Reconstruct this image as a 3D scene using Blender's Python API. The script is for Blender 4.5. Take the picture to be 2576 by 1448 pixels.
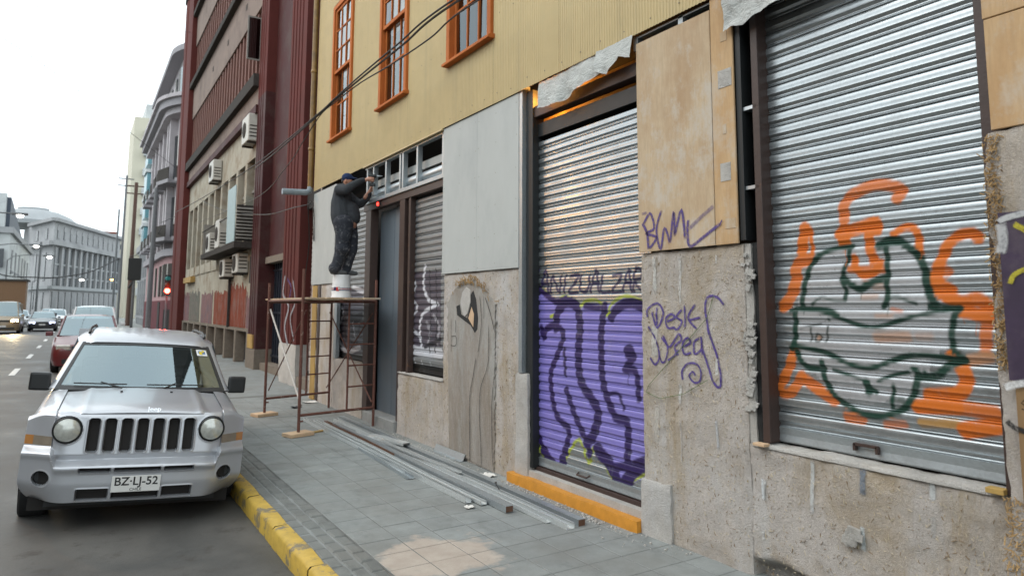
import bpy, bmesh, math, random
import numpy as np
from mathutils import Vector, Matrix, noise as mnoise

random.seed(7)
rng = np.random.default_rng(7)
for _o in list(bpy.data.objects):
    bpy.data.objects.remove(_o)
SC = bpy.context.scene
COL = SC.collection
PI = math.pi
rad = math.radians

# ------------------------------------------------------------------ camera
EYE = 1.89                                     # eye height above the road
# rows: world X (across the street), Y (along it), Z (up), in camera right / down / forward
_s = np.array([198 - 1288., 770 - 593., 1717.]); _s /= np.linalg.norm(_s)
_u = np.array([42., -15993., 1717.]); _u -= _s * _u.dot(_s); _u /= np.linalg.norm(_u)
ROT = np.array([np.cross(_s, _u), _s, _u])
if ROT[0, 0] < 0:
    ROT[0] = -ROT[0]
cam_d = bpy.data.cameras.new('camera')
cam = bpy.data.objects.new('camera', cam_d)
COL.objects.link(cam)
_m = Matrix(((ROT[0, 0], -ROT[0, 1], -ROT[0, 2], 0), (ROT[1, 0], -ROT[1, 1], -ROT[1, 2], 0),
             (ROT[2, 0], -ROT[2, 1], -ROT[2, 2], EYE), (0, 0, 0, 1)))
cam.matrix_world = _m
cam_d.sensor_width = 36
cam_d.lens = 24
cam_d.shift_y = -131 / 2576
cam_d.clip_start = 0.05
cam_d.clip_end = 3000
cam_d.dof.use_dof = True
cam_d.dof.focus_distance = 6.0
cam_d.dof.aperture_fstop = 2.4
SC.camera = cam

# ------------------------------------------------------------------ sky, sun, exposure
SUN_EL, SUN_AZ = rad(48), rad(-70)             # soft overcast light from across the street
world = bpy.data.worlds.new('World'); SC.world = world
world.use_nodes = True
nt = world.node_tree
for n in list(nt.nodes): nt.nodes.remove(n)
sky = nt.nodes.new('ShaderNodeTexSky'); sky.sky_type = 'NISHITA'; sky.sun_disc = False
sky.sun_elevation = SUN_EL; sky.sun_rotation = SUN_AZ
sky.air_density = 1.5; sky.dust_density = 4.0
cl = nt.nodes.new('ShaderNodeTexNoise'); cl.inputs['Scale'].default_value = 2.2; cl.inputs['Detail'].default_value = 5
tc = nt.nodes.new('ShaderNodeTexCoord'); nt.links.new(tc.outputs['Generated'], cl.inputs['Vector'])
rp = nt.nodes.new('ShaderNodeValToRGB'); nt.links.new(cl.outputs['Fac'], rp.inputs['Fac'])
rp.color_ramp.elements[0].position = 0.3; rp.color_ramp.elements[0].color = (0.74, 0.83, 0.89, 1)
rp.color_ramp.elements[1].position = 0.7; rp.color_ramp.elements[1].color = (0.92, 0.99, 1.0, 1)
vm = nt.nodes.new('ShaderNodeVectorMath'); vm.operation = 'SCALE'; vm.inputs['Scale'].default_value = 12.6
nt.links.new(rp.outputs['Color'], vm.inputs[0])
mx = nt.nodes.new('ShaderNodeMix'); mx.data_type = 'RGBA'; mx.inputs['Factor'].default_value = 0.9   # thick even cloud over the clear sky
nt.links.new(sky.outputs['Color'], mx.inputs['A']); nt.links.new(vm.outputs['Vector'], mx.inputs['B'])
bg = nt.nodes.new('ShaderNodeBackground'); bg.inputs['Strength'].default_value = 0.115
nt.links.new(mx.outputs['Result'], bg.inputs['Color'])
wo = nt.nodes.new('ShaderNodeOutputWorld'); nt.links.new(bg.outputs[0], wo.inputs['Surface'])

sun_d = bpy.data.lights.new('sun', 'SUN'); sun_d.energy = 0.6; sun_d.angle = rad(30); sun_d.color = (1, 0.985, 0.96)
sun = bpy.data.objects.new('sun', sun_d); COL.objects.link(sun)
_dir = Vector((math.sin(SUN_AZ) * math.cos(SUN_EL), math.cos(SUN_AZ) * math.cos(SUN_EL), math.sin(SUN_EL)))
sun.rotation_euler = _dir.to_track_quat('Z', 'Y').to_euler()
sun.location = (-20, 10, 40)

SC.render.engine = 'CYCLES'
SC.view_settings.view_transform = 'Standard'
SC.view_settings.look = 'None'
SC.view_settings.exposure = 0.64
SC.view_settings.gamma = 1.0
SC.cycles.use_denoising = True
SC.cycles.max_bounces = 6
SC.cycles.diffuse_bounces = 3
SC.cycles.glossy_bounces = 4
SC.cycles.transparent_max_bounces = 12
SC.cycles.sample_clamp_indirect = 6
SC.cycles.caustics_reflective = False
SC.cycles.caustics_refractive = False

# ------------------------------------------------------------------ survey: a sighted direction met with a plane of the place
def _ray(x, y):
    return ROT @ np.array([x - 1288., y - 593., 1717.])
def atx(x, y, X):
    d = _ray(x, y); t = X / d[0]
    return (X, d[1] * t, EYE + d[2] * t)
def aty(x, y, Y):
    d = _ray(x, y); t = Y / d[1]
    return (d[0] * t, Y, EYE + d[2] * t)
def atz(x, y, z):
    d = _ray(x, y); t = (z - EYE) / d[2]
    return (d[0] * t, d[1] * t, z)
def yz(x, y, X=3.85):
    p = atx(x, y, X); return (p[1], p[2])

# ------------------------------------------------------------------ materials
class Mt:
    def __init__(s, name):
        s.m = bpy.data.materials.new(name); s.m.use_nodes = True
        s.t = s.m.node_tree; s.t.nodes.clear()
        s.o = s.t.nodes.new('ShaderNodeOutputMaterial')
    def new(s, ty, **kw):
        n = s.t.nodes.new(ty)
        for k, v in kw.items():
            if k in n.inputs: s.set(n, k, v)
            else: setattr(n, k, v)
        return n
    def set(s, n, k, v):
        if isinstance(v, bpy.types.NodeSocket): s.t.links.new(v, n.inputs[k])
        else:
            if isinstance(v, (tuple, list)) and len(v) == 3 and n.inputs[k].type == 'RGBA': v = (*v, 1)
            n.inputs[k].default_value = v
    def pos(s, scale=(1, 1, 1), loc=(0, 0, 0)):
        g = s.new('ShaderNodeNewGeometry')
        m = s.new('ShaderNodeMapping', Vector=g.outputs['Position'], Scale=scale, Location=loc)
        return m.outputs[0]
    def obj(s, scale=(1, 1, 1)):
        g = s.new('ShaderNodeTexCoord')
        m = s.new('ShaderNodeMapping', Vector=g.outputs['Object'], Scale=scale)
        return m.outputs[0]
    def noise(s, scale, detail=5, rough=0.6, vec=None, dist=0.0):
        n = s.new('ShaderNodeTexNoise', Scale=scale, Detail=detail, Roughness=rough, Distortion=dist)
        s.t.links.new(vec if vec is not None else s.pos(), n.inputs['Vector'])
        return n.outputs['Fac']
    def voro(s, scale, vec=None, feature='F1', out='Color'):
        n = s.new('ShaderNodeTexVoronoi', Scale=scale); n.feature = feature
        s.t.links.new(vec if vec is not None else s.pos(), n.inputs['Vector'])
        return n.outputs[out]
    def ramp(s, fac, *stops):
        n = s.new('ShaderNodeValToRGB', Fac=fac); r = n.color_ramp
        while len(r.elements) < len(stops): r.elements.new(0.5)
        for e, (p, c) in zip(r.elements, stops):
            e.position = p; e.color = (c, c, c, 1) if isinstance(c, (int, float)) else (*c, 1)
        return n.outputs['Color']
    def mix(s, fac, a, b, mode='MIX'):
        n = s.new('ShaderNodeMix'); n.data_type = 'RGBA'; n.blend_type = mode
        for k, v in (('Factor', fac), ('A', a), ('B', b)):
            i = [q for q in n.inputs if q.name == k and (q.type == 'RGBA' if k != 'Factor' else q.type == 'VALUE')][0]
            if isinstance(v, bpy.types.NodeSocket): s.t.links.new(v, i)
            else: i.default_value = (*v, 1) if isinstance(v, (tuple, list)) else v
        return [q for q in n.outputs if q.type == 'RGBA'][0]
    def math(s, op, a, b=0.0):
        n = s.new('ShaderNodeMath'); n.operation = op
        for i, v in enumerate((a, b)):
            if isinstance(v, bpy.types.NodeSocket): s.t.links.new(v, n.inputs[i])
            else: n.inputs[i].default_value = v
        return n.outputs[0]
    def bump(s, h, strength=0.3, dist=0.01, normal=None):
        n = s.new('ShaderNodeBump', Strength=strength, Distance=dist, Height=h)
        if normal is not None: s.t.links.new(normal, n.inputs['Normal'])
        return n.outputs[0]
    def bsdf(s, color, rough=0.7, metal=0.0, normal=None, spec=0.5, **kw):
        b = s.new('ShaderNodeBsdfPrincipled')
        s.set(b, 'Base Color', color); s.set(b, 'Roughness', rough); s.set(b, 'Metallic', metal)
        s.set(b, 'Specular IOR Level', spec)
        for k, v in kw.items(): s.set(b, k.replace('_', ' '), v)
        if normal is not None: s.t.links.new(normal, b.inputs['Normal'])
        return b.outputs[0]
    def out(s, sh):
        s.t.links.new(sh, s.o.inputs['Surface']); return s.m

def plain(name, c, rough=0.6, metal=0.0, var=0.18, scale=9.0, bump=0.0, bscale=60.0, dirt=None, dscale=2.0, spec=0.5, stretch=(1, 1, 1), coat=0.0):
    """a surface of one colour with its own unevenness: tone noise, optional dirt blotches, fine relief"""
    m = Mt(name)
    v = m.pos(stretch)
    n = m.noise(scale, 6, 0.65, v)
    a = tuple(x * (1 - var) for x in c); b = tuple(min(1, x * (1 + var)) for x in c)
    col = m.ramp(n, (0.25, a), (0.75, b))
    if dirt:
        d = m.noise(dscale, 7, 0.7, v)
        col = m.mix(m.ramp(d, (0.48, 0), (0.68, 1)), col, dirt)
    nrm = m.bump(m.noise(bscale, 4, 0.6, v), bump, 0.01) if bump else None
    kw = {'Coat_Weight': coat} if coat else {}
    r = m.ramp(n, (0.2, max(0, rough - 0.08)), (0.8, min(1, rough + 0.08)))
    return m.out(m.bsdf(col, r, metal, nrm, spec, **kw))

def emit(name, c, st):
    m = Mt(name); e = m.new('ShaderNodeEmission', Color=c, Strength=st)
    return m.out(e.outputs[0])

def glass(name, tint=(0.5, 0.55, 0.55), refl=1.0, rough=0.02, base=0.06, k=1.5, rt=(0.9, 0.97, 1.0)):
    """thin pane: see-through tint with a mirror-like sheen that grows at glancing angles"""
    m = Mt(name)
    t = m.new('ShaderNodeBsdfTransparent', Color=tint)
    g = m.new('ShaderNodeBsdfGlossy', Color=tuple(refl * q for q in rt) + (1,), Roughness=rough)
    ge = m.new('ShaderNodeNewGeometry'); dt = m.new('ShaderNodeVectorMath'); dt.operation = 'DOT_PRODUCT'
    m.t.links.new(ge.outputs['Normal'], dt.inputs[0]); m.t.links.new(ge.outputs['Incoming'], dt.inputs[1])
    fr = m.math('ADD', m.math('MULTIPLY', m.math('POWER', m.math('SUBTRACT', 1.0, m.math('ABSOLUTE', dt.outputs['Value'])), 5.0), 0.96), 0.04)   # same from either side
    fac = m.math('MINIMUM', m.math('ADD', m.math('MULTIPLY', fr, k), base), 1.0)
    x = m.new('ShaderNodeMixShader', Fac=fac)
    m.t.links.new(t.outputs[0], x.inputs[1]); m.t.links.new(g.outputs[0], x.inputs[2])
    return m.out(x.outputs[0])

M = {}
def road_mat():
    m = Mt('asphalt'); p = m.pos()
    fine = m.noise(60, 5, 0.8, p); big = m.noise(0.7, 6, 0.65, p, 0.6); mid = m.noise(3.5, 6, 0.7, p)
    col = m.mix(m.ramp(big, (0.38, 0), (0.62, 1)), (0.060, 0.060, 0.057), (0.108, 0.103, 0.095))
    col = m.mix(m.ramp(mid, (0.56, 0), (0.66, 0.75)), col, (0.048, 0.042, 0.036))
    col = m.mix(0.35, col, m.ramp(fine, (0.3, 0.35), (0.7, 1.0)), 'MULTIPLY')
    return m.out(m.bsdf(col, m.ramp(big, (0.3, 0.48), (0.7, 0.75)), 0, m.bump(fine, 0.5, 0.006)))
M['road'] = road_mat()

def paving_mat(name, c, patch=None):
    m = Mt(name); p = m.pos()
    oi = m.new('ShaderNodeObjectInfo').outputs['Random']
    n = m.noise(5, 6, 0.7, p); big = m.noise(1.1, 5, 0.6, p); fine = m.noise(160, 3, 0.6, p)
    a = tuple(x * 0.78 for x in c); b = tuple(x * 1.16 for x in c)
    col = m.ramp(n, (0.3, a), (0.7, b))
    col = m.mix(m.ramp(oi, (0, 0), (1, 0.35)), col, tuple(x * 0.72 for x in c))
    col = m.mix(m.ramp(big, (0.46, 0), (0.66, 0.45)), col, (0.165, 0.155, 0.135))
    col = m.mix(m.ramp(m.noise(2.7, 8, 0.8, m.pos((1, 0.6, 1), (7, 1, 0))), (0.54, 0), (0.66, 0.6)), col, tuple(x * 0.55 for x in c))
    col = m.mix(m.ramp(m.noise(14, 6, 0.8, p), (0.66, 0), (0.72, 0.6)), col, (0.36, 0.35, 0.33))
    if patch:                                   # where the grey film has been scraped off the stone
        (px, py), r = patch
        q = m.pos((1, 1, 0), (-px, -py, 0))
        ln = m.new('ShaderNodeVectorMath'); ln.operation = 'LENGTH'; m.t.links.new(q, ln.inputs[0])
        edge = m.math('ADD', ln.outputs['Value'], m.math('MULTIPLY', m.math('SUBTRACT', m.noise(4, 5, 0.6, p), 0.5), 0.9))
        col = m.mix(m.ramp(edge, (r - 0.08, 1), (r + 0.05, 0)), col, m.ramp(n, (0.3, (0.36, 0.30, 0.25)), (0.7, (0.46, 0.40, 0.34))))
    col = m.mix(0.3, col, m.ramp(fine, (0.25, 0.5), (0.75, 1.0)), 'MULTIPLY')
    return m.out(m.bsdf(col, 0.72, 0, m.bump(fine, 0.3, 0.004)))
_px = atz(1100, 1400, 0.15)
M['slab'] = paving_mat('paving_slab', (0.255, 0.27, 0.262), ((_px[0], _px[1]), 0.42))
M['cobble'] = paving_mat('cobble', (0.18, 0.188, 0.178))
M['ground'] = plain('bedding_mortar', (0.135, 0.138, 0.13), 0.9, bump=0.3)

def paint_worn(name, c, under, amt=0.6, rough=0.55, scale=3.0):
    m = Mt(name); p = m.pos()
    w = m.noise(scale, 8, 0.75, p); n = m.noise(12, 5, 0.6, p)
    col = m.ramp(n, (0.3, tuple(x * 0.82 for x in c)), (0.7, tuple(min(1, x * 1.08) for x in c)))
    col = m.mix(m.ramp(w, (amt, 0), (amt + 0.06, 1)), col, under)
    return m.out(m.bsdf(col, rough, 0, m.bump(m.noise(45, 4, 0.6, p), 0.25, 0.006)))
M['kerb'] = paint_worn('kerb_paint', (0.47, 0.31, 0.05), (0.17, 0.14, 0.085), 0.53, 0.6, 5.0)
M['step'] = paint_worn('step_paint', (0.55, 0.235, 0.025), (0.42, 0.32, 0.22), 0.68)
M['marking'] = paint_worn('road_paint', (0.62, 0.62, 0.6), (0.1, 0.1, 0.1), 0.58)
M['kerb_bare'] = plain('kerb_concrete', (0.24, 0.24, 0.22), 0.85, bump=0.3)

def plaster_mat(name, c, stain=(0.30, 0.20, 0.09), grey=(0.42, 0.42, 0.40), samt=0.62, streak=1.0):
    m = Mt(name); p = m.pos((1, 1, streak))
    n = m.noise(2.6, 8, 0.7, p); f2 = m.noise(70, 4, 0.75, p, 0.8)
    fa = m.noise(26, 5, 0.7, m.pos((1, 2.6, 0.7 * streak)), 2.2); fb = m.noise(24, 5, 0.7, m.pos((1, 0.7, 2.4 * streak), (5, 3, 2)), 2.4)
    st = m.noise(1.7, 8, 0.75, m.pos((1, 1, 0.45 * streak), (4, 2, 1)), 0.8); sp = m.noise(9, 6, 0.75, p)
    col = m.ramp(n, (0.3, tuple(x * 0.78 for x in c)), (0.7, tuple(min(1, x * 1.12) for x in c)))
    col = m.mix(m.ramp(st, (samt - 0.12, 0), (samt + 0.1, 0.8)), col, stain)
    col = m.mix(m.ramp(m.noise(1.3, 6, 0.7, m.pos((1, 1, 0.3), (9, 5, 2))), (0.52, 0), (0.66, 0.75)), col, grey)
    col = m.mix(m.ramp(fa, (0.58, 0), (0.68, 0.55)), col, tuple(x * 0.65 for x in c))
    col = m.mix(m.ramp(fb, (0.60, 0), (0.70, 0.5)), col, (0.34, 0.25, 0.15))
    col = m.mix(m.ramp(fb, (0.30, 0.65), (0.38, 0)), col, (0.56, 0.49, 0.39))
    col = m.mix(m.ramp(sp, (0.62, 0), (0.72, 0.5)), col, tuple(x * 0.62 for x in c))
    col = m.mix(0.3, col, m.ramp(f2, (0.3, 0.5), (0.6, 1.0)), 'MULTIPLY')
    h = m.math('ADD', m.math('ADD', m.math('MULTIPLY', fa, 0.5), m.math('MULTIPLY', fb, 0.5)), m.math('MULTIPLY', f2, 0.5))
    return m.out(m.bsdf(col, 0.92, 0, m.bump(h, 1.0, 0.02), 0.25))
M['plaster'] = plaster_mat('straw_plaster', (0.60, 0.545, 0.50), (0.42, 0.32, 0.20), (0.62, 0.61, 0.60), 0.57)
M['plaster_grey'] = plaster_mat('cement_render', (0.58, 0.55, 0.51), (0.42, 0.33, 0.22), (0.60, 0.59, 0.58), samt=0.72)
M['plaster_dark'] = plaster_mat('weathered_render', (0.40, 0.36, 0.32), (0.24, 0.18, 0.12), (0.46, 0.46, 0.44), 0.58, 0.3)

def board_mat(name, c, stain, white=0.0, grain=True, samt=0.55):
    m = Mt(name)
    g = m.noise(9, 6, 0.65, m.pos((6, 6, 0.6)), 0.6); st = m.noise(1.6, 7, 0.7, m.pos((1, 1, 0.6)))
    fn = m.noise(60, 4, 0.6, m.pos((1, 1, 0.2)))
    col = m.ramp(g, (0.3, tuple(x * 0.88 for x in c)), (0.7, tuple(min(1, x * 1.1) for x in c)))
    col = m.mix(m.ramp(st, (samt - 0.1, 0), (samt + 0.12, 0.8)), col, stain)
    if white: col = m.mix(m.ramp(m.noise(2.4, 7, 0.75, m.pos((1, 1, 0.7), (3, 3, 8))), (0.50, 0), (0.62, white)), col, (0.50, 0.45, 0.385))
    return m.out(m.bsdf(col, 0.75, 0, m.bump(fn, 0.18, 0.004), 0.3))
M['plywood'] = board_mat('weathered_plywood', (0.49, 0.375, 0.25), (0.37, 0.24, 0.135), 0.8)
M['plywood2'] = board_mat('orange_plywood', (0.51, 0.345, 0.19), (0.41, 0.24, 0.11), 0.5)
M['osb'] = board_mat('yellow_plank', (0.42, 0.27, 0.085), (0.22, 0.13, 0.05))
M['wood_new'] = board_mat('fresh_pine', (0.60, 0.42, 0.27), (0.46, 0.30, 0.18))
M['white_board'] = plain('fibre_cement', (0.44, 0.455, 0.44), 0.65, var=0.05, scale=4, bump=0.08, bscale=120, spec=0.3, dirt=(0.39, 0.405, 0.395), dscale=1.4, stretch=(1, 1, 0.5))
def siding_mat():
    m = Mt('cream_yellow_paint'); c = (0.51, 0.395, 0.20)
    oi = m.new('ShaderNodeObjectInfo').outputs['Random']
    n = m.noise(2.5, 6, 0.65); st = m.noise(3.0, 6, 0.7, m.pos((1, 3.0, 0.12))); sp = m.noise(26, 5, 0.75)
    col = m.ramp(n, (0.3, tuple(x * 0.93 for x in c)), (0.7, tuple(x * 1.05 for x in c)))
    col = m.mix(m.ramp(oi, (0, 0), (1, 0.05)), col, tuple(x * 0.72 for x in c))
    col = m.mix(m.ramp(st, (0.52, 0), (0.70, 0.4)), col, (0.36, 0.29, 0.16))
    col = m.mix(m.ramp(sp, (0.68, 0), (0.74, 0.5)), col, (0.27, 0.19, 0.09))
    return m.out(m.bsdf(col, 0.47, 0, m.bump(m.noise(1.6, 3, 0.5), 0.25, 0.03), 0.4))
M['siding'] = siding_mat()
M['screw'] = plain('screw_head', (0.22, 0.19, 0.13), 0.5, 0.4)
M['orange_wood'] = board_mat('varnished_orange_wood', (0.44, 0.125, 0.024), (0.30, 0.075, 0.014))
M['pane'] = glass('window_glass', (0.55, 0.53, 0.5), 0.95, 0.01, 0.04, 1.3)
M['curtain'] = plain('net_curtain', (0.75, 0.75, 0.74), 0.9, var=0.08)
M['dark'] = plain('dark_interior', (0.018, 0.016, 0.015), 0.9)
M['black'] = plain('black_steel', (0.012, 0.014, 0.015), 0.5, 0.0)
M['rust_frame'] = paint_worn('brown_steel_paint', (0.052, 0.030, 0.024), (0.16, 0.075, 0.035), 0.63, 0.5, 5)
M['scaffold'] = paint_worn('scaffold_rust', (0.135, 0.052, 0.036), (0.45, 0.36, 0.31), 0.60, 0.7, 14)
M['char_and_shade'] = plain('charred_edge_and_shade', (0.02, 0.02, 0.02), 0.9, bump=0.6)  # char on the jamb, also the painted shade of the hole

def galv(name, c=(0.56, 0.60, 0.62), rough=0.33, metal=0.85, paint=False):
    m = Mt(name); p = m.pos()
    v = m.new('ShaderNodeSeparateColor', Color=m.voro(75, m.pos((1, 0.8, 1.2)))).outputs[0]
    n = m.noise(3.0, 6, 0.7, p); s2 = m.noise(22, 4, 0.6, m.pos((1, 0.3, 2)))
    col = m.ramp(v, (0.0, tuple(x * 0.93 for x in c)), (1.0, tuple(min(1, x * 1.06) for x in c)))
    col = m.mix(m.ramp(n, (0.5, 0), (0.75, 0.35)), col, tuple(x * 0.75 for x in c))
    r = m.math('ADD', m.ramp(v, (0, rough - 0.012), (1, rough + 0.012)), m.ramp(n, (0.45, 0), (0.7, 0.15)))
    b = m.bsdf(col, r, metal, None)
    if not paint: return m.out(b)
    at = m.new('ShaderNodeAttribute'); at.attribute_name = 'paint'
    pc = m.mix(0.5, at.outputs['Color'], m.ramp(n, (0.2, 0.65), (0.8, 1.0)), 'MULTIPLY')
    b2 = m.bsdf(pc, 0.5, 0.0, None, 0.4)
    cover = m.ramp(m.noise(7, 8, 0.8, m.pos((1, 1, 0.6))), (0.26, 0.72), (0.46, 1.0))
    fa = m.math('MULTIPLY', at.outputs['Alpha'], cover)
    x = m.new('ShaderNodeMixShader', Fac=fa)
    m.t.links.new(b, x.inputs[1]); m.t.links.new(b2, x.inputs[2])
    return m.out(x.outputs[0])
M['galv'] = galv('galvanised_steel')
M['galv_stud'] = galv('galvanised_stud', (0.42, 0.46, 0.48), 0.4, 0.75)
M['shutter'] = galv('galvanised_shutter', (0.36, 0.39, 0.405), 0.285, 0.82, True)
M['shutter_old'] = galv('dull_shutter', (0.25, 0.26, 0.265), 0.40, 0.6, True)
M['shutter_redlit'] = galv('red_lit_shutter', (0.42, 0.31, 0.28), 0.28, 0.55, True)  # reddish light on the slats is mixed into their colour

def spray_mat():
    m = Mt('spray_paint')
    at = m.new('ShaderNodeAttribute'); at.attribute_name = 'paint'
    a = m.math('MULTIPLY', at.outputs['Alpha'], m.ramp(m.noise(38, 5, 0.7), (0.3, 0.35), (0.55, 1)))
    b = m.bsdf(at.outputs['Color'], 0.7, 0)
    t = m.new('ShaderNodeBsdfTransparent')
    x = m.new('ShaderNodeMixShader', Fac=a)
    m.t.links.new(t.outputs[0], x.inputs[1]); m.t.links.new(b, x.inputs[2])
    return m.out(x.outputs[0])
M['spray'] = spray_mat()

def cloth_mat(name, c, rough=0.85, var=0.12):
    m = Mt(name)
    n = m.noise(7, 7, 0.7); f = m.noise(220, 2, 0.5)
    col = m.ramp(n, (0.3, tuple(x * (1 - var) for x in c)), (0.7, tuple(min(1, x * (1 + var)) for x in c)))
    return m.out(m.bsdf(col, rough, 0, m.bump(m.math('ADD', f, m.math('MULTIPLY', m.noise(14, 4, 0.6, m.pos((1, 1, 1.8)), 1.2), 4)), 0.6, 0.012), 0.2))
M['tarp'] = cloth_mat('grey_white_sheet', (0.50, 0.51, 0.49))

# ------------------------------------------------------------------ mesh building
class MB:
    def __init__(s): s.v = []; s.f = []; s.mi = []
    def quad(s, a, b, c, d, mi=0):
        k = len(s.v); s.v += [tuple(a), tuple(b), tuple(c), tuple(d)]; s.f.append((k, k + 1, k + 2, k + 3)); s.mi.append(mi); return s
    def box(s, x0, x1, y0, y1, z0, z1, mi=0):
        k = len(s.v)
        s.v += [(x0, y0, z0), (x1, y0, z0), (x1, y1, z0), (x0, y1, z0), (x0, y0, z1), (x1, y0, z1), (x1, y1, z1), (x0, y1, z1)]
        for q in ((0, 3, 2, 1), (4, 5, 6, 7), (0, 1, 5, 4), (1, 2, 6, 5), (2, 3, 7, 6), (3, 0, 4, 7)):
            s.f.append(tuple(k + i for i in q)); s.mi.append(mi)
        return s
    def obox(s, c, ax, ay, az, mi=0):
        """box by centre and three half-axis vectors"""
        c, ax, ay, az = map(Vector, (c, ax, ay, az)); k = len(s.v)
        for sz in (-1, 1):
            for sx, sy in ((-1, -1), (1, -1), (1, 1), (-1, 1)):
                s.v.append(tuple(c + ax * sx + ay * sy + az * sz))
        for q in ((0, 3, 2, 1), (4, 5, 6, 7), (0, 1, 5, 4), (1, 2, 6, 5), (2, 3, 7, 6), (3, 0, 4, 7)):
            s.f.append(tuple(k + i for i in q)); s.mi.append(mi)
        return s
    def bar(s, a, b, w, h, up=(0, 0, 1), mi=0):
        a, b = Vector(a), Vector(b); d = (b - a); L = d.length; d.normalize()
        r = d.cross(Vector(up))
        if r.length < 1e-4: r = d.cross(Vector((1, 0, 0)))
        r.normalize(); u = r.cross(d)
        return s.obox((a + b) / 2, d * L / 2, r * w / 2, u * h / 2, mi)
    def prism(s, poly, axis, a, b, mi=0):
        """poly: list of 2D points; axis 'x' (pts are y,z), 'y' (x,z), 'z' (x,y); extruded a..b"""
        n = len(poly); k = len(s.v)
        def P(p, t):
            return {'x': (t, p[0], p[1]), 'y': (p[0], t, p[1]), 'z': (p[0], p[1], t)}[axis]
        for t in (a, b): s.v += [P(p, t) for p in poly]
        s.f.append(tuple(k + i for i in range(n))[::-1]); s.f.append(tuple(k + n + i for i in range(n))); s.mi += [mi, mi]
        for i in range(n):
            j = (i + 1) % n; s.f.append((k + i, k + j, k + n + j, k + n + i)); s.mi.append(mi)
        return s
    def tube(s, pts, r, n=8, mi=0, cap=True):
        pts = [Vector(p) for p in pts]; rs = r if isinstance(r, (list, tuple)) else [r] * len(pts)
        k = len(s.v); ref = None
        for i, p in enumerate(pts):
            d = (pts[min(i + 1, len(pts) - 1)] - pts[max(i - 1, 0)]).normalized()
            if ref is None:
                ref = d.cross(Vector((0, 0, 1)))
                if ref.length < 1e-3: ref = d.cross(Vector((1, 0, 0)))
            ref = (ref - d * ref.dot(d)).normalized(); w = d.cross(ref)
            for j in range(n):
                t = 2 * PI * j / n; s.v.append(tuple(p + (ref * math.cos(t) + w * math.sin(t)) * rs[i]))
        for i in range(len(pts) - 1):
            for j in range(n):
                a = k + i * n + j; b = k + i * n + (j + 1) % n
                s.f.append((a, b, b + n, a + n)); s.mi.append(mi)
        if cap:
            s.f.append(tuple(k + j for j in range(n))[::-1]); s.f.append(tuple(k + (len(pts) - 1) * n + j for j in range(n))); s.mi += [mi, mi]
        return s
    def lathe(s, prof, c, n=20, mi=0, ax=(1, 0, 0), ay=(0, 1, 0), az=(0, 0, 1)):
        """prof: (radius, height) pairs turned about az through c"""
        c, ax, ay, az = map(Vector, (c, ax, ay, az)); k = len(s.v)
        for r, h in prof:
            for j in range(n):
                t = 2 * PI * j / n; s.v.append(tuple(c + az * h + (ax * math.cos(t) + ay * math.sin(t)) * r))
        for i in range(len(prof) - 1):
            for j in range(n):
                a = k + i * n + j; b = k + i * n + (j + 1) % n
                s.f.append((a, b, b + n, a + n)); s.mi.append(mi)
        for i in (0, len(prof) - 1):
            if prof[i][0] > 1e-5:
                q = tuple(k + i * n + j for j in range(n)); s.f.append(q[::-1] if i == 0 else q); s.mi.append(mi)
        return s
    def grid(s, P, mi=0, flip=False):
        """P[i][j] points"""
        k = len(s.v); R, C = len(P), len(P[0])
        for row in P: s.v += [tuple(p) for p in row]
        for i in range(R - 1):
            for j in range(C - 1):
                q = (k + i * C + j, k + i * C + j + 1, k + (i + 1) * C + j + 1, k + (i + 1) * C + j)
                s.f.append(q[::-1] if flip else q); s.mi.append(mi)
        return s
    def mesh(s, name):
        me = bpy.data.meshes.new(name); me.from_pydata(s.v, [], s.f); me.polygons.foreach_set('material_index', s.mi); me.update(); return me
    def build(s, name, mats, parent=None, smooth=False, bevel=0.0, fix=False, seg=1, ang=35):
        me = s.mesh(name)
        if bevel or fix or smooth:
            bm = bmesh.new(); bm.from_mesh(me)
            bmesh.ops.remove_doubles(bm, verts=bm.verts, dist=1e-5)
            bmesh.ops.recalc_face_normals(bm, faces=bm.faces)
            if bevel: bmesh.ops.bevel(bm, geom=[e for e in bm.edges if e.is_manifold and e.calc_face_angle(0) > 0.5], offset=bevel, segments=seg, affect='EDGES', profile=0.6)
            bm.to_mesh(me); bm.free()
        if smooth:
            me.shade_smooth()
            me.set_sharp_from_angle(angle=rad(ang))
        return link(name, me, mats, parent)

def link(name, me, mats=None, parent=None):
    o = bpy.data.objects.new(name, me); COL.objects.link(o)
    if mats is not None:
        for m in (mats if isinstance(mats, (list, tuple)) else [mats]): me.materials.append(M[m] if isinstance(m, str) else m)
    if parent is not None:
        o.parent = parent; o.matrix_parent_inverse = WORLD.get(parent.name, Matrix()).inverted()
    return o
WORLD = {}
def tag(o, label=None, cat=None, group=None, kind=None):
    for k, v in (('label', label), ('category', cat), ('group', group), ('kind', kind)):
        if v: o[k] = v
    return o
def thing(name, label, cat, loc=(0, 0, 0), group=None, mw=None):
    """an empty at the thing's base; its parts are built in place and hung under it"""
    o = bpy.data.objects.new(name, None); COL.objects.link(o); o.empty_display_size = 0.2
    m = mw if mw is not None else Matrix.Translation(loc)
    o.matrix_world = m; WORLD[o.name] = m
    return tag(o, label, cat, group)
def part(name, mats, parent, smooth=False, bevel=0.0, fix=False, label=None, **kw):
    """decorator-free helper: returns (MB, finish)"""
    mb = MB()
    def fin():
        o = mb.build(name, mats, parent, smooth, bevel, fix, **kw)
        if label: o['label'] = label
        return o
    return mb, fin
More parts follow.
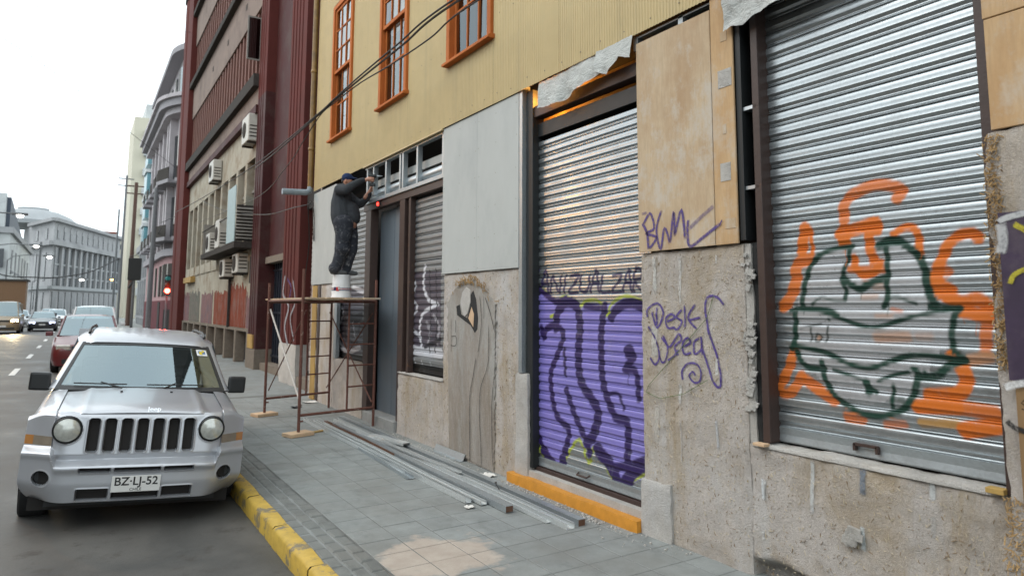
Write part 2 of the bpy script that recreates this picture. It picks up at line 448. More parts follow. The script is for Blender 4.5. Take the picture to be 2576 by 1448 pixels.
def B(name, mat, parent, x0, x1, y0, y1, z0, z1, bevel=0.0, label=None):
    o = MB().box(min(x0, x1), max(x0, x1), min(y0, y1), max(y0, y1), min(z0, z1), max(z0, z1)).build(name, mat, parent, bevel=bevel)
    if label: o['label'] = label
    return o
def clone(src, parent, mw=None):
    """copy one object (sharing its mesh) under another parent; WORLD bookkeeping for empties"""
    c = src.copy(); COL.objects.link(c); c.parent = parent
    return c
def copy_tree(root, mw):
    r = root.copy(); COL.objects.link(r); r.parent = None; r.matrix_world = mw; WORLD[r.name] = mw
    for ch in root.children:
        c = ch.copy(); COL.objects.link(c); c.parent = r
        for g in ch.children:
            d = g.copy(); COL.objects.link(d); d.parent = c
    return r
def fbm(x, y, z, o=4):
    return mnoise.fractal(Vector((x, y, z)), 0.7, 2.0, o)
# ================================================================== ground
g = MB().box(-900, 900, -200, 1600, -0.6, -0.5).build('ground', 'ground'); tag(g, kind='structure')
def road_z(x):
    return float(np.interp(x, [-9, -7.2, -3, -0.4, 1.0, 1.42], [0.0, 0.0, 0.085, 0.045, 0.008, 0.0]))
xs = [-7.6, -7.2, -5, -3, -1.8, -0.9, -0.4, 0.2, 0.7, 1.0, 1.42]
ys = [-25] + list(np.linspace(2, 14, 13)) + [20, 30, 45, 70, 110, 160, 240, 400, 700]
road = MB().grid([[(x, y, road_z(x)) for x in xs] for y in ys], flip=False).build('road', 'road', smooth=True); tag(road, kind='structure')
# cross street behind the dark red building
xr = MB().box(1.45, 60, 43.6, 46.2, -0.2, 0.004).build('side_street', 'road'); tag(xr, kind='structure')
for i in range(9):
    y0 = 22.6 + 7.05 * (i - 1)
    o = MB().grid([[(x, y, road_z(x) + 0.006) for x in (-1.47, -1.33)] for y in (y0, y0 + 2.4)]).build('lane_dash', 'marking'); tag(o, kind='structure')

pav = MB().box(1.53, 9.0, -20, 43.6, -0.3, 0.138).build('pavement', 'slab'); tag(pav, kind='structure')
pav_far = MB().box(1.53, 30, 46.2, 200, -0.3, 0.14).build('far_pavement', 'slab'); tag(pav_far, kind='structure')
pav_left = MB().box(-30, -7.2, -20, 230, -0.3, 0.14).build('opposite_pavement', 'slab'); tag(pav_left, kind='structure')

def stone_mesh(w, l, h, bev=0.006):
    b = MB().box(-w / 2, w / 2, -l / 2, l / 2, -h, 0)
    me = b.mesh('paving_slab'); bm = bmesh.new(); bm.from_mesh(me)
    bmesh.ops.bevel(bm, geom=[e for e in bm.edges if all(v.co.z > -h / 2 for v in e.verts)], offset=bev, segments=1, affect='EDGES')
    bm.to_mesh(me); bm.free(); me.materials.append(M['slab']); return me
bed = MB().quad((1.84, 2.9, 0.1472), (3.84, 2.9, 0.1472), (3.84, 14.3, 0.1472), (1.84, 14.3, 0.1472)).build('mortar_bed', 'ground', pav)
tile_me = stone_mesh(0.292, 0.292, 0.03, 0.003)
for i in range(37):
    for j in range(7):
        x = 2.0 + 0.3 * j; y = 3.09 + 0.3 * i
        if x > 3.83: x = 3.79
        o = bpy.data.objects.new('paving_slab', tile_me); COL.objects.link(o); o.parent = pav
        o.location = (x, y, 0.150 + random.uniform(-0.001, 0.0018)); o.rotation_euler = (random.uniform(-.003, .003), random.uniform(-.003, .003), random.uniform(-.006, .006))
cob_me = stone_mesh(0.098, 0.19, 0.03, 0.012); cob_me.materials.clear(); cob_me.materials.append(M['cobble'])
for i in range(58):
    for j in range(3):
        o = bpy.data.objects.new('cobble', cob_me); COL.objects.link(o); o.parent = pav
        o.location = (1.585 + 0.107 * j, 3.0 + 0.2 * i + 0.1 * (j % 2), 0.149 + random.uniform(-0.006, 0.003))
        o.rotation_euler = (random.uniform(-.03, .03), random.uniform(-.03, .03), random.uniform(-.03, .03))
kroot = thing('kerb', 'yellow painted kerb along the pavement beside the silver car', 'kerb', (1.46, 5, 0))
def kerb_mesh(L=0.98):
    b = MB(); n = 10; prof = [(1.405, -0.1), (1.405, 0.13), (1.425, 0.152), (1.525, 0.156), (1.53, 0.1), (1.53, -0.1)]
    P = []
    for i in range(n + 1):
        y = L * i / n
        P.append([(x + 0.006 * fbm(x * 9, y * 5, z * 9), y, z + 0.006 * fbm(x * 7 + 3, y * 4, z * 8)) for x, z in prof])
    b.grid(P, flip=True); return b.mesh('kerb_stone')
kme = kerb_mesh(); kme.shade_smooth(); kme.set_sharp_from_angle(angle=rad(50))
for i in range(46):
    o = link('kerb_stone', kme, None, kroot); o.location = (random.uniform(-.006, .006), 1.8 + i, random.uniform(-.004, .006))
    o.rotation_euler = (0, 0, 0)
kme.materials.append(M['kerb'])
kl = MB().box(-7.35, -7.2, -20, 230, -0.2, 0.15).build('opposite_kerb', 'kerb_bare'); tag(kl, kind='structure')
for i in range(22):
    MB().box(-7.352, -7.197, 8 + 10 * i, 8.02 + 10 * i, 0, 0.152).build('kerb_joint', 'dark', kl)
kf = MB().box(1.4, 1.53, 47.8, 200, -0.2, 0.152).build('far_kerb', 'kerb_bare'); tag(kf, kind='structure')

# ================================================================== yellow building
YB = thing('yellow_building', 'cream yellow corrugated building with orange windows above a gutted shopfront', 'building', (3.85, 6, 0))

# --- inner shell: keeps the rooms dark behind every gap
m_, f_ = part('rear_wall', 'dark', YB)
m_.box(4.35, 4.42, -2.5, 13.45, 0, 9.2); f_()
m_, f_ = part('side_wall', 'plaster_grey', YB)
m_.box(3.99, 9.0, 13.45, 13.55, 0, 9.2); f_()
m_, f_ = part('roof', 'galv', YB)
m_.box(3.6, 9.0, -2.5, 13.55, 9.2, 9.28); f_()
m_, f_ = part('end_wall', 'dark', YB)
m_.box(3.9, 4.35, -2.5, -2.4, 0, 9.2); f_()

# --- corrugated sheets
Z0, Z1, ZT = 4.17, 4.93, 7.55
WIN = [(6.46, 7.58), (8.86, 9.94), (11.28, 12.38)]
def sheet(y0, y1, z0, z1, off=0.0):
    pitch, dep = 0.034, 0.0065
    n = max(1, round((y1 - y0) / pitch)); q = []
    for i in range(n):
        a = y0 + (y1 - y0) * i / n; w = (y1 - y0) / n
        q += [(a, 0), (a + 0.22 * w, 0), (a + 0.38 * w, -dep), (a + 0.62 * w, -dep), (a + 0.78 * w, 0)]
    q.append((y1, 0))
    zs = np.linspace(z0, z1, max(2, int((z1 - z0) / 0.8) + 1))
    b = MB().grid([[(3.815 + off + d + 0.003 * fbm(y * 0.8, z * 0.8, 0.0), y, z) for y, d in q] for z in zs], flip=True)
    o = b.build('siding_sheet', 'siding', YB); return o
edges = [-2.0, -1.1, -0.2, 0.7, 1.6, 2.5, 3.4, 4.3, 5.2, 5.85, 6.46]
ss = [(edges[i], edges[i + 1], Z0, 9.2) for i in range(len(edges) - 1)]
ss += [(7.58, 8.22, Z0, 9.2), (8.22, 8.86, Z0, 9.2), (9.94, 10.6, Z0, 9.2), (10.6, 11.28, Z0, 9.2), (12.38, 12.9, Z0, 9.2), (12.9, 13.42, Z0, 9.2)]
for a, b in WIN: ss += [(a, b, Z0, Z1), (a, b, ZT, 9.2)]
for i, s in enumerate(ss): sheet(*s, off=0.002 * (i % 2))
m_, f_ = part('screw', 'screw', YB)
for z in (4.26, 5.2, 6.2, 7.2):
    y = 1.7 + (z * 7 % 0.3)
    while y < 13.3:
        if not any(a - 0.12 < y < b + 0.12 and z > 4.8 for a, b in WIN):
            m_.lathe([(0.0075, 0), (0.006, 0.004), (0.0, 0.005)], (3.811, y, z + random.uniform(-.02, .02)), 6, 0, (0, 1, 0), (0, 0, 1), (-1, 0, 0))
        y += 0.30 + random.uniform(-0.02, 0.02)
so = f_(); tag(so, kind='stuff')
m_, f_ = part('drip_edge', 'siding', YB)
m_.box(3.80, 3.86, 7.72, 10.62, 4.150, 4.168); f_()

# --- sash windows
def sash_window(y0, y1, z0, z1, lower_open=False):
    w = MB()
    c = 0.085
    w.box(3.772, 3.90, y0, y0 + c, z0 + 0.05, z1).box(3.772, 3.90, y1 - c, y1, z0 + 0.05, z1).box(3.772, 3.90, y0 + c, y1 - c, z1 - c, z1)
    fr = w.build('window', 'orange_wood', YB, bevel=0.006)
    s = MB().prism([(3.725, z0), (3.725, z0 + 0.035), (3.76, z0 + 0.058), (3.90, z0 + 0.058), (3.90, z0)], 'y', y0 - 0.03, y1 + 0.03).build('sill', 'orange_wood', fr, bevel=0.004)
    zm = (z0 + z1) / 2; a, b = y0 + c, y1 - c
    for k, (za, zb, X) in enumerate(((zm - 0.02, z1 - c, 3.80), (z0 + 0.05, zm + 0.03, 3.845))):
        st = 0.055; q = MB()
        q.box(X, X + 0.04, a, a + st, za, zb).box(X, X + 0.04, b - st, b, za, zb)
        q.box(X, X + 0.04, a + st, b - st, za, za + st).box(X, X + 0.04, a + st, b - st, zb - st, zb)
        so = q.build('sash', 'orange_wood', fr, bevel=0.004)
        nc, nr = 3, 3 if k == 0 else 2
        for i in range(1, nc):
            y = a + st + (b - a - 2 * st) * i / nc
            MB().box(X + 0.004, X + 0.034, y - 0.011, y + 0.011, za + st, zb - st).build('glazing_bar', 'orange_wood', fr)
        for i in range(1, nr):
            z = za + st + (zb - za - 2 * st) * i / nr
            MB().box(X + 0.007, X + 0.031, a + st, b - st, z - 0.011, z + 0.011).build('glazing_bar', 'orange_wood', fr)
        for i in range(nc):
            for j in range(nr):
                ya = a + st + (b - a - 2 * st) * i / nc; yb = a + st + (b - a - 2 * st) * (i + 1) / nc
                z_a = za + st + (zb - za - 2 * st) * j / nr; z_b = za + st + (zb - za - 2 * st) * (j + 1) / nr
                t = random.uniform(-.006, .006); t2 = random.uniform(-.006, .006)
                MB().quad((X + 0.02 + t, ya, z_a), (X + 0.02 - t, yb, z_a), (X + 0.02 - t + t2, yb, z_b), (X + 0.02 + t + t2, ya, z_b)).build('pane', 'pane', fr)
    # blind behind the upper sash, curtains below
    n = 30; P = []
    for i in range(n + 1):
        y = a + (b - a) * i / n; P.append([(3.93 + 0.012 * math.sin(i * 1.7), y, zm - 0.1), (3.93 + 0.012 * math.sin(i * 1.7), y, z1)])
    if y0 > 8: MB().grid(P).build('curtain', 'curtain', fr, smooth=True)
for i, (a, b) in enumerate(WIN): sash_window(a, b, Z1, ZT)

# --- rough masonry
def rough(name, mat, y0, y1, z0, z1, x0, x1, res=0.05, amp=0.008, edge=0.012, parent=YB, label=None, seed=0.0, cut=None):
    ny = max(2, int((y1 - y0) / res)); nz = max(2, int((z1 - z0) / res)); P = []
    for j in range(nz + 1):
        row = []
        for i in range(ny + 1):
            y = y0 + (y1 - y0) * i / ny; z = z0 + (z1 - z0) * j / nz
            d = min(i, ny - i) / 2.0, min(j, nz - j) / 2.0
            e = edge * fbm(y * 6 + seed, z * 6, 3.1)
            yy = y + (e if i in (0, ny) else 0); zz = z + (edge * fbm(y * 6, z * 6 + seed, 7.7) if j == nz else 0)
            rnd = 0.012 if (i in (0, ny) or j == nz) else 0.0
            xx = x0 + rnd + amp * fbm(y * 3 + seed, z * 3, 0.5) + amp * 0.5 * fbm(y * 14, z * 14 + seed, 1.5)
            if cut: xx += cut(y, z)
            row.append((xx, yy, zz))
        P.append(row)
    b = MB(); b.grid(P, flip=True)
    loop = [P[0][i] for i in range(ny + 1)] + [P[j][ny] for j in range(1, nz + 1)] + [P[nz][i] for i in range(ny - 1, -1, -1)] + [P[j][0] for j in range(nz - 1, 0, -1)]
    L = len(loop); k = len(b.v); back = [(x1, p[1], p[2]) for p in loop]; b.v += loop + back
    for i in range(L):
        j = (i + 1) % L; b.f.append((k + i, k + j, k + L + j, k + L + i)); b.mi.append(0)
    o = b.build(name, mat, YB if parent is None else parent, smooth=True, ang=60)
    if label: o['label'] = label
    return o
def hole(yc, zc, ry, rz, d):
    return lambda y, z: d * max(0.0, min(1.0, 2.2 * (1 - math.sqrt(((y - yc) / ry) ** 2 + ((z - zc) / rz) ** 2))))
cav = atx(1850, 1412, 3.85)
rough('pier', 'plaster', 3.12, 4.14, 0.15, 2.335, 3.85, 4.05, 0.035, 0.012, 0.007, label='straw plaster pier with purple handwritten tags between the two painted shutters', seed=1)
rough('sill_wall', 'plaster', 1.585, 3.12, 0.13, 1.0, 3.853, 4.05, 0.03, 0.012, 0.014, seed=2, label='straw plaster wall below the face graffiti shutter',
      cut=lambda y, z: hole(2.92, 0.17, 0.30, 0.12, 0.14)(y, z))
rough('pier', 'plaster_grey', 3.83, 4.15, 0.14, 0.57, 3.815, 3.90, 0.03, 0.006, 0.012, seed=3)
rough('pier', 'plaster', 5.93, 7.70, 0.15, 2.31, 3.85, 4.05, 0.04, 0.010, 0.012, seed=4, label='plaster pier under the large white panel, with a dark weathered patch')
rough('pier', 'plaster_grey', 5.80, 6.02, 0.15, 1.235, 3.835, 4.0, 0.03, 0.008, 0.015, seed=5)
rough('low_wall', 'plaster', 7.70, 9.14, 0.15, 0.985, 3.856, 4.02, 0.04, 0.010, 0.012, seed=6)
rough('low_wall', 'plaster', 10.56, 12.05, 0.15, 1.0, 3.86, 4.02, 0.05, 0.010, 0.012, seed=7)
rough('pier', 'plaster', 12.05, 13.5, 0.15, 2.33, 3.85, 4.0, 0.05, 0.010, 0.012, seed=8)
# weathered patch of render on the second pier
patch = []
_pp = [(1130, 1128), (1128, 900), (1126, 770), (1136, 742), (1150, 722), (1165, 706), (1180, 712), (1195, 702), (1210, 722), (1222, 728), (1236, 752), (1246, 765), (1246, 900), (1243, 1188), (1190, 1160)]
for (xa, ya), (xb, yb) in zip(_pp, _pp[1:] + _pp[:1]):
    n = max(1, int(math.hypot(xb - xa, yb - ya) / 7))
    for i in range(n):
        t = i / n; j = 2.6 if ya < 1100 else 0.5
        patch.append(yz(xa + (xb - xa) * t + random.uniform(-j, j), ya + (yb - ya) * t + random.uniform(-j, j), 3.84))
wp = MB().prism(patch[::-1], 'x', 3.836, 3.86).build('weathered_patch', 'plaster_dark', YB)
wp['label'] = 'dark weathered strip on the pier with black curved lines'
def shard(name, mat, pts, x0, x1):
    MB().prism([yz(x, y, x0) for x, y in pts], 'x', x0, x1).build(name, mat, YB, fix=True)
shard('crevice_shade', 'char_and_shade', [(1150, 792), (1148, 770), (1156, 766), (1160, 790), (1175, 800), (1183, 770), (1182, 745), (1190, 730), (1197, 752), (1202, 800), (1200, 828), (1194, 836), (1184, 818), (1168, 806)], 3.832, 3.85)  # flat black plate painted as the shade inside a hole
shard('bare_timber', 'wood_new', [(1178, 800), (1186, 772), (1192, 790), (1190, 822)], 3.829, 3.845)
shard('stone_lump', 'plaster_grey', [(1163, 785), (1158, 760), (1163, 735), (1172, 722), (1183, 730), (1183, 760), (1176, 788), (1168, 796)], 3.826, 3.85)
shard('stone_lump', 'plaster_dark', [(1206, 770), (1200, 745), (1208, 730), (1216, 745), (1216, 800)], 3.829, 3.85)
# --- panels
def panel(name, mat, pts, x0, x1, bevel=0.002, label=None, parent=YB):
    q = [yz(x, y, x0) for x, y in pts]
    o = MB().prism(q, 'x', x0, x1).build(name, mat, parent, fix=True)
    if label: o['label'] = label
    return o
def rect_panel(name, mat, y0, y1, z0, z1, x0, x1, label=None, bevel=0.003):
    return B(name, mat, YB, x0, x1, y0, y1, z0, z1, bevel, label)
rect_panel('wall_panel', 'white_board', 5.945, 6.838, 2.305, 4.165, 3.828, 3.842, 'white fibre cement panel beside the purple shutter, right half')
rect_panel('wall_panel', 'white_board', 6.840, 7.72, 2.307, 4.165, 3.8284, 3.842, 'white fibre cement panel beside the purple shutter, left half')
m_, f_ = part('panel_screw', 'screw', YB)
for y in (5.99, 6.42, 6.80, 6.88, 7.27, 7.68, 12.1, 12.7, 13.38):
    for k in range(6): m_.lathe([(0.006, 0), (0.0, 0.003)], (3.8275, y + random.uniform(-.01, .01), 2.36 + 0.34 * k + random.uniform(-.02, .02)), 6, 0, (0, 1, 0), (0, 0, 1), (-1, 0, 0))
tag(f_(), kind='stuff')
rect_panel('wall_panel', 'white_board', 12.05, 13.44, 2.32, 4.12, 3.828, 3.842, 'narrow white panel at the far corner behind the worker')
rect_panel('plywood_panel', 'plywood', 3.335, 4.125, 2.34, 4.09, 3.822, 3.838, 'stained plywood panel sprayed with a purple tag')
rect_panel('plywood_panel', 'plywood2', 3.135, 3.332, 2.34, 4.4, 3.826, 3.842, 'narrow orange plywood strip beside the stained panel')
for k in range(5): B('patch', 'plaster_grey' if k % 2 else 'plywood', YB, 3.823, 3.826, 3.15 + 0.03 * (k % 3), 3.24 + 0.03 * (k % 2), 2.45 + 0.34 * k, 2.52 + 0.34 * k + 0.06 * (k % 2))
# --- right-hand end wall: plywood above, crumbling chipboard, a torn poster, a stamped board
rect_panel('plywood_panel', 'plywood2', -1.5, 1.545, 2.78, 3.35, 3.80, 3.82, 'orange plywood at the right edge, lower sheet')
rect_panel('plywood_panel', 'plywood2', -1.5, 1.55, 3.356, 4.16, 3.80, 3.82, 'orange plywood at the right edge, upper sheet')
rough('end_pier', 'plaster', -1.5, 1.58, 0.13, 2.78, 3.80, 4.05, 0.05, 0.02, 0.03, seed=9, label='crumbling plaster wall at the right edge of the picture')

# --- metal studs and frames round the openings
def stud(y, z0, z1, X=3.86, w=0.05, d=0.09, mat='galv_stud'):
    """cold formed channel, open side away from the street corner"""
    t = 0.003
    return MB().prism([(X, y), (X + d, y), (X + d, y + 0.012), (X + d - t, y + 0.012), (X + d - t, y + t), (X + t, y + t), (X + t, y + w - t), (X + d - t, y + w - t), (X + d - t, y + w - 0.012), (X + d, y + w - 0.012), (X + d, y + w), (X, y + w)], 'z', z0, z1).build('stud', mat, YB)
stud(5.885, 1.235, 4.23, 3.835, 0.06, 0.10)
B('stud', 'black', YB, 3.845, 3.95, 3.085, 3.13, 2.36, 4.3, 0.002)
for (x, y0, y1) in ((3.86, 2.98, 3.08),):
    for z in (2.72, 3.28): MB().obox((x + 0.05, 3.03, z), (0.05, 0, 0), (0, 0.055, 0.0), (0, 0, 0.012)).build('bracket', 'galv', YB)
# lintel boxes
for y in (7.75, 8.55, 9.05, 9.15, 9.70, 10.22, 10.50):
    stud(y, 3.60 if y < 10 else 3.66, 4.16, 3.85, 0.05, 0.07)
B('lintel_track', 'galv_stud', YB, 3.845, 3.93, 7.72, 10.6, 3.545, 3.60, 0.003)
B('lintel_track', 'galv_stud', YB, 3.845, 3.93, 7.72, 10.6, 4.12, 4.15, 0.003)
B('lintel_beam', 'white_board', YB, 3.98, 4.04, 7.72, 10.6, 3.82, 3.93)
MB().tube([(3.98, 7.72, 3.70), (3.98, 10.6, 3.70)], 0.075, 14).build('shutter_roll', 'galv', YB, smooth=True)
B('door_head', 'rust_frame', YB, 3.87, 3.98, 7.72, 10.7, 3.44, 3.545, 0.004)
for y0, y1 in ((9.02, 9.20), (10.36, 10.56)): B('door_post', 'rust_frame', YB, 3.87, 4.0, y0, y1, 0.3, 3.44, 0.004)
M['door'] = plain('blue_grey_door', (0.115, 0.14, 0.165), 0.45, var=0.08, scale=3)
M['concrete_step'] = plain('door_step', (0.27, 0.27, 0.26), 0.85, bump=0.3)
B('door', 'door', YB, 4.04, 4.08, 9.20, 9.78, 0.30, 3.42, 0.003, 'tall blue grey steel door between brown posts')
B('door', 'door', YB, 4.04, 4.08, 9.79, 10.36, 0.30, 3.42, 0.003)
B('door_step', 'concrete_step', YB, 3.82, 4.1, 9.15, 10.4, 0.13, 0.30, 0.01)
M['red_light'] = emit('red_lamp', (1, 0.03, 0.02), 5)
rl = thing('indicator_lamp', 'small red lamp glowing above the blue grey door', 'lamp', (3.86, 10.0, 3.5))
MB().lathe([(0.03, 0), (0.03, 0.02), (0.02, 0.035), (0, 0.04)], (3.868, 10.02, 3.49), 12, 0, (0, 1, 0), (0, 0, 1), (-1, 0, 0)).build('lens', 'red_light', rl)
MB().box(3.85, 3.875, 9.95, 10.09, 3.455, 3.525).build('housing', 'black', rl)
# shutter head of the purple shutter
B('lintel_beam', 'rust_frame', YB, 3.90, 4.02, 4.14, 5.88, 3.86, 3.98, 0.004)
B('lintel_beam', 'black', YB, 3.95, 4.05, 4.14, 5.9, 3.66, 3.80)
B('lintel_beam', 'osb', YB, 4.08, 4.12, 4.2, 5.9, 3.85, 4.10)
for y in (4.13, 3.62): stud(y, 4.05, 4.17, 3.85, 0.05, 0.07)
B('lintel_track', 'galv_stud', YB, 3.85, 3.92, 3.1, 4.13, 4.15, 4.165)
# guides of the shutters
B('shutter_guide', 'black', YB, 3.88, 4.02, 5.755, 5.865, 0.32, 4.16, 0.003)
B('shutter_guide', 'rust_frame', YB, 3.86, 4.0, 2.955, 3.01, 1.02, 4.3, 0.003)
B('shutter_guide', 'rust_frame', YB, 3.84, 4.0, 1.50, 1.605, 1.0, 4.3, 0.003)
B('shutter_guide', 'rust_frame', YB, 3.88, 4.0, 8.83, 8.90, 0.98, 3.44, 0.003)
B('shutter_guide', 'rust_frame', YB, 3.88, 4.0, 10.56, 10.62, 1.0, 3.6, 0.003)
B('reveal', 'black', YB, 3.99, 4.04, 2.99, 3.12, 1.0, 4.3)
rough('charred_jamb', 'char_and_shade', 3.015, 3.09, 1.0, 2.34, 3.888, 4.0, 0.04, 0.012, 0.012, seed=31)
rough('broken_render', 'plaster_grey', 3.07, 3.15, 1.0, 2.33, 3.866, 3.95, 0.05, 0.008, 0.012, seed=32)
m_, f_ = part('render_crumbs', 'plaster_grey', YB, smooth=True)
for k in range(70):
    z = random.choice((1.36, 1.66, 2.12)) + random.gauss(0, 0.06); s = random.uniform(0.006, 0.018)
    c = Vector((3.858, 3.085 + random.gauss(0, .018), z))
    m_.obox(c, (s, 0.4 * s, 0.1 * s), (-.4 * s, s * random.uniform(.6, 1.2), 0.3 * s), (0.2 * s, -.3 * s, s * random.uniform(.7, 1.3)))
o_ = f_(); tag(o_, kind='stuff')
rough('mortar_bead', 'plaster_grey', 1.60, 3.10, 0.985, 1.012, 3.842, 3.99, 0.02, 0.006, 0.008, seed=41)
B('step_ledge', 'plaster_grey', YB, 3.86, 3.97, 4.15, 5.8, 0.236, 0.297)
B('mortar_bead', 'plaster_grey', YB, 3.845, 3.99, 7.72, 9.1, 0.978, 0.997, 0.004)
# straw worked into the mud plaster
M['straw_a'] = plain('pale_straw', (0.58, 0.49, 0.35), 0.8, var=0.25); M['straw_b'] = plain('dark_straw', (0.26, 0.18, 0.10), 0.8, var=0.3)
def flecks(n, y0, y1, z0, z1, x0, amp, seed, mat):
    b = MB()
    for _ in range(n):
        y, z = random.uniform(y0, y1), random.uniform(z0, z1); L = random.triangular(0.004, 0.034, 0.007); a = random.gauss(0, 0.9)
        x = x0 + amp * fbm(y * 3 + seed, z * 3, 0.5) + amp * 0.5 * fbm(y * 14, z * 14 + seed, 1.5) - 0.001
        d = Vector((0.0, math.sin(a), math.cos(a))) * L / 2
        b.bar(Vector((x, y, z)) - d, Vector((x, y, z)) + d, random.uniform(.001, .0028), 0.004, (1, 0, 0))
    tag(b.build('straw_fleck', mat, YB), kind='stuff')
for q in ((3.14, 4.12, 0.2, 2.3, 3.85, .012, 1), (1.62, 3.1, 0.2, 0.97, 3.853, .012, 2), (5.98, 7.66, 0.2, 2.27, 3.85, .01, 4), (7.74, 9.1, 0.2, 0.95, 3.856, .01, 6)):
    ar = (q[1] - q[0]) * (q[3] - q[2]); flecks(int(360 * ar), *q, 'straw_a'); flecks(int(260 * ar), *q, 'straw_b')
# orange step
rough('step', 'step', 4.15, 6.07, 0.13, 0.238, 3.765, 3.96, 0.06, 0.004, 0.004, seed=11, label='orange painted concrete step below the purple shutter')

# --- stroke painting -------------------------------------------------
def seg_dist(P, pts):
    d = np.full(len(P), 1e9)
    pts = np.asarray(pts, float)
    if len(pts) == 1: return np.hypot(*(P - pts[0]).T)
    for a, b in zip(pts[:-1], pts[1:]):
        ab = b - a; L = max(ab.dot(ab), 1e-12)
        t = np.clip(((P - a) @ ab) / L, 0, 1)
        q = a + t[:, None] * ab
        d = np.minimum(d, np.hypot(*(P - q).T))
    return d
def inside(P, poly):
    poly = np.asarray(poly, float); c = np.zeros(len(P), bool); j = len(poly) - 1
    for i in range(len(poly)):
        (xi, yi), (xj, yj) = poly[i], poly[j]
        with np.errstate(divide='ignore', invalid='ignore'):
            c ^= ((yi > P[:, 1]) != (yj > P[:, 1])) & (P[:, 0] < (xj - xi) * (P[:, 1] - yi) / (yj - yi + 1e-12) + xi)
        j = i
    return c
def smooth_path(pts, n=5):
    if len(pts) < 3: return pts
    p = [pts[0]] + list(pts) + [pts[-1]]; out = []
    for i in range(1, len(p) - 2):
        a, b, c, d = map(np.array, p[i - 1:i + 3])
        for k in range(n):
            t = k / n
            out.append(tuple(0.5 * (2 * b + (c - a) * t + (2 * a - 5 * b + 4 * c - d) * t * t + (3 * b - a - 3 * c + d) * t ** 3)))
    out.append(tuple(pts[-1])); return out
def paint_at(P, strokes):
    """P: (n,2) y,z; strokes: dict(kind, pts, w, c, a, soft). returns rgba"""
    rgb = np.zeros((len(P), 3)); al = np.zeros(len(P))
    for s in strokes:
        if s['k'] == 'fill':
            m = inside(P, s['p']).astype(float) * s['a']
        else:
            d = seg_dist(P, s['p']); w = s['w'] / 2; so = s['s']
            m = np.clip((w + so - d) / (2 * so), 0, 1); m = m * m * (3 - 2 * m) * s['a']
        na = m + al * (1 - m)
        rgb = np.where(na[:, None] > 1e-6, (np.array(s['c']) * m[:, None] + rgb * (al * (1 - m))[:, None]) / np.maximum(na, 1e-6)[:, None], rgb)
        al = na
    return np.concatenate([rgb, al[:, None]], 1)
def mk_strokes(conv, X, items):
    """items: (points, width, colour[, opacity[, soft]]) in sheet coordinates turned to y,z on plane X; width None = filled"""
    out = []
    for it in items:
        pts, w, c = it[:3]; a = it[3] if len(it) > 3 else 1.0; so = it[4] if len(it) > 4 else 0.009
        q = [yz(*conv(*p), X) for p in pts]
        if w is None: out.append(dict(k='fill', p=q, c=c, a=a)); continue
        e0 = conv(*pts[0]); e1 = conv(pts[0][0], pts[0][1] + 10)
        zz = abs(yz(*e0, X)[1] - yz(*e1, X)[1]) / 10
        out.append(dict(k='line', p=smooth_path(q, 4), w=w * zz, c=c, a=a, s=so))
    return out
SLAT = [(0.000, 0.0), (0.0065, 0.015), (0.009, 0.05), (0.0065, 0.09), (0.001, 0.12), (0.001, 0.15), (0.0055, 0.18), (0.0045, 0.22),
        (0.0048, 0.25), (0.0085, 0.31), (0.0135, 0.37), (0.0168, 0.42), (0.0178, 0.445), (0.0172, 0.465), (0.0170, 0.65), (0.0168, 0.86), (0.0135, 0.93), (0.0075, 0.965), (0.0, 1.0)]
def slat_mesh(y0, y1, z0, pitch, X, res, strokes):
    ny = max(2, int((y1 - y0) / res)) if strokes else 2
    yy = np.linspace(y0, y1, ny + 1)
    P = [[(X - d, y, z0 + f * pitch) for y in yy] for d, f in SLAT]
    b = MB().grid(P, flip=True); me = b.mesh('slat')
    me.shade_smooth(); me.set_sharp_from_angle(angle=rad(40))
    V = np.array(b.v)
    col = paint_at(V[:, 1:3], strokes) if strokes else np.zeros((len(V), 4))
    at = me.attributes.new('paint', 'FLOAT_COLOR', 'POINT'); at.data.foreach_set('color', col.astype(np.float32).ravel())
    return me
def shutter(y0, y1, z0, z1, X, pitch, mat, strokes=None, res=0.006, bar=0.1, label=None, parent=YB, wob=0.0012):
    """bottom bar carries the slats; slats hook into one another"""
    b = MB().prism([(X - 0.012, z0), (X - 0.02, z0 + 0.01), (X - 0.014, z0 + bar * 0.5), (X - 0.02, z0 + bar - 0.006), (X - 0.004, z0 + bar), (X + 0.01, z0 + bar), (X + 0.01, z0)], 'y', y0, y1)
    bb = b.build('roller_shutter', 'galv_stud' if mat == 'shutter' else mat, parent)
    if label: bb['label'] = label
    n = int((z1 - z0 - bar) / pitch); share = None
    for i in range(n):
        za = z0 + bar + i * pitch
        if strokes:
            st = [s for s in strokes if min(p[1] for p in s['p']) - s.get('w', 0) - 0.03 < za + pitch and max(p[1] for p in s['p']) + s.get('w', 0) + 0.03 > za]
            if st: o = link('slat', slat_mesh(y0, y1, 0, pitch, 0, res, [dict(s, p=[(p[0], p[1] - za) for p in s['p']]) for s in st]), mat, bb)
            else: st = None
        else: st = None
        if not st:
            if share is None:
                share = slat_mesh(y0, y1, 0, pitch, 0, res, None); share.materials.append(M[mat])
            o = link('slat', share, None, bb)
        o.location = (X + random.uniform(-wob, wob), 0, za)
        o.rotation_euler = (random.uniform(-.0006, .0006), random.uniform(-0.012, 0.012), 0)
    return bb
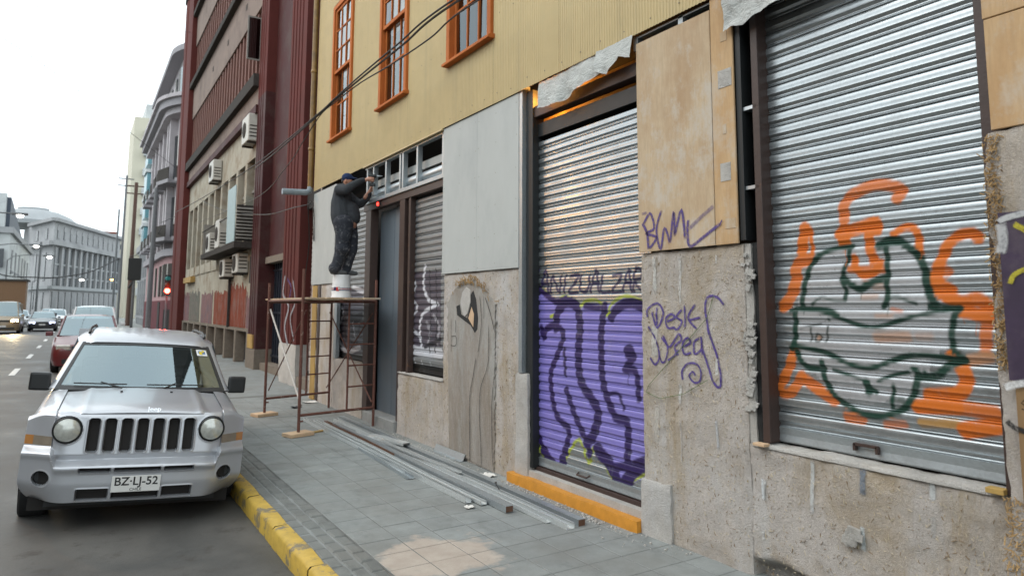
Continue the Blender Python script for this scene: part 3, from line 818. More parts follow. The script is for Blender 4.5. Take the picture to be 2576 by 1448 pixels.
# ================================================================== the five roller shutters and what is sprayed on them
ca = lambda x, y: ((3000 + x / 2.068) / 1.59, (800 + y / 2.068) / 1.59)
cb = lambda x, y: ((2900 + x / 1.0326) / 1.59, (900 + y / 1.0326) / 1.59)
cc = lambda x, y: ((2900 + x / 1.448) / 1.59, (y / 1.448) / 1.59)
cd = lambda x, y: ((2000 + x / 1.112) / 1.59, (1000 + y / 1.112) / 1.59)
ce = lambda x, y: ((2000 + x / 1.448) / 1.59, (y / 1.448) / 1.59)
XS = 3.975
OR = (0.62, 0.145, 0.010); OP = (0.55, 0.24, 0.09); GR = (0.003, 0.036, 0.022)
S = mk_strokes(ca, XS, [([(470, 640), (600, 450), (850, 390), (1150, 350), (1390, 450), (1480, 700), (1700, 930), (1690, 1200), (1500, 1290), (1500, 1450), (1300, 1640), (1000, 1690), (750, 1640), (560, 1450), (400, 1250), (380, 930)], None, (0.62, 0.60, 0.62), 0.30)])
S += mk_strokes(cc, XS, [([(700, 1275), (695, 1200), (745, 1130), (860, 1075), (965, 1075), (1030, 1105), (1005, 1150)], 66, OR, 0.9, 0.010)])
S += mk_strokes(ca, XS, [
    ([(790, 250), (790, 370)], 112, OR), ([(760, 280), (900, 240), (1040, 190)], 110, OR), ([(1050, 190), (1060, 250)], 100, OR), ([(995, 250), (1000, 380), (1030, 490)], 84, OR),
    ([(870, 480), (890, 560), (940, 620), (1030, 600), (1090, 520)], 66, OR), ([(840, 575), (1110, 575)], 60, OR, 0.9),
    ([(465, 230), (440, 420)], 100, OR), ([(510, 240), (530, 440)], 38, OR), ([(500, 490), (400, 540), (390, 680), (345, 800), (290, 880)], 108, OR, 0.92, 0.01),
    ([(1200, 280), (1300, 225), (1390, 260), (1415, 430)], 66, OR), ([(1900, 320), (1850, 275), (1750, 290), (1650, 370), (1600, 480), (1565, 580), (1580, 680), (1670, 740)], 96, OR),
    ([(1560, 560), (1640, 590)], 90, OR, 0.8), ([(1520, 640), (1600, 770), (1760, 840), (1890, 820), (1975, 880), (1985, 960)], 116, OR), ([(1760, 920), (1900, 950)], 110, OR),
    ([(1965, 960), (1960, 1210)], 96, OR, 0.85), ([(1840, 1320), (1990, 1300)], 96, OP, 0.75, 0.012), ([(1060, 1135), (1310, 1130)], 80, OP, 0.55, 0.014), ([(940, 800), (1060, 795)], 36, OP, 0.5, 0.01),
    ([(1400, 1130), (1500, 1130)], 60, OP, 0.35, 0.014), ([(1060, 960), (1180, 960)], 40, OP, 0.4, 0.012), ([(1180, 900), (1260, 920)], 36, OR, 0.5), ([(1040, 720), (1100, 720)], 50, OP, 0.35, 0.012), ([(580, 1135), (575, 1140)], 40, OP, 0.6)])
S += mk_strokes(cb, XS, [
    ([(950, 540), (1000, 620), (975, 690), (850, 700)], 60, OR), ([(800, 745), (960, 750)], 62, OR), ([(820, 815), (960, 820)], 40, (0.45, 0.22, 0.03), 0.7), ([(1000, 845), (1125, 830)], 72, OR), ([(970, 750), (1120, 775)], 62, OR, 0.9),
    ([(290, 520), (265, 600), (228, 675), (275, 690), (325, 620)], 44, OR, 0.9), ([(345, 640), (415, 695), (455, 720)], 50, OR, 0.9), ([(510, 790), (570, 800)], 42, OR, 0.8), ([(670, 820), (745, 822)], 32, OR, 0.6)])
S += mk_strokes(ca, XS, [
    ([(440, 890), (450, 780), (480, 640), (530, 520), (600, 450), (720, 405), (855, 385)], 48, GR), ([(1080, 370), (1180, 330), (1290, 370), (1390, 450), (1450, 550), (1470, 680), (1490, 770), (1550, 870)], 66, GR),
    ([(1080, 380), (1240, 340)], 80, GR, 0.9), ([(840, 395), (820, 500), (785, 590), (770, 660), (800, 740), (800, 820)], 40, GR), ([(1135, 390), (1145, 500), (1150, 620), (1140, 720), (1150, 820), (1110, 880)], 48, GR),
    ([(780, 650), (850, 700), (920, 735), (1000, 690), (1140, 640)], 64, GR), ([(520, 865), (600, 805), (700, 830), (800, 830)], 24, GR, 0.9), ([(1140, 810), (1230, 800), (1310, 830), (1380, 855)], 30, GR, 0.9),
    ([(350, 920), (440, 900), (600, 925), (760, 980), (900, 1030), (1040, 1050), (1200, 1010), (1370, 960), (1560, 925), (1740, 890)], 36, GR), ([(1500, 880), (1740, 900)], 60, GR),
    ([(385, 920), (388, 1050), (380, 1180), (355, 1225)], 50, GR), ([(1735, 900), (1690, 1000), (1680, 1100), (1690, 1220), (1780, 1310)], 55, GR),
    ([(380, 1200), (480, 1220), (640, 1260), (760, 1320), (900, 1370), (1020, 1380), (1150, 1340), (1300, 1290), (1500, 1280), (1790, 1330)], 46, GR),
    ([(430, 1060), (510, 1040), (595, 1025)], 15, (0.02, 0.03, 0.025), 0.9), ([(515, 1070), (518, 1160)], 18, (0.02, 0.03, 0.025)), ([(545, 1135), (570, 1105), (598, 1130), (585, 1165), (555, 1162), (545, 1135)], 15, (0.02, 0.03, 0.025)), ([(657, 1045), (642, 1165)], 18, (0.02, 0.03, 0.025)), ([(660, 990)], 26, GR)])
S += mk_strokes(ca, XS, [([(x, y), (x + random.uniform(-4, 4), y + L)], 7, c_, 0.85, 0.003) for x, y, L, c_ in ((800, 420, 120, OR), (1010, 500, 70, OR), (1590, 700, 110, OR), (1780, 880, 140, OR), (400, 700, 90, OR), (1480, 800, 120, GR), (460, 860, 100, GR), (1690, 1220, 130, GR), (1150, 850, 110, GR), (930, 740, 80, GR), (1880, 960, 150, OR), (1420, 400, 90, OR))])
S += mk_strokes(cb, XS, [
    ([(300, 520), (340, 580), (412, 592)], 26, GR), ([(405, 560), (422, 640), (460, 700), (520, 750), (600, 785), (680, 782), (750, 750), (790, 680), (802, 610), (785, 590)], 26, GR), ([(800, 625), (880, 620), (930, 580), (990, 555)], 34, GR),
    ([(450, 595), (540, 625), (590, 640)], 15, GR), ([(640, 642), (700, 617), (762, 605)], 17, GR), ([(590, 645), (600, 688)], 36, GR), ([(600, 670), (630, 688)], 20, GR), ([(702, 660), (695, 752)], 18, GR), ([(690, 712), (742, 716)], 14, GR), ([(830, 602)], 20, GR), ([(300, 345), (420, 350), (470, 370)], 22, GR)])
shutter(1.60, 3.00, 1.025, 4.35, XS, 0.0955, 'shutter', S, 0.0062, 0.10, 'wide galvanised shutter sprayed with a green face and orange hair')
MB().box(XS - 0.045, XS - 0.012, 2.29, 2.43, 1.09, 1.105).box(XS - 0.045, XS - 0.012, 2.285, 2.30, 1.06, 1.10).box(XS - 0.045, XS - 0.012, 2.42, 2.435, 1.06, 1.10).build('handle', 'rust_frame', YB)

LI = (0.215, 0.18, 0.55); DP = (0.022, 0.010, 0.085); YG = (0.36, 0.42, 0.02)
FONT = {'K': [[(0, 0), (0, 1)], [(1, 1), (0, .45), (1, 0)]], 'A': [[(0, 0), (.5, 1), (1, 0)], [(.2, .4), (.8, .4)]], 'N': [[(0, 0), (0, 1), (1, 0), (1, 1)]], 'I': [[(.5, 0), (.5, 1)]],
        'Z': [[(0, 1), (1, 1), (0, 0), (1, 0)]], 'U': [[(0, 1), (0, .25), (.5, 0), (1, .25), (1, 1)]], 'L': [[(0, 1), (0, 0), (1, 0)]], 'R': [[(0, 0), (0, 1), (.8, .9), (.8, .6), (0, .5), (1, 0)]],
        'C': [[(1, .85), (.5, 1), (0, .6), (0, .3), (.5, 0), (1, .15)]], 'D': [[(0, 0), (0, 1), (.7, .85), (1, .5), (.7, .1), (0, 0)]], 'P': [[(0, 0), (0, 1), (.9, .9), (.9, .55), (0, .5)]], 'T': [[(.5, 0), (.5, 1)], [(0, 1), (1, 1)]],
        'E': [[(1, 1), (0, 1), (0, 0), (1, 0)], [(0, .5), (.8, .5)]], 'S': [[(1, .9), (.4, 1), (0, .75), (1, .3), (.6, 0), (0, .1)]], 'H': [[(0, 0), (0, 1)], [(1, 0), (1, 1)], [(0, .5), (1, .5)]], 'F': [[(1, 1), (0, 1), (0, 0)], [(0, .5), (.8, .5)]],
        'O': [[(.5, 1), (0, .6), (0, .4), (.5, 0), (1, .4), (1, .6), (.5, 1)]], '1': [[(.3, .8), (.6, 1), (.6, 0)]], '2': [[(0, .8), (.5, 1), (1, .7), (0, 0), (1, 0)]], 'Y': [[(0, 1), (.5, .5), (1, 1)], [(.5, .5), (.5, 0)]], 'M': [[(0, 0), (0, 1), (.5, .4), (1, 1), (1, 0)]], 'G': [[(1, .85), (.5, 1), (0, .6), (0, .3), (.5, 0), (1, .2), (1, .5), (.6, .5)]]}
T = [([(132, 205), (190, 165), (245, 215), (300, 210), (360, 235), (480, 240), (560, 215), (650, 240), (650, 1010), (560, 1060), (520, 1020), (430, 880), (400, 900), (350, 840), (310, 880), (285, 960), (240, 960), (180, 860), (150, 760), (138, 450)], None, LI, 0.88),
     ([(165, 150), (215, 190), (250, 232), (290, 205), (340, 225), (362, 245), (385, 228), (440, 226), (482, 285), (500, 240), (560, 205), (610, 215), (660, 240)], 13, YG, 0.85), ([(138, 430), (138, 700), (168, 850), (230, 965), (272, 1010)], 20, YG, 0.85), ([(290, 940), (355, 838), (400, 945), (425, 872), (480, 965), (540, 1090), (585, 1035), (660, 985)], 15, YG, 0.9),
     ([(232, 295), (250, 290), (245, 310)], 18, YG), ([(480, 290), (490, 280)], 18, YG), ([(352, 250), (372, 245)], 16, YG),
     ([(150, 185), (142, 300), (146, 440), (150, 600), (160, 760), (200, 880), (262, 1000)], 22, DP), ([(268, 1005), (290, 900), (312, 800), (260, 740), (236, 640), (232, 540), (262, 460), (287, 375), (252, 332), (212, 350), (200, 388), (190, 345)], 26, DP),
     ([(252, 345), (262, 275), (300, 232), (345, 250), (360, 330), (355, 420), (355, 520), (372, 600), (440, 712), (420, 820), (390, 850)], 36, DP), ([(180, 170), (250, 228), (300, 215)], 22, DP), ([(385, 248), (475, 258)], 22, DP),
     ([(470, 250), (456, 350), (456, 450), (460, 560), (480, 650), (520, 742), (570, 765), (575, 860), (570, 945)], 32, DP), ([(500, 300), (530, 255), (590, 235), (660, 262)], 34, DP), ([(578, 452), (584, 456)], 52, DP), ([(602, 480), (560, 528), (610, 540), (622, 660)], 26, DP),
     ([(290, 440), (296, 555)], 15, DP), ([(300, 622), (342, 742), (390, 850), (405, 905)], 27, DP), ([(490, 640), (532, 640), (556, 705)], 13, DP), ([(150, 640), (170, 780)], 18, DP), ([(200, 890), (265, 985), (285, 930)], 40, DP),
     ([(440, 885), (500, 960), (545, 1055), (600, 975), (660, 945)], 50, DP), ([(500, 960), (600, 960)], 30, DP), ([(312, 800), (302, 905)], 16, DP), ([(150, 300), (152, 330)], 12, DP)]
T = [(t[0], t[1] * 1.32 if (t[1] and t[2] is DP) else t[1], *t[2:]) for t in T]
xx = 138
for ch in 'KANIZUALZAR':
    w = 22 if ch == 'I' else 38
    for st in FONT[ch]:
        T.append(([(xx + p[0] * w + (p[1] - .5) * 8, 188 - (xx - 138) * 0.012 - p[1] * (96 if ch in 'KAR' else 70)) for p in st], 15, (0.03, 0.022, 0.08), 0.95, 0.006))
    xx += w + 10
T += [([(x, y), (x + random.uniform(-2, 2), y + L)], 5, DP, 0.85, 0.003) for x, y, L in ((262, 1000, 35), (545, 1060, 40), (575, 540, 60), (456, 560, 70), (355, 420, 60), (232, 640, 50), (390, 880, 40), (150, 600, 50))]
S2 = mk_strokes(cd, XS, T)
shutter(4.13, 5.79, 0.335, 3.66, XS, 0.0885, 'shutter', S2, 0.008, 0.09, 'narrow galvanised shutter with a lilac and dark purple graffiti piece')
MB().tube([(XS - 0.02, 4.95, 0.40), (XS - 0.05, 4.96, 0.385), (XS - 0.05, 5.10, 0.385), (XS - 0.02, 5.11, 0.40)], 0.009, 6).build('handle', 'rust_frame', YB)
MB().box(3.93, 3.97, 4.14, 5.8, 0.296, 0.33).build('shutter_track', 'rust_frame', YB)

WH = (0.62, 0.62, 0.66); PU = (0.06, 0.03, 0.09)
cg = lambda x, y: ((1000 + x / 1.448) / 1.59, (1000 + y / 1.448) / 1.59)
BLK = (0.02, 0.017, 0.024)
S3 = mk_strokes(cg, XS, [([(905, 130), (1112, 120), (1112, 560), (905, 560)], None, (0.05, 0.032, 0.06), 0.72), ([(905, 560), (1000, 590), (1112, 600)], 56, WH, 0.9, 0.01), ([(940, 50), (928, 160), (965, 190), (950, 260)], 20, WH), ([(1020, 90), (1010, 200), (1040, 285), (1090, 310)], 26, WH), ([(1000, 570), (988, 460), (1000, 380), (1040, 340), (1095, 312)], 24, WH),
    ([(905, 660), (908, 560)], 40, WH, 0.8), ([(915, 260), (975, 330), (930, 420), (985, 500)], 22, WH, 0.8), ([(1030, 420), (1050, 480), (1035, 550)], 30, (0.3, 0.29, 0.32), 0.9), ([(1070, 380), (1100, 440), (1090, 540)], 26, (0.34, 0.33, 0.36), 0.9), ([(1045, 120), (1052, 400), (1045, 590)], 13, BLK), ([(1082, 110), (1088, 400), (1076, 590)], 13, BLK), ([(1020, 560), (1105, 520)], 26, BLK), ([(925, 620), (925, 690)], 12, WH, 0.8), ([(960, 630), (962, 700)], 12, WH, 0.7), ([(1000, 640), (1000, 710)], 12, WH, 0.7), ([(1050, 650), (1050, 700)], 12, WH, 0.6)])
shutter(7.71, 8.84, 1.02, 3.44, XS, 0.088, 'shutter_old', S3, 0.012, 0.10, 'dull shutter right of the blue grey door with white spray marks')
S4 = mk_strokes(cg, XS, [([(505, 250), (660, 210), (660, 600), (505, 600)], None, (0.04, 0.026, 0.05), 0.7), ([(515, 400), (528, 540), (570, 585), (640, 560)], 28, WH, 0.9), ([(560, 330), (600, 400), (650, 380)], 46, BLK, 0.9), ([(600, 215), (660, 240)], 26, WH, 0.8), ([(560, 400), (560, 500), (600, 540)], 30, BLK, 0.8), ([(640, 440), (620, 540)], 30, BLK, 0.8), ([(520, 300), (545, 360), (530, 420)], 18, WH, 0.8), ([(600, 420), (612, 500)], 16, WH, 0.8)])
shutter(10.58, 12.05, 1.02, 3.66, XS, 0.088, 'shutter_old', S4, 0.015, 0.09, 'dull shutter left of the blue grey door, behind the worker')

# --- strokes sprayed on walls: thin feathered ribbons of paint
def ribbons(name, conv, X, items, parent=YB, label=None, surf=None):
    V, F, Cc = [], [], []
    for it in items:
        pts, w, c = it[:3]; a = it[3] if len(it) > 3 else 1.0
        q = smooth_path([yz(*conv(*p), X) for p in pts], 5)
        if len(q) == 2: q = [tuple(np.array(q[0]) + (np.array(q[1]) - np.array(q[0])) * t) for t in np.linspace(0, 1, 9)]
        e0 = conv(*pts[0]); e1 = conv(pts[0][0], pts[0][1] + 10); zz = abs(yz(*e0, X)[1] - yz(*e1, X)[1]) / 10
        h = w * zz / 2; k = len(V)
        for i, p in enumerate(q):
            d = np.array(q[min(i + 1, len(q) - 1)]) - np.array(q[max(i - 1, 0)]); L = np.hypot(*d) or 1; nx, ny = -d[1] / L, d[0] / L
            for s, al in ((-1.5, 0), (-0.8, a), (0.8, a), (1.5, 0)):
                a2, b2 = p[0] + nx * h * s, p[1] + ny * h * s; V.append(((surf(a2, b2) if surf else X), a2, b2)); Cc.append((*c, al if 0 < i < len(q) - 1 else 0))
        for i in range(len(q) - 1):
            for j in range(3): F.append((k + 4 * i + j, k + 4 * i + j + 1, k + 4 * i + 5 + j, k + 4 * i + 4 + j))
    me = bpy.data.meshes.new(name); me.from_pydata(V, [], F); me.update()
    at = me.attributes.new('paint', 'FLOAT_COLOR', 'POINT'); at.data.foreach_set('color', np.array(Cc, np.float32).ravel())
    o = link(name, me, 'spray', parent)
    if label: o['label'] = label
    return o
def on_rough(x0, amp, seed, off=0.006):
    return lambda y, z: x0 + amp * fbm(y * 3 + seed, z * 3, 0.5) + amp * 0.5 * fbm(y * 14, z * 14 + seed, 1.5) - off
TP = (0.075, 0.045, 0.21)
ribbons('painted_tag', cd, 3.828, [([(690, 250), (692, 340)], 9, TP), ([(652, 300), (650, 262), (690, 236), (718, 275), (705, 330), (690, 340), (668, 270)], 9, TP), ([(735, 318), (768, 300), (752, 284), (730, 310), (742, 345), (772, 342)], 9, TP), ([(800, 262), (775, 295), (798, 318), (782, 352), (765, 345)], 9, TP),
    ([(812, 240), (815, 350)], 9, TP), ([(862, 238), (828, 300), (872, 352)], 9, TP), ([(830, 312), (888, 298)], 9, TP), ([(655, 335), (680, 380), (698, 430), (700, 480), (682, 508), (660, 475)], 9, TP), ([(712, 385), (740, 430), (735, 480), (715, 500), (700, 470)], 8, TP),
    ([(720, 375), (745, 430), (770, 400), (790, 372), (800, 400), (770, 430), (790, 470)], 9, TP), ([(810, 430), (840, 410), (828, 390), (806, 415), (815, 460), (845, 455)], 9, TP), ([(880, 390), (855, 410), (860, 460), (888, 440), (888, 385), (895, 470)], 9, TP), ([(740, 490), (770, 470), (790, 440)], 8, TP),
    ([(808, 580), (805, 535), (830, 505), (868, 505), (888, 540), (880, 582), (855, 588), (835, 560), (850, 540), (865, 560)], 8, TP), ([(992, 245), (965, 212), (930, 203), (910, 225), (908, 280), (930, 390), (955, 470), (975, 550), (975, 600), (962, 608), (940, 575), (920, 520), (895, 440)], 10, TP)],
    label='purple handwritten tag on the plaster pier', surf=on_rough(3.85, 0.012, 1))
ribbons('painted_tag', ce, 3.8185, [([(822, 1290), (850, 1350), (860, 1445)], 16, TP, 0.85), ([(830, 1300), (868, 1235), (892, 1320), (845, 1352), (905, 1375), (862, 1442)], 14, TP, 0.85), ([(935, 1215), (905, 1330), (930, 1442), (952, 1320), (985, 1410)], 14, TP, 0.85), ([(985, 1410), (1005, 1225), (1010, 1370)], 14, TP, 0.85),
    ([(1010, 1370), (1050, 1215), (1072, 1390)], 16, TP, 0.85), ([(1090, 1270), (1085, 1340), (1100, 1425), (1180, 1370), (1280, 1290)], 16, TP, 0.85), ([(1275, 1285), (1282, 1290)], 30, TP, 0.9), ([(1090, 1330), (1160, 1260), (1240, 1190)], 20, TP, 0.45), ([(820, 1240), (850, 1230)], 14, TP, 0.4)],
    label='purple tag along the bottom of the plywood panel')
DK = (0.02, 0.018, 0.016)
ribbons('painted_line', cg, 3.826, [([(1330, 260), (1340, 400), (1330, 520), (1320, 595)], 4.3, DK), ([(1308, 620), (1290, 740), (1272, 850), (1272, 1080), (1272, 1235)], 5.0, DK), ([(1360, 270), (1390, 360), (1418, 480)], 5.0, DK), ([(1380, 430), (1382, 600), (1370, 690), (1335, 800), (1328, 950), (1335, 1100), (1340, 1255)], 4.3, DK),
    ([(1420, 310), (1420, 640), (1400, 900), (1405, 1270)], 4.3, DK), ([(1165, 390), (1165, 600)], 3.7, DK), ([(1190, 400), (1190, 480)], 3.7, DK), ([(1165, 500), (1192, 500), (1192, 550), (1160, 550)], 3.7, DK)], label='black curved lines on the weathered strip')
for it_ in [([(680, 20), (682, 200)], 16, (0.6, 0.6, 0.57), 0.7), ([(790, 20), (792, 250)], 12, (0.6, 0.6, 0.58), 0.6), ([(685, 330), (680, 480)], 34, (0.58, 0.57, 0.54), 0.7), ([(795, 590), (795, 690)], 12, (0.6, 0.6, 0.58), 0.7), ([(690, 680), (692, 860)], 24, (0.55, 0.52, 0.47), 0.6), ([(955, 20), (955, 60)], 10, (0.6, 0.6, 0.58), 0.6),
    ([(958, 750), (960, 890)], 12, (0.5, 0.52, 0.54), 0.7), ([(1160, 1010), (1162, 1110)], 12, (0.55, 0.58, 0.6), 0.8), ([(955, 480), (958, 560)], 14, (0.58, 0.58, 0.56), 0.7), ([(798, 740), (800, 960)], 9, (0.5, 0.48, 0.45), 0.5)]: ribbons('painted_streak', cd, 3.829, [it_], surf=on_rough(3.85, 0.012, 1))
for it_ in [([(352, 960), (354, 1200)], 16, (0.55, 0.57, 0.57), 0.7), ([(565, 1000), (568, 1120)], 22, (0.16, 0.19, 0.23), 0.8), ([(563, 1240), (566, 1350)], 18, (0.52, 0.56, 0.57), 0.8), ([(848, 1050), (850, 1140)], 20, (0.52, 0.54, 0.54), 0.8), ([(152, 1050), (152, 1140)], 12, (0.58, 0.58, 0.56), 0.8), ([(150, 1260), (152, 1300)], 10, (0.6, 0.6, 0.58), 0.8), ([(852, 1200), (852, 1300)], 14, (0.45, 0.45, 0.43), 0.4)]: ribbons('painted_streak', cb, 3.834, [it_], surf=on_rough(3.853, 0.012, 2))
# ================================================================== loose sheets hanging in the openings
def hanging(name, label, y0, y1, ztop, zbot, X, seed, n=44, mth=16, amp=0.05):
    P = []
    for i in range(n + 1):
        t = i / n; y = y0 + (y1 - y0) * t; row = []
        zt, zb = ztop(t), zbot(t)
        for j in range(mth + 1):
            s = j / mth; z = zt + (zb - zt) * s
            f = amp * (0.35 + s) * (fbm(y * 3.2 + seed, z * 1.6, seed) + 0.22 * math.sin(y * 19 + 3 * fbm(y * 3, z * 4, seed)))
            row.append((X - 0.03 * s + f * 0.5, y + 0.02 * fbm(y * 4, z * 4, seed + 3), z + 0.012 * fbm(y * 9, 1, seed)))
        P.append(row)
    o = MB().grid(P).build(name, 'tarp', None, smooth=True, ang=80)
    return tag(o, label, 'sheet', 'loose sheets left above the shutters')
li = lambda *p: (lambda t: float(np.interp(t, [a for a, _ in p], [b for _, b in p])))
hanging('loose_sheet', 'torn grey membrane hanging above the purple shutter, longer left piece', 5.56, 4.52, li((0, 4.16), (1, 4.18)), li((0, 3.90), (.3, 3.86), (.7, 3.93), (1, 3.98)), 3.83, 1.3)
hanging('loose_sheet', 'short crumpled grey membrane above the purple shutter by the plywood', 4.62, 4.16, li((0, 4.18), (1, 4.18)), li((0, 4.0), (.35, 3.92), (.7, 4.03), (1, 3.98)), 3.81, 5.1, 30)
hanging('loose_sheet', 'dirty white sheet hanging over the top corner of the face graffiti shutter', 3.17, 2.2, li((0, 4.35), (1, 4.3)), li((0, 3.86), (.15, 3.85), (.4, 3.88), (.75, 3.93), (1, 3.97)), 3.80, 9.4, 50, 20, 0.08)

# ================================================================== the right edge: poster, stamped board, straw
M['poster'] = plain('purple_poster', (0.035, 0.020, 0.045), 0.6, var=0.4, scale=5, dirt=(0.07, 0.05, 0.07), dscale=6)
po = MB().grid([[(3.757 + 0.004 * fbm(y * 6, z * 6, 2), y, z + (0.012 * fbm(y * 20, 0, 4) if z in (1.56, 2.36) else 0)) for y in np.linspace(0.9, 1.525, 12)] for z in [1.56, 1.7, 1.85, 2.0, 2.15, 2.36]], flip=True).build('poster', 'poster', None, smooth=True)
tag(po, 'torn dark purple poster pasted on the crumbling wall at the right edge', 'poster')
me_p = lambda X: None
cR = lambda x, y: ((3600 + x / 1.4456) / 1.59, (1300 + y / 1.4456) / 1.59)
ribbons('paint_edge', cR, 3.752, [([(600, 360), (650, 345), (717, 335), (800, 330)], 34, (0.62, 0.62, 0.62), 0.95)], po)
ribbons('paint_mark', lambda x, y: (x, y), 3.752, [([(2540, 715), (2552, 690), (2590, 672)], 10, (0.45, 0.38, 0.03)), ([(2548, 562), (2600, 590)], 12, (0.45, 0.38, 0.03)), ([(2512, 560), (2530, 548), (2600, 530)], 13, (0.5, 0.5, 0.5), 0.9), ([(2516, 560), (2522, 600), (2516, 640)], 20, (0.5, 0.5, 0.5), 0.8)], po)
M['stamped'] = board_mat('brown_chipboard', (0.235, 0.145, 0.07), (0.13, 0.08, 0.04))
sb = MB().box(3.765, 3.775, 0.9, 1.505, 0.98, 1.55).build('stamped_board', 'stamped', None)
tag(sb, 'brown stamped board with dark lettering at the right edge under the poster', 'board')
def stroke_text(rows, X, y_start, z_top, h, w, gap, lh, flip=False, width=0.006, c=(0.03, 0.02, 0.012)):
    V, F, Cc = [], [], []
    for r, row in enumerate(rows):
        y = y_start
        for ch in row:
            for st in FONT.get(ch, []):
                q = [(y - p[0] * w if not flip else y - (1 - p[0]) * w, z_top - r * lh - h + ((1 - p[1]) if flip else p[1]) * h) for p in st]
                k = len(V)
                for i, p in enumerate(q):
                    d = np.array(q[min(i + 1, len(q) - 1)]) - np.array(q[max(i - 1, 0)]); L = np.hypot(*d) or 1; nx, ny = -d[1] / L * width / 2, d[0] / L * width / 2
                    V += [(X, p[0] - nx, p[1] - ny), (X, p[0] + nx, p[1] + ny)]; Cc += [(*c, 0.9)] * 2
                F += [(k + 2 * i, k + 2 * i + 1, k + 2 * i + 3, k + 2 * i + 2) for i in range(len(q) - 1)]
            y -= (w + gap)
    me = bpy.data.meshes.new('lettering'); me.from_pydata(V, [], F); me.update()
    at = me.attributes.new('paint', 'FLOAT_COLOR', 'POINT'); at.data.foreach_set('color', np.array(Cc, np.float32).ravel())
    return me
# the board was nailed on upside down: its stencilled rows read mirrored
link('lettering', stroke_text(['SHEET 1', '', 'LINE 2', 'CALIDAD A', 'PLANTA', 'PRODUCTO'], 3.7625, 1.485, 1.47, 0.045, 0.03, 0.010, 0.075, True), 'spray', sb)
ribbons('paint_mark', cR, 3.761, [([(615, 550), (660, 590), (740, 620)], 26, (0.012, 0.012, 0.012))], sb)
M['straw'] = board_mat('straw', (0.40, 0.26, 0.12), (0.22, 0.13, 0.05))
def straw(name, n, fy, fz, X, parent=None, mat='straw', lab=None):
    b = MB()
    for _ in range(n):
        y, z = fy(), fz(); L = random.triangular(0.008, 0.05, 0.012); a = random.uniform(-1.5, 1.5); t = random.uniform(-.5, .5)
        d = Vector((-abs(t) * 0.8, math.sin(a), -math.cos(a))).normalized() * L / 2
        b.bar(Vector((X + random.uniform(-.012, .02), y, z)) - d, Vector((X + random.uniform(-.012, .02), y, z)) + d, random.uniform(.0015, .006), 0.002, (1, 0, 0))
    o = b.build(name, mat, parent); tag(o, lab, kind='stuff'); return o
tri = random.triangular
straw('straw_tufts', 900, lambda: tri(1.44, 1.62, 1.54), lambda: random.uniform(0.25, 1.0), 3.80, YB)
straw('straw_tufts', 600, lambda: tri(1.50, 1.60, 1.55), lambda: random.uniform(1.6, 2.75), 3.785, YB)
straw('straw_tufts', 90, lambda: tri(6.45, 7.55, 6.9), lambda: 0, 3.83, YB)
bpy.data.objects.remove(bpy.data.objects[[o.name for o in bpy.data.objects if o.name.startswith('straw_tufts')][-1]])
b = MB()
for _ in range(80):                      # frayed top edge of the weathered patch
    t = random.choice((random.gauss(.28, .09), random.gauss(.55, .12), random.random())); t = min(1, max(0, t)); x, y = np.interp(t, [0, .25, .5, .75, 1], [1140, 1165, 1195, 1222, 1246]), np.interp(t, [0, .25, .5, .75, 1], [735, 705, 702, 725, 765])
    q = yz(x, y, 3.83); L = random.uniform(0.03, 0.09); a = random.uniform(-1.6, 1.6)
    c = Vector((3.825 - random.random() * 0.02, q[0] + random.uniform(-.05, .05), q[1] + random.uniform(-.04, .05))); d = Vector((-.3, math.sin(a), math.cos(a))) * L / 2
    b.bar(c - d, c + d, random.uniform(.005, .012), 0.003, (1, 0, 0))
tag(b.build('straw_tufts', 'straw', YB), kind='stuff')
# small odds along the sill
for a_, b_, c_, m__ in ((13.05, 13.35, 2.3, 'osb'), (12.85, 12.98, 2.3, 'rust_frame')): B('timber_strip', m__, YB, 3.835, 3.85, a_, b_, 0.16, c_)
B('stud', 'galv_stud', YB, 3.86, 3.92, 11.90, 12.05, 1.0, 4.1)
B('wedge', 'wood_new', YB, 3.80, 3.86, 2.96, 3.05, 1.0, 1.018, 0.002)
B('wedge', 'osb', YB, 3.80, 3.86, 1.60, 1.68, 1.004, 1.03, 0.002)
b = MB()
for _ in range(26):
    s = random.uniform(0.008, 0.022); c = Vector((3.838, 2.42 + random.gauss(0, .022), 0.585 + random.gauss(0, .022)))
    b.obox(c, (s, .3 * s, 0), (-.3 * s, s, .2 * s), (0, -.2 * s, s))
tag(b.build('mortar_lump', 'plaster_grey', YB), kind='stuff')

# ================================================================== pipes and cables at the far corner
M['pipe_brown'] = plain('brown_pipe', (0.20, 0.115, 0.03), 0.4, 0.2, var=0.3, dirt=(0.08, 0.05, 0.02))
M['pipe_grey'] = plain('grey_pvc', (0.22, 0.27, 0.31), 0.4)
dp = thing('drain_pipe', 'brown vertical drain pipe down the far corner of the yellow building', 'pipe', (3.75, 13.5, 4.2))
MB().tube([(3.76, 13.50, 4.25), (3.76, 13.50, 9.3)], 0.055, 12).build('pipe', 'pipe_brown', dp, smooth=True)
for z in (5.0, 6.6, 8.2): MB().lathe([(0.062, 0), (0.068, 0.01), (0.068, 0.05), (0.062, 0.06)], (3.76, 13.50, z), 12).build('collar', 'pipe_brown', dp, smooth=True)
MB().tube([(3.76, 13.50, 4.27), (3.75, 13.50, 4.19), (3.68, 13.50, 4.15), (3.22, 13.49, 4.13)], [0.055, 0.057, 0.06, 0.06], 12).build('outlet', 'pipe_grey', dp, smooth=True)
M['cable'] = plain('black_cable', (0.014, 0.012, 0.013), 0.55)
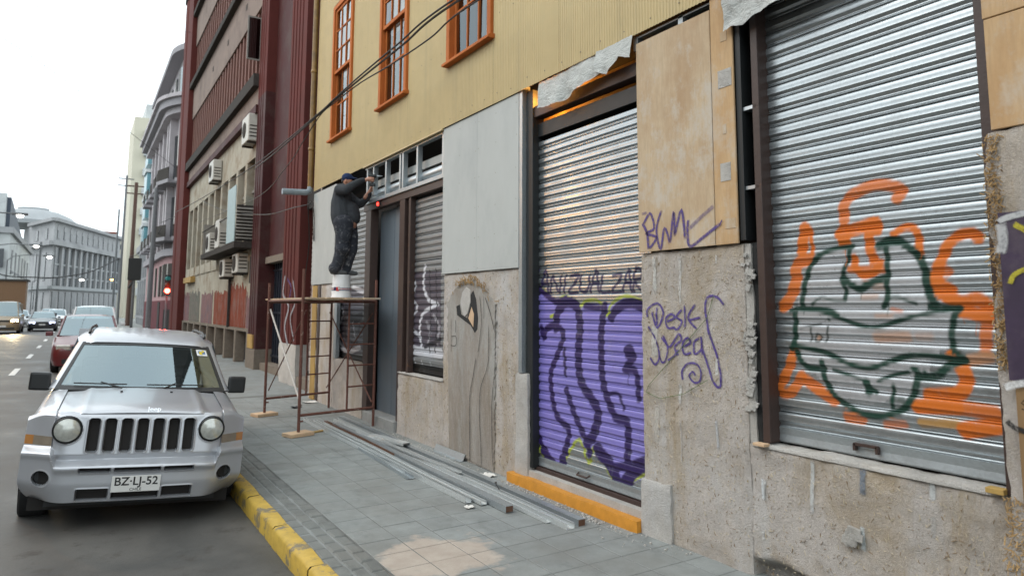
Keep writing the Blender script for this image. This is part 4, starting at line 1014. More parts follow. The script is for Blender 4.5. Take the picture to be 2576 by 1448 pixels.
def cable(label, pts, r, group='black overhead cables along the front', name='overhead_cable'):
    q = []
    p = [Vector(a) for a in pts]; p = [2 * p[0] - p[1]] + p + [2 * p[-1] - p[-2]]
    for i in range(1, len(p) - 2):
        for k in range(8):
            t = k / 8; a, b_, c, d = p[i - 1], p[i], p[i + 1], p[i + 2]
            q.append(0.5 * (2 * b_ + (c - a) * t + (2 * a - 5 * b_ + 4 * c - d) * t * t + (3 * b_ - a - 3 * c + d) * t ** 3))
    q.append(p[-2])
    o = MB().tube(q, r, 6).build(name, 'cable', None, smooth=True); return tag(o, label, 'cable', group)
X0 = 3.0
cv = lambda l, X=X0: [atx(x, y, X) for x, y in l]
cable('thick black cable crossing the orange windows, topmost of the bundle', [(3.0, 1.5, 4.55)] + cv([(1140, 0), (1000, 112), (900, 196), (838, 252), (800, 287), (690, 378), (600, 443), (500, 503), (440, 535)]), 0.011)
cable('thick black cable crossing the orange windows, middle of the bundle', [(3.02, 1.5, 4.5)] + cv([(1150, 4), (1010, 116), (905, 200), (840, 254), (802, 289), (700, 378)], 3.02) + [atx(640, 425, 3.4)], 0.013)
cable('thin black cable crossing the third orange window, lowest of the bundle', [(3.04, 1.5, 4.4)] + cv([(1205, 0), (1080, 98), (980, 165), (905, 210), (845, 256), (806, 290)], 3.04) + [atx(760, 360, 3.04), atx(720, 420, 3.3), atx(640, 500, 3.9), atx(500, 560, 4.05)], 0.009)
cable('thin dark wire from the drain outlet along the dark red building', [aty(790, 512, 13.6), atx(740, 522, 3.7), atx(660, 540, 3.9), atx(560, 528, 4.0), atx(500, 500, 4.1)], 0.010)
cable('looped black wire hanging over the narrow white panel', [(3.80, 13.40, 3.95), (3.80, 13.36, 3.6), (3.80, 13.30, 3.25), (3.80, 13.25, 3.17), (3.80, 13.24, 3.3), (3.80, 13.30, 3.7), (3.80, 13.41, 3.93)], 0.008, 'loose wires at the corner', 'loose_wire')
cable('black wire dangling beside the grey shutter painted with reddish light', [(3.78, 13.46, 3.98), (3.85, 13.9, 3.9), (4.0, 14.3, 3.2), (4.02, 14.6, 2.4), (4.05, 14.7, 1.6)], 0.010, 'loose wires at the corner', 'loose_wire')
wl = MB().tube([atx(x, y, 3.836) for x, y in [(1795, 745), (1778, 800), (1700, 890), (1632, 968), (1625, 985), (1660, 1002), (1720, 990), (1780, 955)]], 0.0022, 5)
M['green_wire'] = plain('green_wire', (0.09, 0.16, 0.05), 0.6)
tag(wl.build('thin_wire', 'green_wire', None, smooth=True), 'thin green wire looped on the tagged plaster pier', 'wire')

# ================================================================== scaffold
SCF = thing('scaffold', 'rusty tube scaffold tower with a plank deck in front of the door', 'scaffold', (3.2, 10.7, 0.15))
SA, SB, S_C, SD = (2.63, 11.62), (2.63, 9.60), (3.78, 9.82), (3.78, 11.95)
def tube_part(name, a, b, r, mat='scaffold', parent=SCF, n=8):
    return MB().tube([a, b], r, n).build(name, mat, parent, smooth=True)
posts = []
for (x, y), z0, z1 in ((SA, 0.20, 2.28), (SB, 0.20, 2.42), (S_C, 0.152, 2.30), (SD, 0.152, 2.14)):
    posts.append(tube_part('post', (x, y, z0), (x, y, z1), 0.021))
for p, q in ((SA, SD), (SB, S_C)):
    for z in (0.42, 1.97): tube_part('crossbar', (*p, z), (*q, z), 0.019)
    f = 0.62; m = (p[0] + (q[0] - p[0]) * f, p[1] + (q[1] - p[1]) * f)
    tube_part('upright', (*m, 0.42), (*m, 1.97), 0.016)
    for k in range(4): z = 0.75 + 0.3 * k; tube_part('rung', (*m, z), (*q, z), 0.012)
tube_part('crossbar', (*SA, 1.985), (*SB, 1.985), 0.017); tube_part('crossbar', (*SD, 1.985), (*S_C, 1.985), 0.02)
M['white_paint'] = paint_worn('chipped_white_paint', (0.5, 0.46, 0.42), (0.2, 0.1, 0.07), 0.62, 0.6, 14)
tube_part('brace', (SA[0] + .03, SA[1], 1.85), (SB[0] + .03, SB[1] + .02, 0.55), 0.014, 'white_paint')
tube_part('brace', (SA[0] + .05, SA[1], 0.55), (SB[0] + .05, SB[1], 1.85), 0.009)
tube_part('brace', (SD[0] - .03, SD[1], 1.8), (S_C[0] - .03, S_C[1], 0.5), 0.011); tube_part('brace', (SD[0] - .05, SD[1], 0.5), (S_C[0] - .05, S_C[1], 1.8), 0.010)
for k, (x, dz) in enumerate(((2.78, 0), (3.06, 0.004), (3.34, 0.0), (3.61, 0.003))):
    MB().box(x - 0.12, x + 0.12, 9.5, 12.0, 2.0 + dz, 2.025 + dz).build('plank', 'plywood', SCF, bevel=0.003)
for (x, y), z in ((SA, 0.36), (SB, 0.34)): MB().tube([(x - 0.01, y, z), (x + 0.06, y, z)], 0.012, 6).build('coupler', 'scaffold', SCF)
for i, (x, y) in enumerate((SA, SB)):
    o = MB().obox((x, y, 0.176), (0.17, 0.05, 0), (-0.035, 0.11, 0), (0, 0, 0.024)).build('wood_block', 'wood_new', None, bevel=0.004)
    tag(o, ('pale wooden block under the scaffold leg farther from the camera', 'pale wooden block under the nearest scaffold leg')[i], 'wood block', 'wooden blocks under the scaffold legs')
o = MB().obox((2.95, 9.75, 0.160), (0.14, 0.06, 0), (-0.01, 0.03, 0), (0, 0, 0.008)).build('wood_offcut', 'osb', None); tag(o, 'thin yellow wood offcut lying beside the nearest scaffold block', 'wood offcut')

# ================================================================== bucket and worker
BK = (3.45, 10.45, 2.04)
M['bucket'] = plain('white_plastic', (0.66, 0.67, 0.68), 0.35, var=0.1, scale=8)
M['navy'] = plain('navy_print', (0.02, 0.03, 0.09), 0.4); M['redprint'] = plain('red_print', (0.45, 0.02, 0.02), 0.4)
bk = thing('bucket', 'upturned white plastic bucket with red and navy stripes on the scaffold deck', 'bucket', BK)
def blathe(name, prof, mat, n=28, c=BK): return MB().lathe(prof, c, n).build(name, mat, bk, smooth=True)
blathe('body', [(0.155, 0.0), (0.155, 0.012), (0.150, 0.02), (0.150, 0.10), (0.147, 0.12), (0.132, 0.345), (0.126, 0.352), (0.0, 0.352)], 'bucket')
blathe('stripe', [(0.1505, 0.105), (0.1500, 0.118)], 'navy'); blathe('stripe', [(0.1492, 0.128), (0.1488, 0.135)], 'redprint'); blathe('stripe', [(0.1484, 0.142), (0.1480, 0.149)], 'navy')
for k, (mt, a0, a1, z0, z1) in enumerate((('redprint', 3.85, 4.15, 0.098, 0.16), ('white_board', 4.05, 4.25, 0.12, 0.165), ('navy', 3.55, 3.83, 0.11, 0.16))):
    MB().grid([[(BK[0] + 0.1515 * math.cos(a), BK[1] + 0.1515 * math.sin(a), BK[2] + z) for a in np.linspace(a0, a1, 6)] for z in (z0, z1)]).build('logo', mt, bk)

def voxel_mesh(name, blobs, voxel=0.014, smooth=6, mat=None, parent=None):
    """blobs: chains of (point, radius) or (point, (rx, ry, rz)) - swept into one continuous skin"""
    b = MB()
    for ch in blobs:
        if len(ch) == 1:
            p, r = ch[0]; r = r if isinstance(r, tuple) else (r, r, r)
            for i in range(9):
                pass
            prof = [(math.sin(PI * i / 10), -math.cos(PI * i / 10)) for i in range(11)]; k = len(b.v)
            for (a, h) in prof:
                for j in range(14):
                    t = 2 * PI * j / 14; b.v.append((p[0] + r[0] * a * math.cos(t), p[1] + r[1] * a * math.sin(t), p[2] + r[2] * h))
            for i in range(10):
                for j in range(14):
                    q = k + i * 14 + j; w = k + i * 14 + (j + 1) % 14; b.f.append((q, w, w + 14, q + 14)); b.mi.append(0)
            continue
        for (p0, r0), (p1, r1) in zip(ch[:-1], ch[1:]):
            p0, p1 = Vector(p0), Vector(p1); d = (p1 - p0); L = d.length
            if L < 1e-5: continue
            d /= L; pts, rs = [], []
            for i in range(5): a = PI / 2 * i / 4; pts.append(p0 - d * r0 * math.cos(a)); rs.append(max(1e-4, r0 * math.sin(a)))
            for i in range(5): a = PI / 2 * i / 4; pts.append(p1 + d * r1 * math.sin(a)); rs.append(max(1e-4, r1 * math.cos(a)))
            b.tube(pts, rs, 12, cap=True)
    me = b.mesh(name); o = bpy.data.objects.new(name, me); COL.objects.link(o)
    rm = o.modifiers.new('r', 'REMESH'); rm.mode = 'VOXEL'; rm.voxel_size = voxel
    if smooth: sm = o.modifiers.new('s', 'SMOOTH'); sm.factor = 0.5; sm.iterations = smooth
    dg = bpy.context.evaluated_depsgraph_get(); ev = o.evaluated_get(dg)
    new = bpy.data.meshes.new_from_object(ev); bpy.data.objects.remove(o)
    new.shade_smooth(); return link(name, new, mat, parent)
# the figure stands sideways: fw points where it faces, sd to its right (towards the camera)
fw = Vector((0.846, -0.534, 0)); sd = Vector((-0.534, -0.846, 0)); UP = Vector((0, 0, 1))
ORG = Vector((BK[0], BK[1], BK[2] + 0.352))
def W(f, s, z): return ORG + fw * f + sd * s + UP * z
M['skin'] = plain('skin', (0.42, 0.21, 0.14), 0.5, var=0.1, scale=12)
M['jacket'] = cloth_mat('charcoal_jacket', (0.05, 0.055, 0.062)); M['cap'] = cloth_mat('navy_cap', (0.018, 0.035, 0.095)); M['shoe'] = cloth_mat('grey_shoes', (0.09, 0.095, 0.10))
def trouser_mat():
    m = Mt('paint_splashed_trousers'); n = m.noise(7, 7, 0.7); c = m.ramp(n, (0.3, (0.02, 0.023, 0.03)), (0.7, (0.05, 0.054, 0.066)))
    c = m.mix(m.ramp(m.noise(11, 8, 0.8, None, 1.0), (0.54, 0), (0.64, 0.75)), c, (0.30, 0.30, 0.31))
    return m.out(m.bsdf(c, 0.9, 0, m.bump(m.noise(26, 5, 0.7), 0.5, 0.02), 0.2))
M['trousers'] = trouser_mat()
hipz = 0.80
hd = W(0.05, 0, 1.49)
hr1, hr2 = W(0.345, 0.06, 1.495), W(0.395, -0.10, 1.36)
body = voxel_mesh('person', [
    [(W(-0.01, 0, 1.10), 0.12), (W(0.0, 0, 1.33), 0.085), (W(0.02, 0, 1.40), 0.055), (hd - UP * 0.07, 0.06)],
    [(hd, (0.078, 0.078, 0.108))], [(hd + fw * 0.03 - UP * 0.05, (0.06, 0.055, 0.065))],
    [(hd + fw * 0.085 - UP * 0.010, 0.014), (hd + fw * 0.105 - UP * 0.035, 0.017)],
    [(hd + sd * 0.078 - UP * 0.005 - fw * 0.01, 0.018), (hd + sd * 0.080 - UP * 0.035 - fw * 0.008, 0.012)], [(hd - sd * 0.078 - UP * 0.005 - fw * 0.01, 0.018), (hd - sd * 0.080 - UP * 0.035, 0.012)],
    [(W(0.02, 0, 1.0), 0.14), (W(0.06, 0, 0.86), 0.155), (W(0.07, 0, 0.82), 0.15)],
    [(W(0.20, 0.10, 1.45), 0.034), (hr1, 0.029)], [(W(0.31, -0.1, 1.24), 0.034), (hr2, 0.029)],
    # near hand: palm, four fingers round the driver, thumb from the side of the palm
    [(hr1, 0.027), (hr1 + fw * 0.045 + UP * 0.01, 0.034), (hr1 + fw * 0.085 + UP * 0.012, 0.032)],
    *[[(hr1 + fw * 0.085 + UP * (0.035 - 0.019 * k) + sd * 0.012, 0.0105), (hr1 + fw * (0.128 - 0.004 * abs(k - 1)) + UP * (0.036 - 0.019 * k) + sd * 0.004, 0.0098), (hr1 + fw * (0.134 - 0.004 * abs(k - 1)) + UP * (0.032 - 0.019 * k) - sd * 0.03, 0.009), (hr1 + fw * 0.108 + UP * (0.03 - 0.019 * k) - sd * 0.038, 0.0085)] for k in range(4)],
    [(hr1 + fw * 0.03 + UP * 0.03, 0.013), (hr1 + fw * 0.07 + UP * 0.062 - sd * 0.01, 0.012), (hr1 + fw * 0.105 + UP * 0.058 - sd * 0.02, 0.0105)],
    [(hr2, 0.027), (hr2 + fw * 0.02 + UP * 0.045, 0.034), (hr2 + fw * 0.03 + UP * 0.085, 0.031)],
    *[[(hr2 + fw * (0.052 - 0.017 * k) + UP * 0.085, 0.0105), (hr2 + fw * (0.062 - 0.017 * k) + UP * 0.128 - sd * 0.005, 0.0098), (hr2 + fw * (0.06 - 0.017 * k) + UP * 0.14 + sd * 0.024, 0.009)] for k in range(4)],
    [(hr2 + fw * 0.04 + UP * 0.025, 0.013), (hr2 + fw * 0.075 + UP * 0.06 + sd * 0.01, 0.012), (hr2 + fw * 0.08 + UP * 0.095 + sd * 0.018, 0.0105)],
], 0.0085, 3, 'skin')
tag(body, 'person in a dark jacket and navy cap working overhead, standing on the bucket', 'person')
jk = voxel_mesh('jacket', [
    [(W(-0.04, 0.02, 1.32), 0.125), (W(-0.04, 0, 1.12), 0.170), (W(-0.02, 0, 0.96), 0.188), (W(-0.01, 0, 0.885), 0.185)],
    [(W(0.11, 0, 1.02), 0.135), (W(0.13, 0, 0.91), 0.14)], [(W(-0.10, 0.03, 1.2), 0.085), (W(-0.10, 0.03, 1.0), 0.08)], [(W(-0.03, 0.15, 1.31), 0.09), (W(-0.03, -0.15, 1.31), 0.09)], [(W(0.0, 0, 1.38), 0.075)], 
    [(W(-0.03, 0.17, 1.32), 0.088), (W(0.09, 0.25, 1.30), 0.076), (W(0.13, 0.24, 1.34), 0.07), (W(0.24, 0.14, 1.44), 0.055), (W(0.305, 0.08, 1.487), 0.045)],
    [(W(-0.02, -0.17, 1.31), 0.085), (W(0.14, -0.22, 1.19), 0.07), (W(0.22, -0.2, 1.15), 0.064), (W(0.33, -0.14, 1.23), 0.052), (W(0.372, -0.11, 1.30), 0.044)],
], 0.014, 3, 'jacket', body)
tr = voxel_mesh('trousers', [
    [(W(0.02, 0.07, hipz), 0.17), (W(0.035, 0.10, 0.62), 0.128), (W(0.02, 0.10, 0.42), 0.104), (W(-0.04, 0.09, 0.22), 0.088), (W(-0.09, 0.085, 0.08), 0.08)],
    [(W(0.04, -0.07, hipz), 0.165), (W(0.10, -0.09, 0.62), 0.12), (W(0.12, -0.09, 0.42), 0.098), (W(0.07, -0.08, 0.22), 0.084), (W(0.04, -0.08, 0.07), 0.08)],
    [(W(0.02, 0, 0.845), 0.165), (W(0.03, 0, 0.74), 0.165)], [(W(-0.09, 0.085, 0.10), 0.10)], [(W(0.02, 0.1, 0.40), 0.122)]], 0.014, 3, 'trousers', body)
for s, f0 in ((0.085, -0.09), (-0.08, 0.04)):
    voxel_mesh('shoe', [[(W(f0 - 0.035, s, 0.045), 0.043), (W(f0 + 0.06, s, 0.04), 0.042), (W(f0 + 0.16, s, 0.03), 0.033)], [(W(f0 - 0.01, s, 0.08), 0.05)]], 0.012, 3, 'shoe', body)
cp = voxel_mesh('cap', [[(hd + UP * 0.045 - fw * 0.008, (0.092, 0.092, 0.082))], [(hd + UP * 0.05 + fw * 0.06 + sd * 0.04, 0.016), (hd + UP * 0.045 + fw * 0.06 - sd * 0.04, 0.016)], [(hd + fw * 0.07 + UP * 0.043, (0.06, 0.06, 0.015))], [(hd + fw * 0.11 + UP * 0.036, (0.055, 0.055, 0.011))]], 0.009, 3, 'cap', body)
voxel_mesh('hair', [[(hd - fw * 0.045 + UP * 0.0, (0.055, 0.06, 0.055))]], 0.01, 2, 'black', body)
for s in (0.03, -0.03): MB().lathe([(0.0, -0.008), (0.008, -0.004), (0.009, 0.002), (0, 0.008)], hd + fw * 0.078 + sd * s + UP * 0.005, 8).build('eye', 'black', body, smooth=True)
MB().bar(hd + fw * 0.088 - UP * 0.062 + sd * 0.022, hd + fw * 0.088 - UP * 0.062 - sd * 0.022, 0.006, 0.006).build('mouth', 'rust_frame', body)
# cordless driver in the near hand
dr = thing('power_driver', 'dark cordless driver in the worker\'s raised hand', 'driver', hr1 + fw * 0.10)
h0 = hr1 + fw * 0.105
MB().bar(h0 - UP * 0.055 - sd * 0.015, h0 + UP * 0.045 - sd * 0.015, 0.034, 0.036, fw).build('grip', 'black', dr, bevel=0.006)
MB().tube([h0 + UP * 0.065 - fw * 0.06 - sd * 0.015, h0 + UP * 0.065 + fw * 0.05 - sd * 0.015, h0 + UP * 0.065 + fw * 0.07 - sd * 0.015], [0.028, 0.028, 0.02], 12).build('motor', 'black', dr, smooth=True)
MB().tube([h0 + UP * 0.065 + fw * 0.07 - sd * 0.015, h0 + UP * 0.065 + fw * 0.11 - sd * 0.015, h0 + UP * 0.065 + fw * 0.16 - sd * 0.015], [0.016, 0.012, 0.004], 8).build('chuck', 'galv', dr, smooth=True)
MB().obox(h0 - UP * 0.075 - sd * 0.015, fw * 0.045, sd * 0.03, UP * 0.022).build('battery', 'black', dr, bevel=0.005)

M['rusty'] = plain('rusty_channel', (0.16, 0.085, 0.055), 0.6, 0.4, var=0.3)
M['galv_bright'] = galv('bright_channel', (0.62, 0.65, 0.65), 0.38, 0.55)
# ================================================================== steel channels on the pavement
def channel(label, a, b, z, w=0.06, h=0.035, mat='galv_bright', up=True, tubular=False):
    a, b = Vector((*a, 0)), Vector((*b, 0)); d = (b - a); L = d.length; d.normalize(); r = Vector((d.y, -d.x, 0)); t = 0.003
    if tubular: prof = [(-w / 2, 0), (w / 2, 0), (w / 2, h), (-w / 2, h)]
    elif up: prof = [(-w / 2, 0), (w / 2, 0), (w / 2, h), (w / 2 - .01, h), (w / 2 - .01, h - t), (w / 2 - t, h - t), (w / 2 - t, t), (-w / 2 + t, t), (-w / 2 + t, h - t), (-w / 2 + .01, h - t), (-w / 2 + .01, h), (-w / 2, h)]
    else: prof = [(-w / 2, 0), (-w / 2 + t, 0), (-w / 2 + t, h - t), (w / 2 - t, h - t), (w / 2 - t, 0), (w / 2, 0), (w / 2, h), (-w / 2, h)]
    bb = MB(); n = len(prof); secs = 9
    for i in range(secs):
        c = a + d * L * i / (secs - 1) + Vector((0, 0, z + 0.004 * math.sin(i * 1.3 + a.x * 9)))
        bb.v += [tuple(c + r * p[0] + Vector((0, 0, p[1]))) for p in prof]
    for i in range(secs - 1):
        for j in range(n):
            q = i * n + j; w2 = i * n + (j + 1) % n; bb.f.append((q, w2, w2 + n, q + n)); bb.mi.append(0)
    bb.f.append(tuple(range(n))[::-1]); bb.f.append(tuple((secs - 1) * n + j for j in range(n))); bb.mi += [0, 0]
    o = bb.build('steel_channel', mat, None, fix=True)
    if tubular:
        e = b + d * 0.002 + Vector((0, 0, z + h / 2 + 0.004 * math.sin((secs - 1) * 1.3 + a.x * 9))); MB().obox(e, r * (w / 2 - .004), d * 0.001, Vector((0, 0, h / 2 - .004))).build('open_end', 'rusty', o)
    return tag(o, label, 'steel channel', 'steel channels lying on the pavement')
G = 0.153
channel('short flat steel channel at the kerb side of the pile, nearest piece', (3.045, 8.3), (2.965, 6.62), G, 0.07, 0.03, 'galv_stud')
channel('dull steel channel along the kerb side of the pile, starting by the scaffold', (3.05, 10.8), (3.03, 6.85), G, 0.05, 0.035)
channel('steel channel ending in the middle of the pavement, outermost long piece', (3.12, 10.5), (3.05, 5.55), G, 0.06, 0.045)
channel('bright steel channel lying open side up beside the square tube', (3.19, 10.4), (3.135, 5.42), G + .002, 0.06, 0.03)
channel('rust brown steel channel in the middle of the pile', (3.25, 10.4), (3.235, 5.9), G, 0.04, 0.045, 'rusty')
channel('closed steel tube with a square brown end, left of the two tubes', (3.30, 10.1), (3.215, 5.12), G, 0.075, 0.055, 'galv_stud', tubular=True)
channel('steel channel in the gap between the two square tubes', (3.37, 10.0), (3.345, 4.72), G, 0.06, 0.03)
channel('long bright steel channel reaching closest to the camera', (3.44, 10.5), (3.40, 4.50), G, 0.075, 0.045, 'galv_bright')
channel('closed steel tube with a square brown end, right one by the orange step', (3.56, 10.6), (3.525, 4.52), G, 0.07, 0.055, 'galv_stud', tubular=True)
channel('thin steel channel next to the wall side tube, ending by the orange step', (3.64, 9.6), (3.60, 5.05), G, 0.04, 0.03)
channel('short bright channel lying across the top of the pile', (3.36, 8.75), (3.50, 7.95), 0.205, 0.10, 0.035, 'galv_bright', up=False)
channel('narrow steel channel on top of the pile near its middle', (3.31, 9.2), (3.42, 6.4), 0.198, 0.04, 0.02)
o = MB().prism([(3.76, 0.155), (3.80, 0.158), (3.825, 0.225), (3.835, 0.225), (3.835, 0.22), (3.828, 0.22), (3.803, 0.154), (3.76, 0.152)], 'y', 7.05, 7.80).build('steel_angle', 'galv_stud', None)
tag(o, 'folded steel strip leaning against the foot of the weathered pier', 'steel strip')
o = MB().tube([(3.46, 5.75, 0.21), (3.46, 5.75, 0.245), (3.43, 5.72, 0.25), (3.40, 5.6, 0.22)], 0.005, 6).build('bent_rod', 'black', None, smooth=True); tag(o, 'small bent black rod on the steel pile', 'rod')

# ---- rubble and scraps
b = MB()
for _ in range(420):
    if random.random() < 0.55: x, y = random.triangular(3.45, 3.84, 3.83), random.uniform(3.6, 9.2)
    else: x, y = random.triangular(3.6, 3.75, 3.72), random.uniform(4.2, 6.2)
    s = random.triangular(0.0015, 0.009, 0.002)
    b.obox((x, y, 0.152 + s * .6), (s, .4 * s, .1 * s), (-.4 * s, s * .9, 0), (0, .2 * s, s * .7))
dbr = b.build('rubble', 'plaster_grey', None); tag(dbr, 'crumbs of plaster along the foot of the wall', 'rubble', kind='stuff')
def scrap(label, x, y, s, mat, seed):
    P = [[(x + s * (i - 3) / 3 * (1 + .2 * fbm(i, j, seed)), y + s * (j - 3) / 3, 0.156 + 0.02 * abs(fbm(i * .6 + seed, j * .6, seed)) + s * .1 * abs(i - 3) / 3) for j in range(7)] for i in range(7)]
    o = MB().grid(P, flip=True).build('scrap', mat, None, smooth=True); return tag(o, label, 'scrap')
M['paper'] = plain('paper', (0.62, 0.6, 0.56), 0.8); M['pinkpaper'] = plain('pink_card', (0.55, 0.38, 0.33), 0.8)
q = atz(1224, 1197, .15); scrap('crumpled pale card at the end of the orange step', q[0], q[1], 0.075, 'paper', 3.3)
q = atz(1180, 1277, .15); scrap('small white scrap on the open pavement beside the steel pile', q[0], q[1], 0.04, 'paper', 8.3)
q = atz(780, 1012, .15); scrap('white paper lying under the scaffold', q[0], q[1], 0.11, 'paper', 5.3)
q = atz(745, 1025, .15); scrap('dark rag lying under the scaffold', q[0], q[1], 0.08, 'jacket', 6.3)
q = atz(766, 1295, .15)
# ================================================================== gap between the buildings
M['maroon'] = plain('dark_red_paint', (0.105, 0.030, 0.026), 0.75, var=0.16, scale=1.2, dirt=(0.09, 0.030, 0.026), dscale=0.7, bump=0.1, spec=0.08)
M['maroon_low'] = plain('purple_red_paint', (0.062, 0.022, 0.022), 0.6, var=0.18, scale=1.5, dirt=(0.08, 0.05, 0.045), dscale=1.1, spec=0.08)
M['fin'] = plain('red_brown_fin', (0.175, 0.092, 0.076), 0.7, var=0.15, scale=2, spec=0.08)
M['band'] = plain('grey_pink_render', (0.225, 0.175, 0.15), 0.8, var=0.14, scale=1.5, dirt=(0.15, 0.115, 0.10), dscale=0.8, spec=0.08)
M['cream'] = plain('old_cream_render', (0.38, 0.35, 0.285), 0.85, var=0.16, scale=1.5, dirt=(0.24, 0.185, 0.13), dscale=0.9, bump=0.2, spec=0.08)
M['dkledge'] = plain('dark_ledge', (0.055, 0.050, 0.046), 0.9, var=0.3, spec=0.08)  # even dark tone for ledges and fittings
M['dkglass'] = glass('old_window_glass', (0.10, 0.11, 0.11), 0.9, 0.03, 0.08)
M['teal'] = plain('pale_blue_sheet', (0.30, 0.40, 0.42), 0.6, var=0.15)
M['louver'] = plain('grey_louver', (0.22, 0.21, 0.19), 0.7)
M['ac'] = plain('ac_casing', (0.46, 0.45, 0.41), 0.5, var=0.08)
M['gate'] = plain('black_blue_gate', (0.010, 0.014, 0.024), 0.45)
M['posterred'] = plain('red_flyposting', (0.19, 0.042, 0.022), 0.75, var=0.4, scale=5, dirt=(0.22, 0.13, 0.11), dscale=3.5, stretch=(1, 1, 0.4), spec=0.08)
M['postermix'] = plain('faded_flyposting', (0.20, 0.11, 0.11), 0.75, var=0.4, scale=5, dirt=(0.10, 0.10, 0.12), dscale=3, stretch=(1, 1, 0.5), spec=0.08)
M['postergrey'] = plain('grey_flyposting', (0.13, 0.13, 0.11), 0.75, var=0.4, scale=6, dirt=(0.2, 0.15, 0.13), dscale=4, spec=0.08)
M['plinth'] = plain('plinth_stone', (0.20, 0.17, 0.14), 0.85, var=0.2, bump=0.3, spec=0.08)

MR = thing('dark_red_building', 'tall dark red office block with ribbed pillars and bands of fins', 'building', (4.4, 28, 0))
B('core', 'dark', MR, 4.95, 5.1, 15.6, 40.2, 0.15, 18.6)
B('party_wall', 'dkledge', MR, 4.72, 4.94, 13.56, 15.58, 0.15, 18.0)
B('side_wall', 'maroon', MR, 5.1, 16, 40.0, 40.3, 0.1, 18.6)
B('roof', 'dkledge', MR, 4.05, 16, 15.6, 40.7, 18.62, 18.9)
S5 = mk_strokes(lambda x, y: (x, y), 4.3, [([(750, 940), (770, 945)], 10, (0.2, 0.15, 0.3), 0.5)])
shutter(13.62, 15.5, 0.38, 4.05, 4.42, 0.105, 'shutter_redlit', None, 0.02, 0.1, 'worn shutter painted with reddish light in the gap beside the ribbed pillar', MR)
B('gap_lintel', 'dark', MR, 4.28, 4.6, 13.6, 15.55, 4.1, 4.5)
B('gap_sill', 'plinth', MR, 4.15, 4.7, 13.6, 15.5, 0.14, 0.37)
# ribbed pillar A
def ribbed(y0, y1, z0, z1, X, dep, n, name='pillar', mat='maroon', mat_low=None, zl=8.2):
    q = [(5.0, y0), (X, y0)]
    w = (y1 - y0) / n
    for i in range(n):
        a = y0 + i * w
        q += [(X, a + w * .12), (X + dep, a + w * .2), (X + dep, a + w * .42), (X, a + w * .5)] if i else [(X, a + w * .5)]
    q += [(X, y1), (5.0, y1)]
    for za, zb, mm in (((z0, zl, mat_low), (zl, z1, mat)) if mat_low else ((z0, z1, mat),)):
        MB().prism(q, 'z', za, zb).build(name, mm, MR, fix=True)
ribbed(15.62, 17.05, 1.05, 18.6, 4.15, 0.05, 5)
rough('pillar_foot', 'plaster_grey', 15.6, 17.07, 0.14, 1.05, 4.13, 4.9, 0.12, 0.02, 0.02, parent=MR, seed=21)
# recessed narrow bay with windows and the gate
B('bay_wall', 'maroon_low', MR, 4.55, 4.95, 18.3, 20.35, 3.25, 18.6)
B('bay_wall', 'maroon', MR, 4.78, 4.95, 17.05, 18.3, 3.25, 18.6)
for k, z in enumerate((4.9, 6.1, 8.0, 10.6, 13.2, 15.8)):
    o = B('window', 'dkglass', MR, 4.74, 4.765, 17.15, 18.2, z + 0.15, z + (0.9 if k == 1 else 1.7))
    B('sill', 'maroon', o, 4.45, 4.78, 17.06, 18.29, z - 0.08, z + 0.05)
    B('blind', 'ac', o, 4.755, 4.77, 17.16, 18.19, z + 0.5, z + (0.89 if k == 1 else 1.69))
B('gate_lintel', 'plinth', MR, 4.45, 4.95, 17.1, 20.3, 3.12, 3.3)
gt = B('gate', 'gate', MR, 4.72, 4.76, 17.1, 20.3, 0.35, 3.12, label='dark blue black double gate beside the ribbed pillar')
for k in range(12): B('gate_bar', 'gate', gt, 4.69, 4.72, 17.2 + 0.26 * k, 17.24 + 0.26 * k, 0.35, 3.12)
for z in (0.5, 1.7, 2.9): B('gate_rail', 'gate', gt, 4.685, 4.72, 17.1, 20.3, z, z + 0.06)
B('gate_step', 'plinth', MR, 4.4, 4.95, 17.1, 20.3, 0.13, 0.34)
# wide pillar B and end pillar C
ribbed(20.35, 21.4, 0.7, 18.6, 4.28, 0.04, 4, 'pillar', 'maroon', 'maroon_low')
B('pillar_foot', 'plinth', MR, 4.25, 4.95, 20.33, 21.43, 0.13, 0.70)
B('pillar_foot', 'osb', MR, 4.24, 4.4, 20.6, 21.3, 0.71, 1.1)
ribbed(37.3, 40.6, 0.14, 18.6, 4.10, 0.06, 2, 'pillar', 'maroon')
# wide bay
Y0, Y1 = 21.4, 37.3
B('cream_wall', 'cream', MR, 4.40, 4.95, Y0, Y1, 1.2, 3.3)
B('cream_wall', 'cream', MR, 4.40, 4.95, Y0, Y1, 6.55, 7.8)
cols = list(np.linspace(Y0 + 0.35, Y1 - 0.3, 11))
for i in range(11):
    B('mullion', 'cream', MR, 4.38, 4.95, cols[i] - 0.17, cols[i] + 0.17, 3.3, 6.55)
for i in range(10):
    a, b2 = cols[i] + 0.17, cols[i + 1] - 0.17
    wdw = B('window', 'dkglass', MR, 4.62, 4.64, a, b2, 3.7, 6.5)
    B('sill', 'cream', wdw, 4.36, 4.66, a, b2, 3.3, 3.68)
    B('transom', 'louver', wdw, 4.55, 4.62, a, b2, 5.55, 5.64); B('glazing_bar', 'louver', wdw, 4.56, 4.62, (a + b2) / 2 - .03, (a + b2) / 2 + .03, 3.7, 6.5)
    if i in (0, 1, 4, 7): B('blind', 'ac', wdw, 4.65, 4.67, a, b2, 4.6 + 0.3 * (i % 3), 6.5)
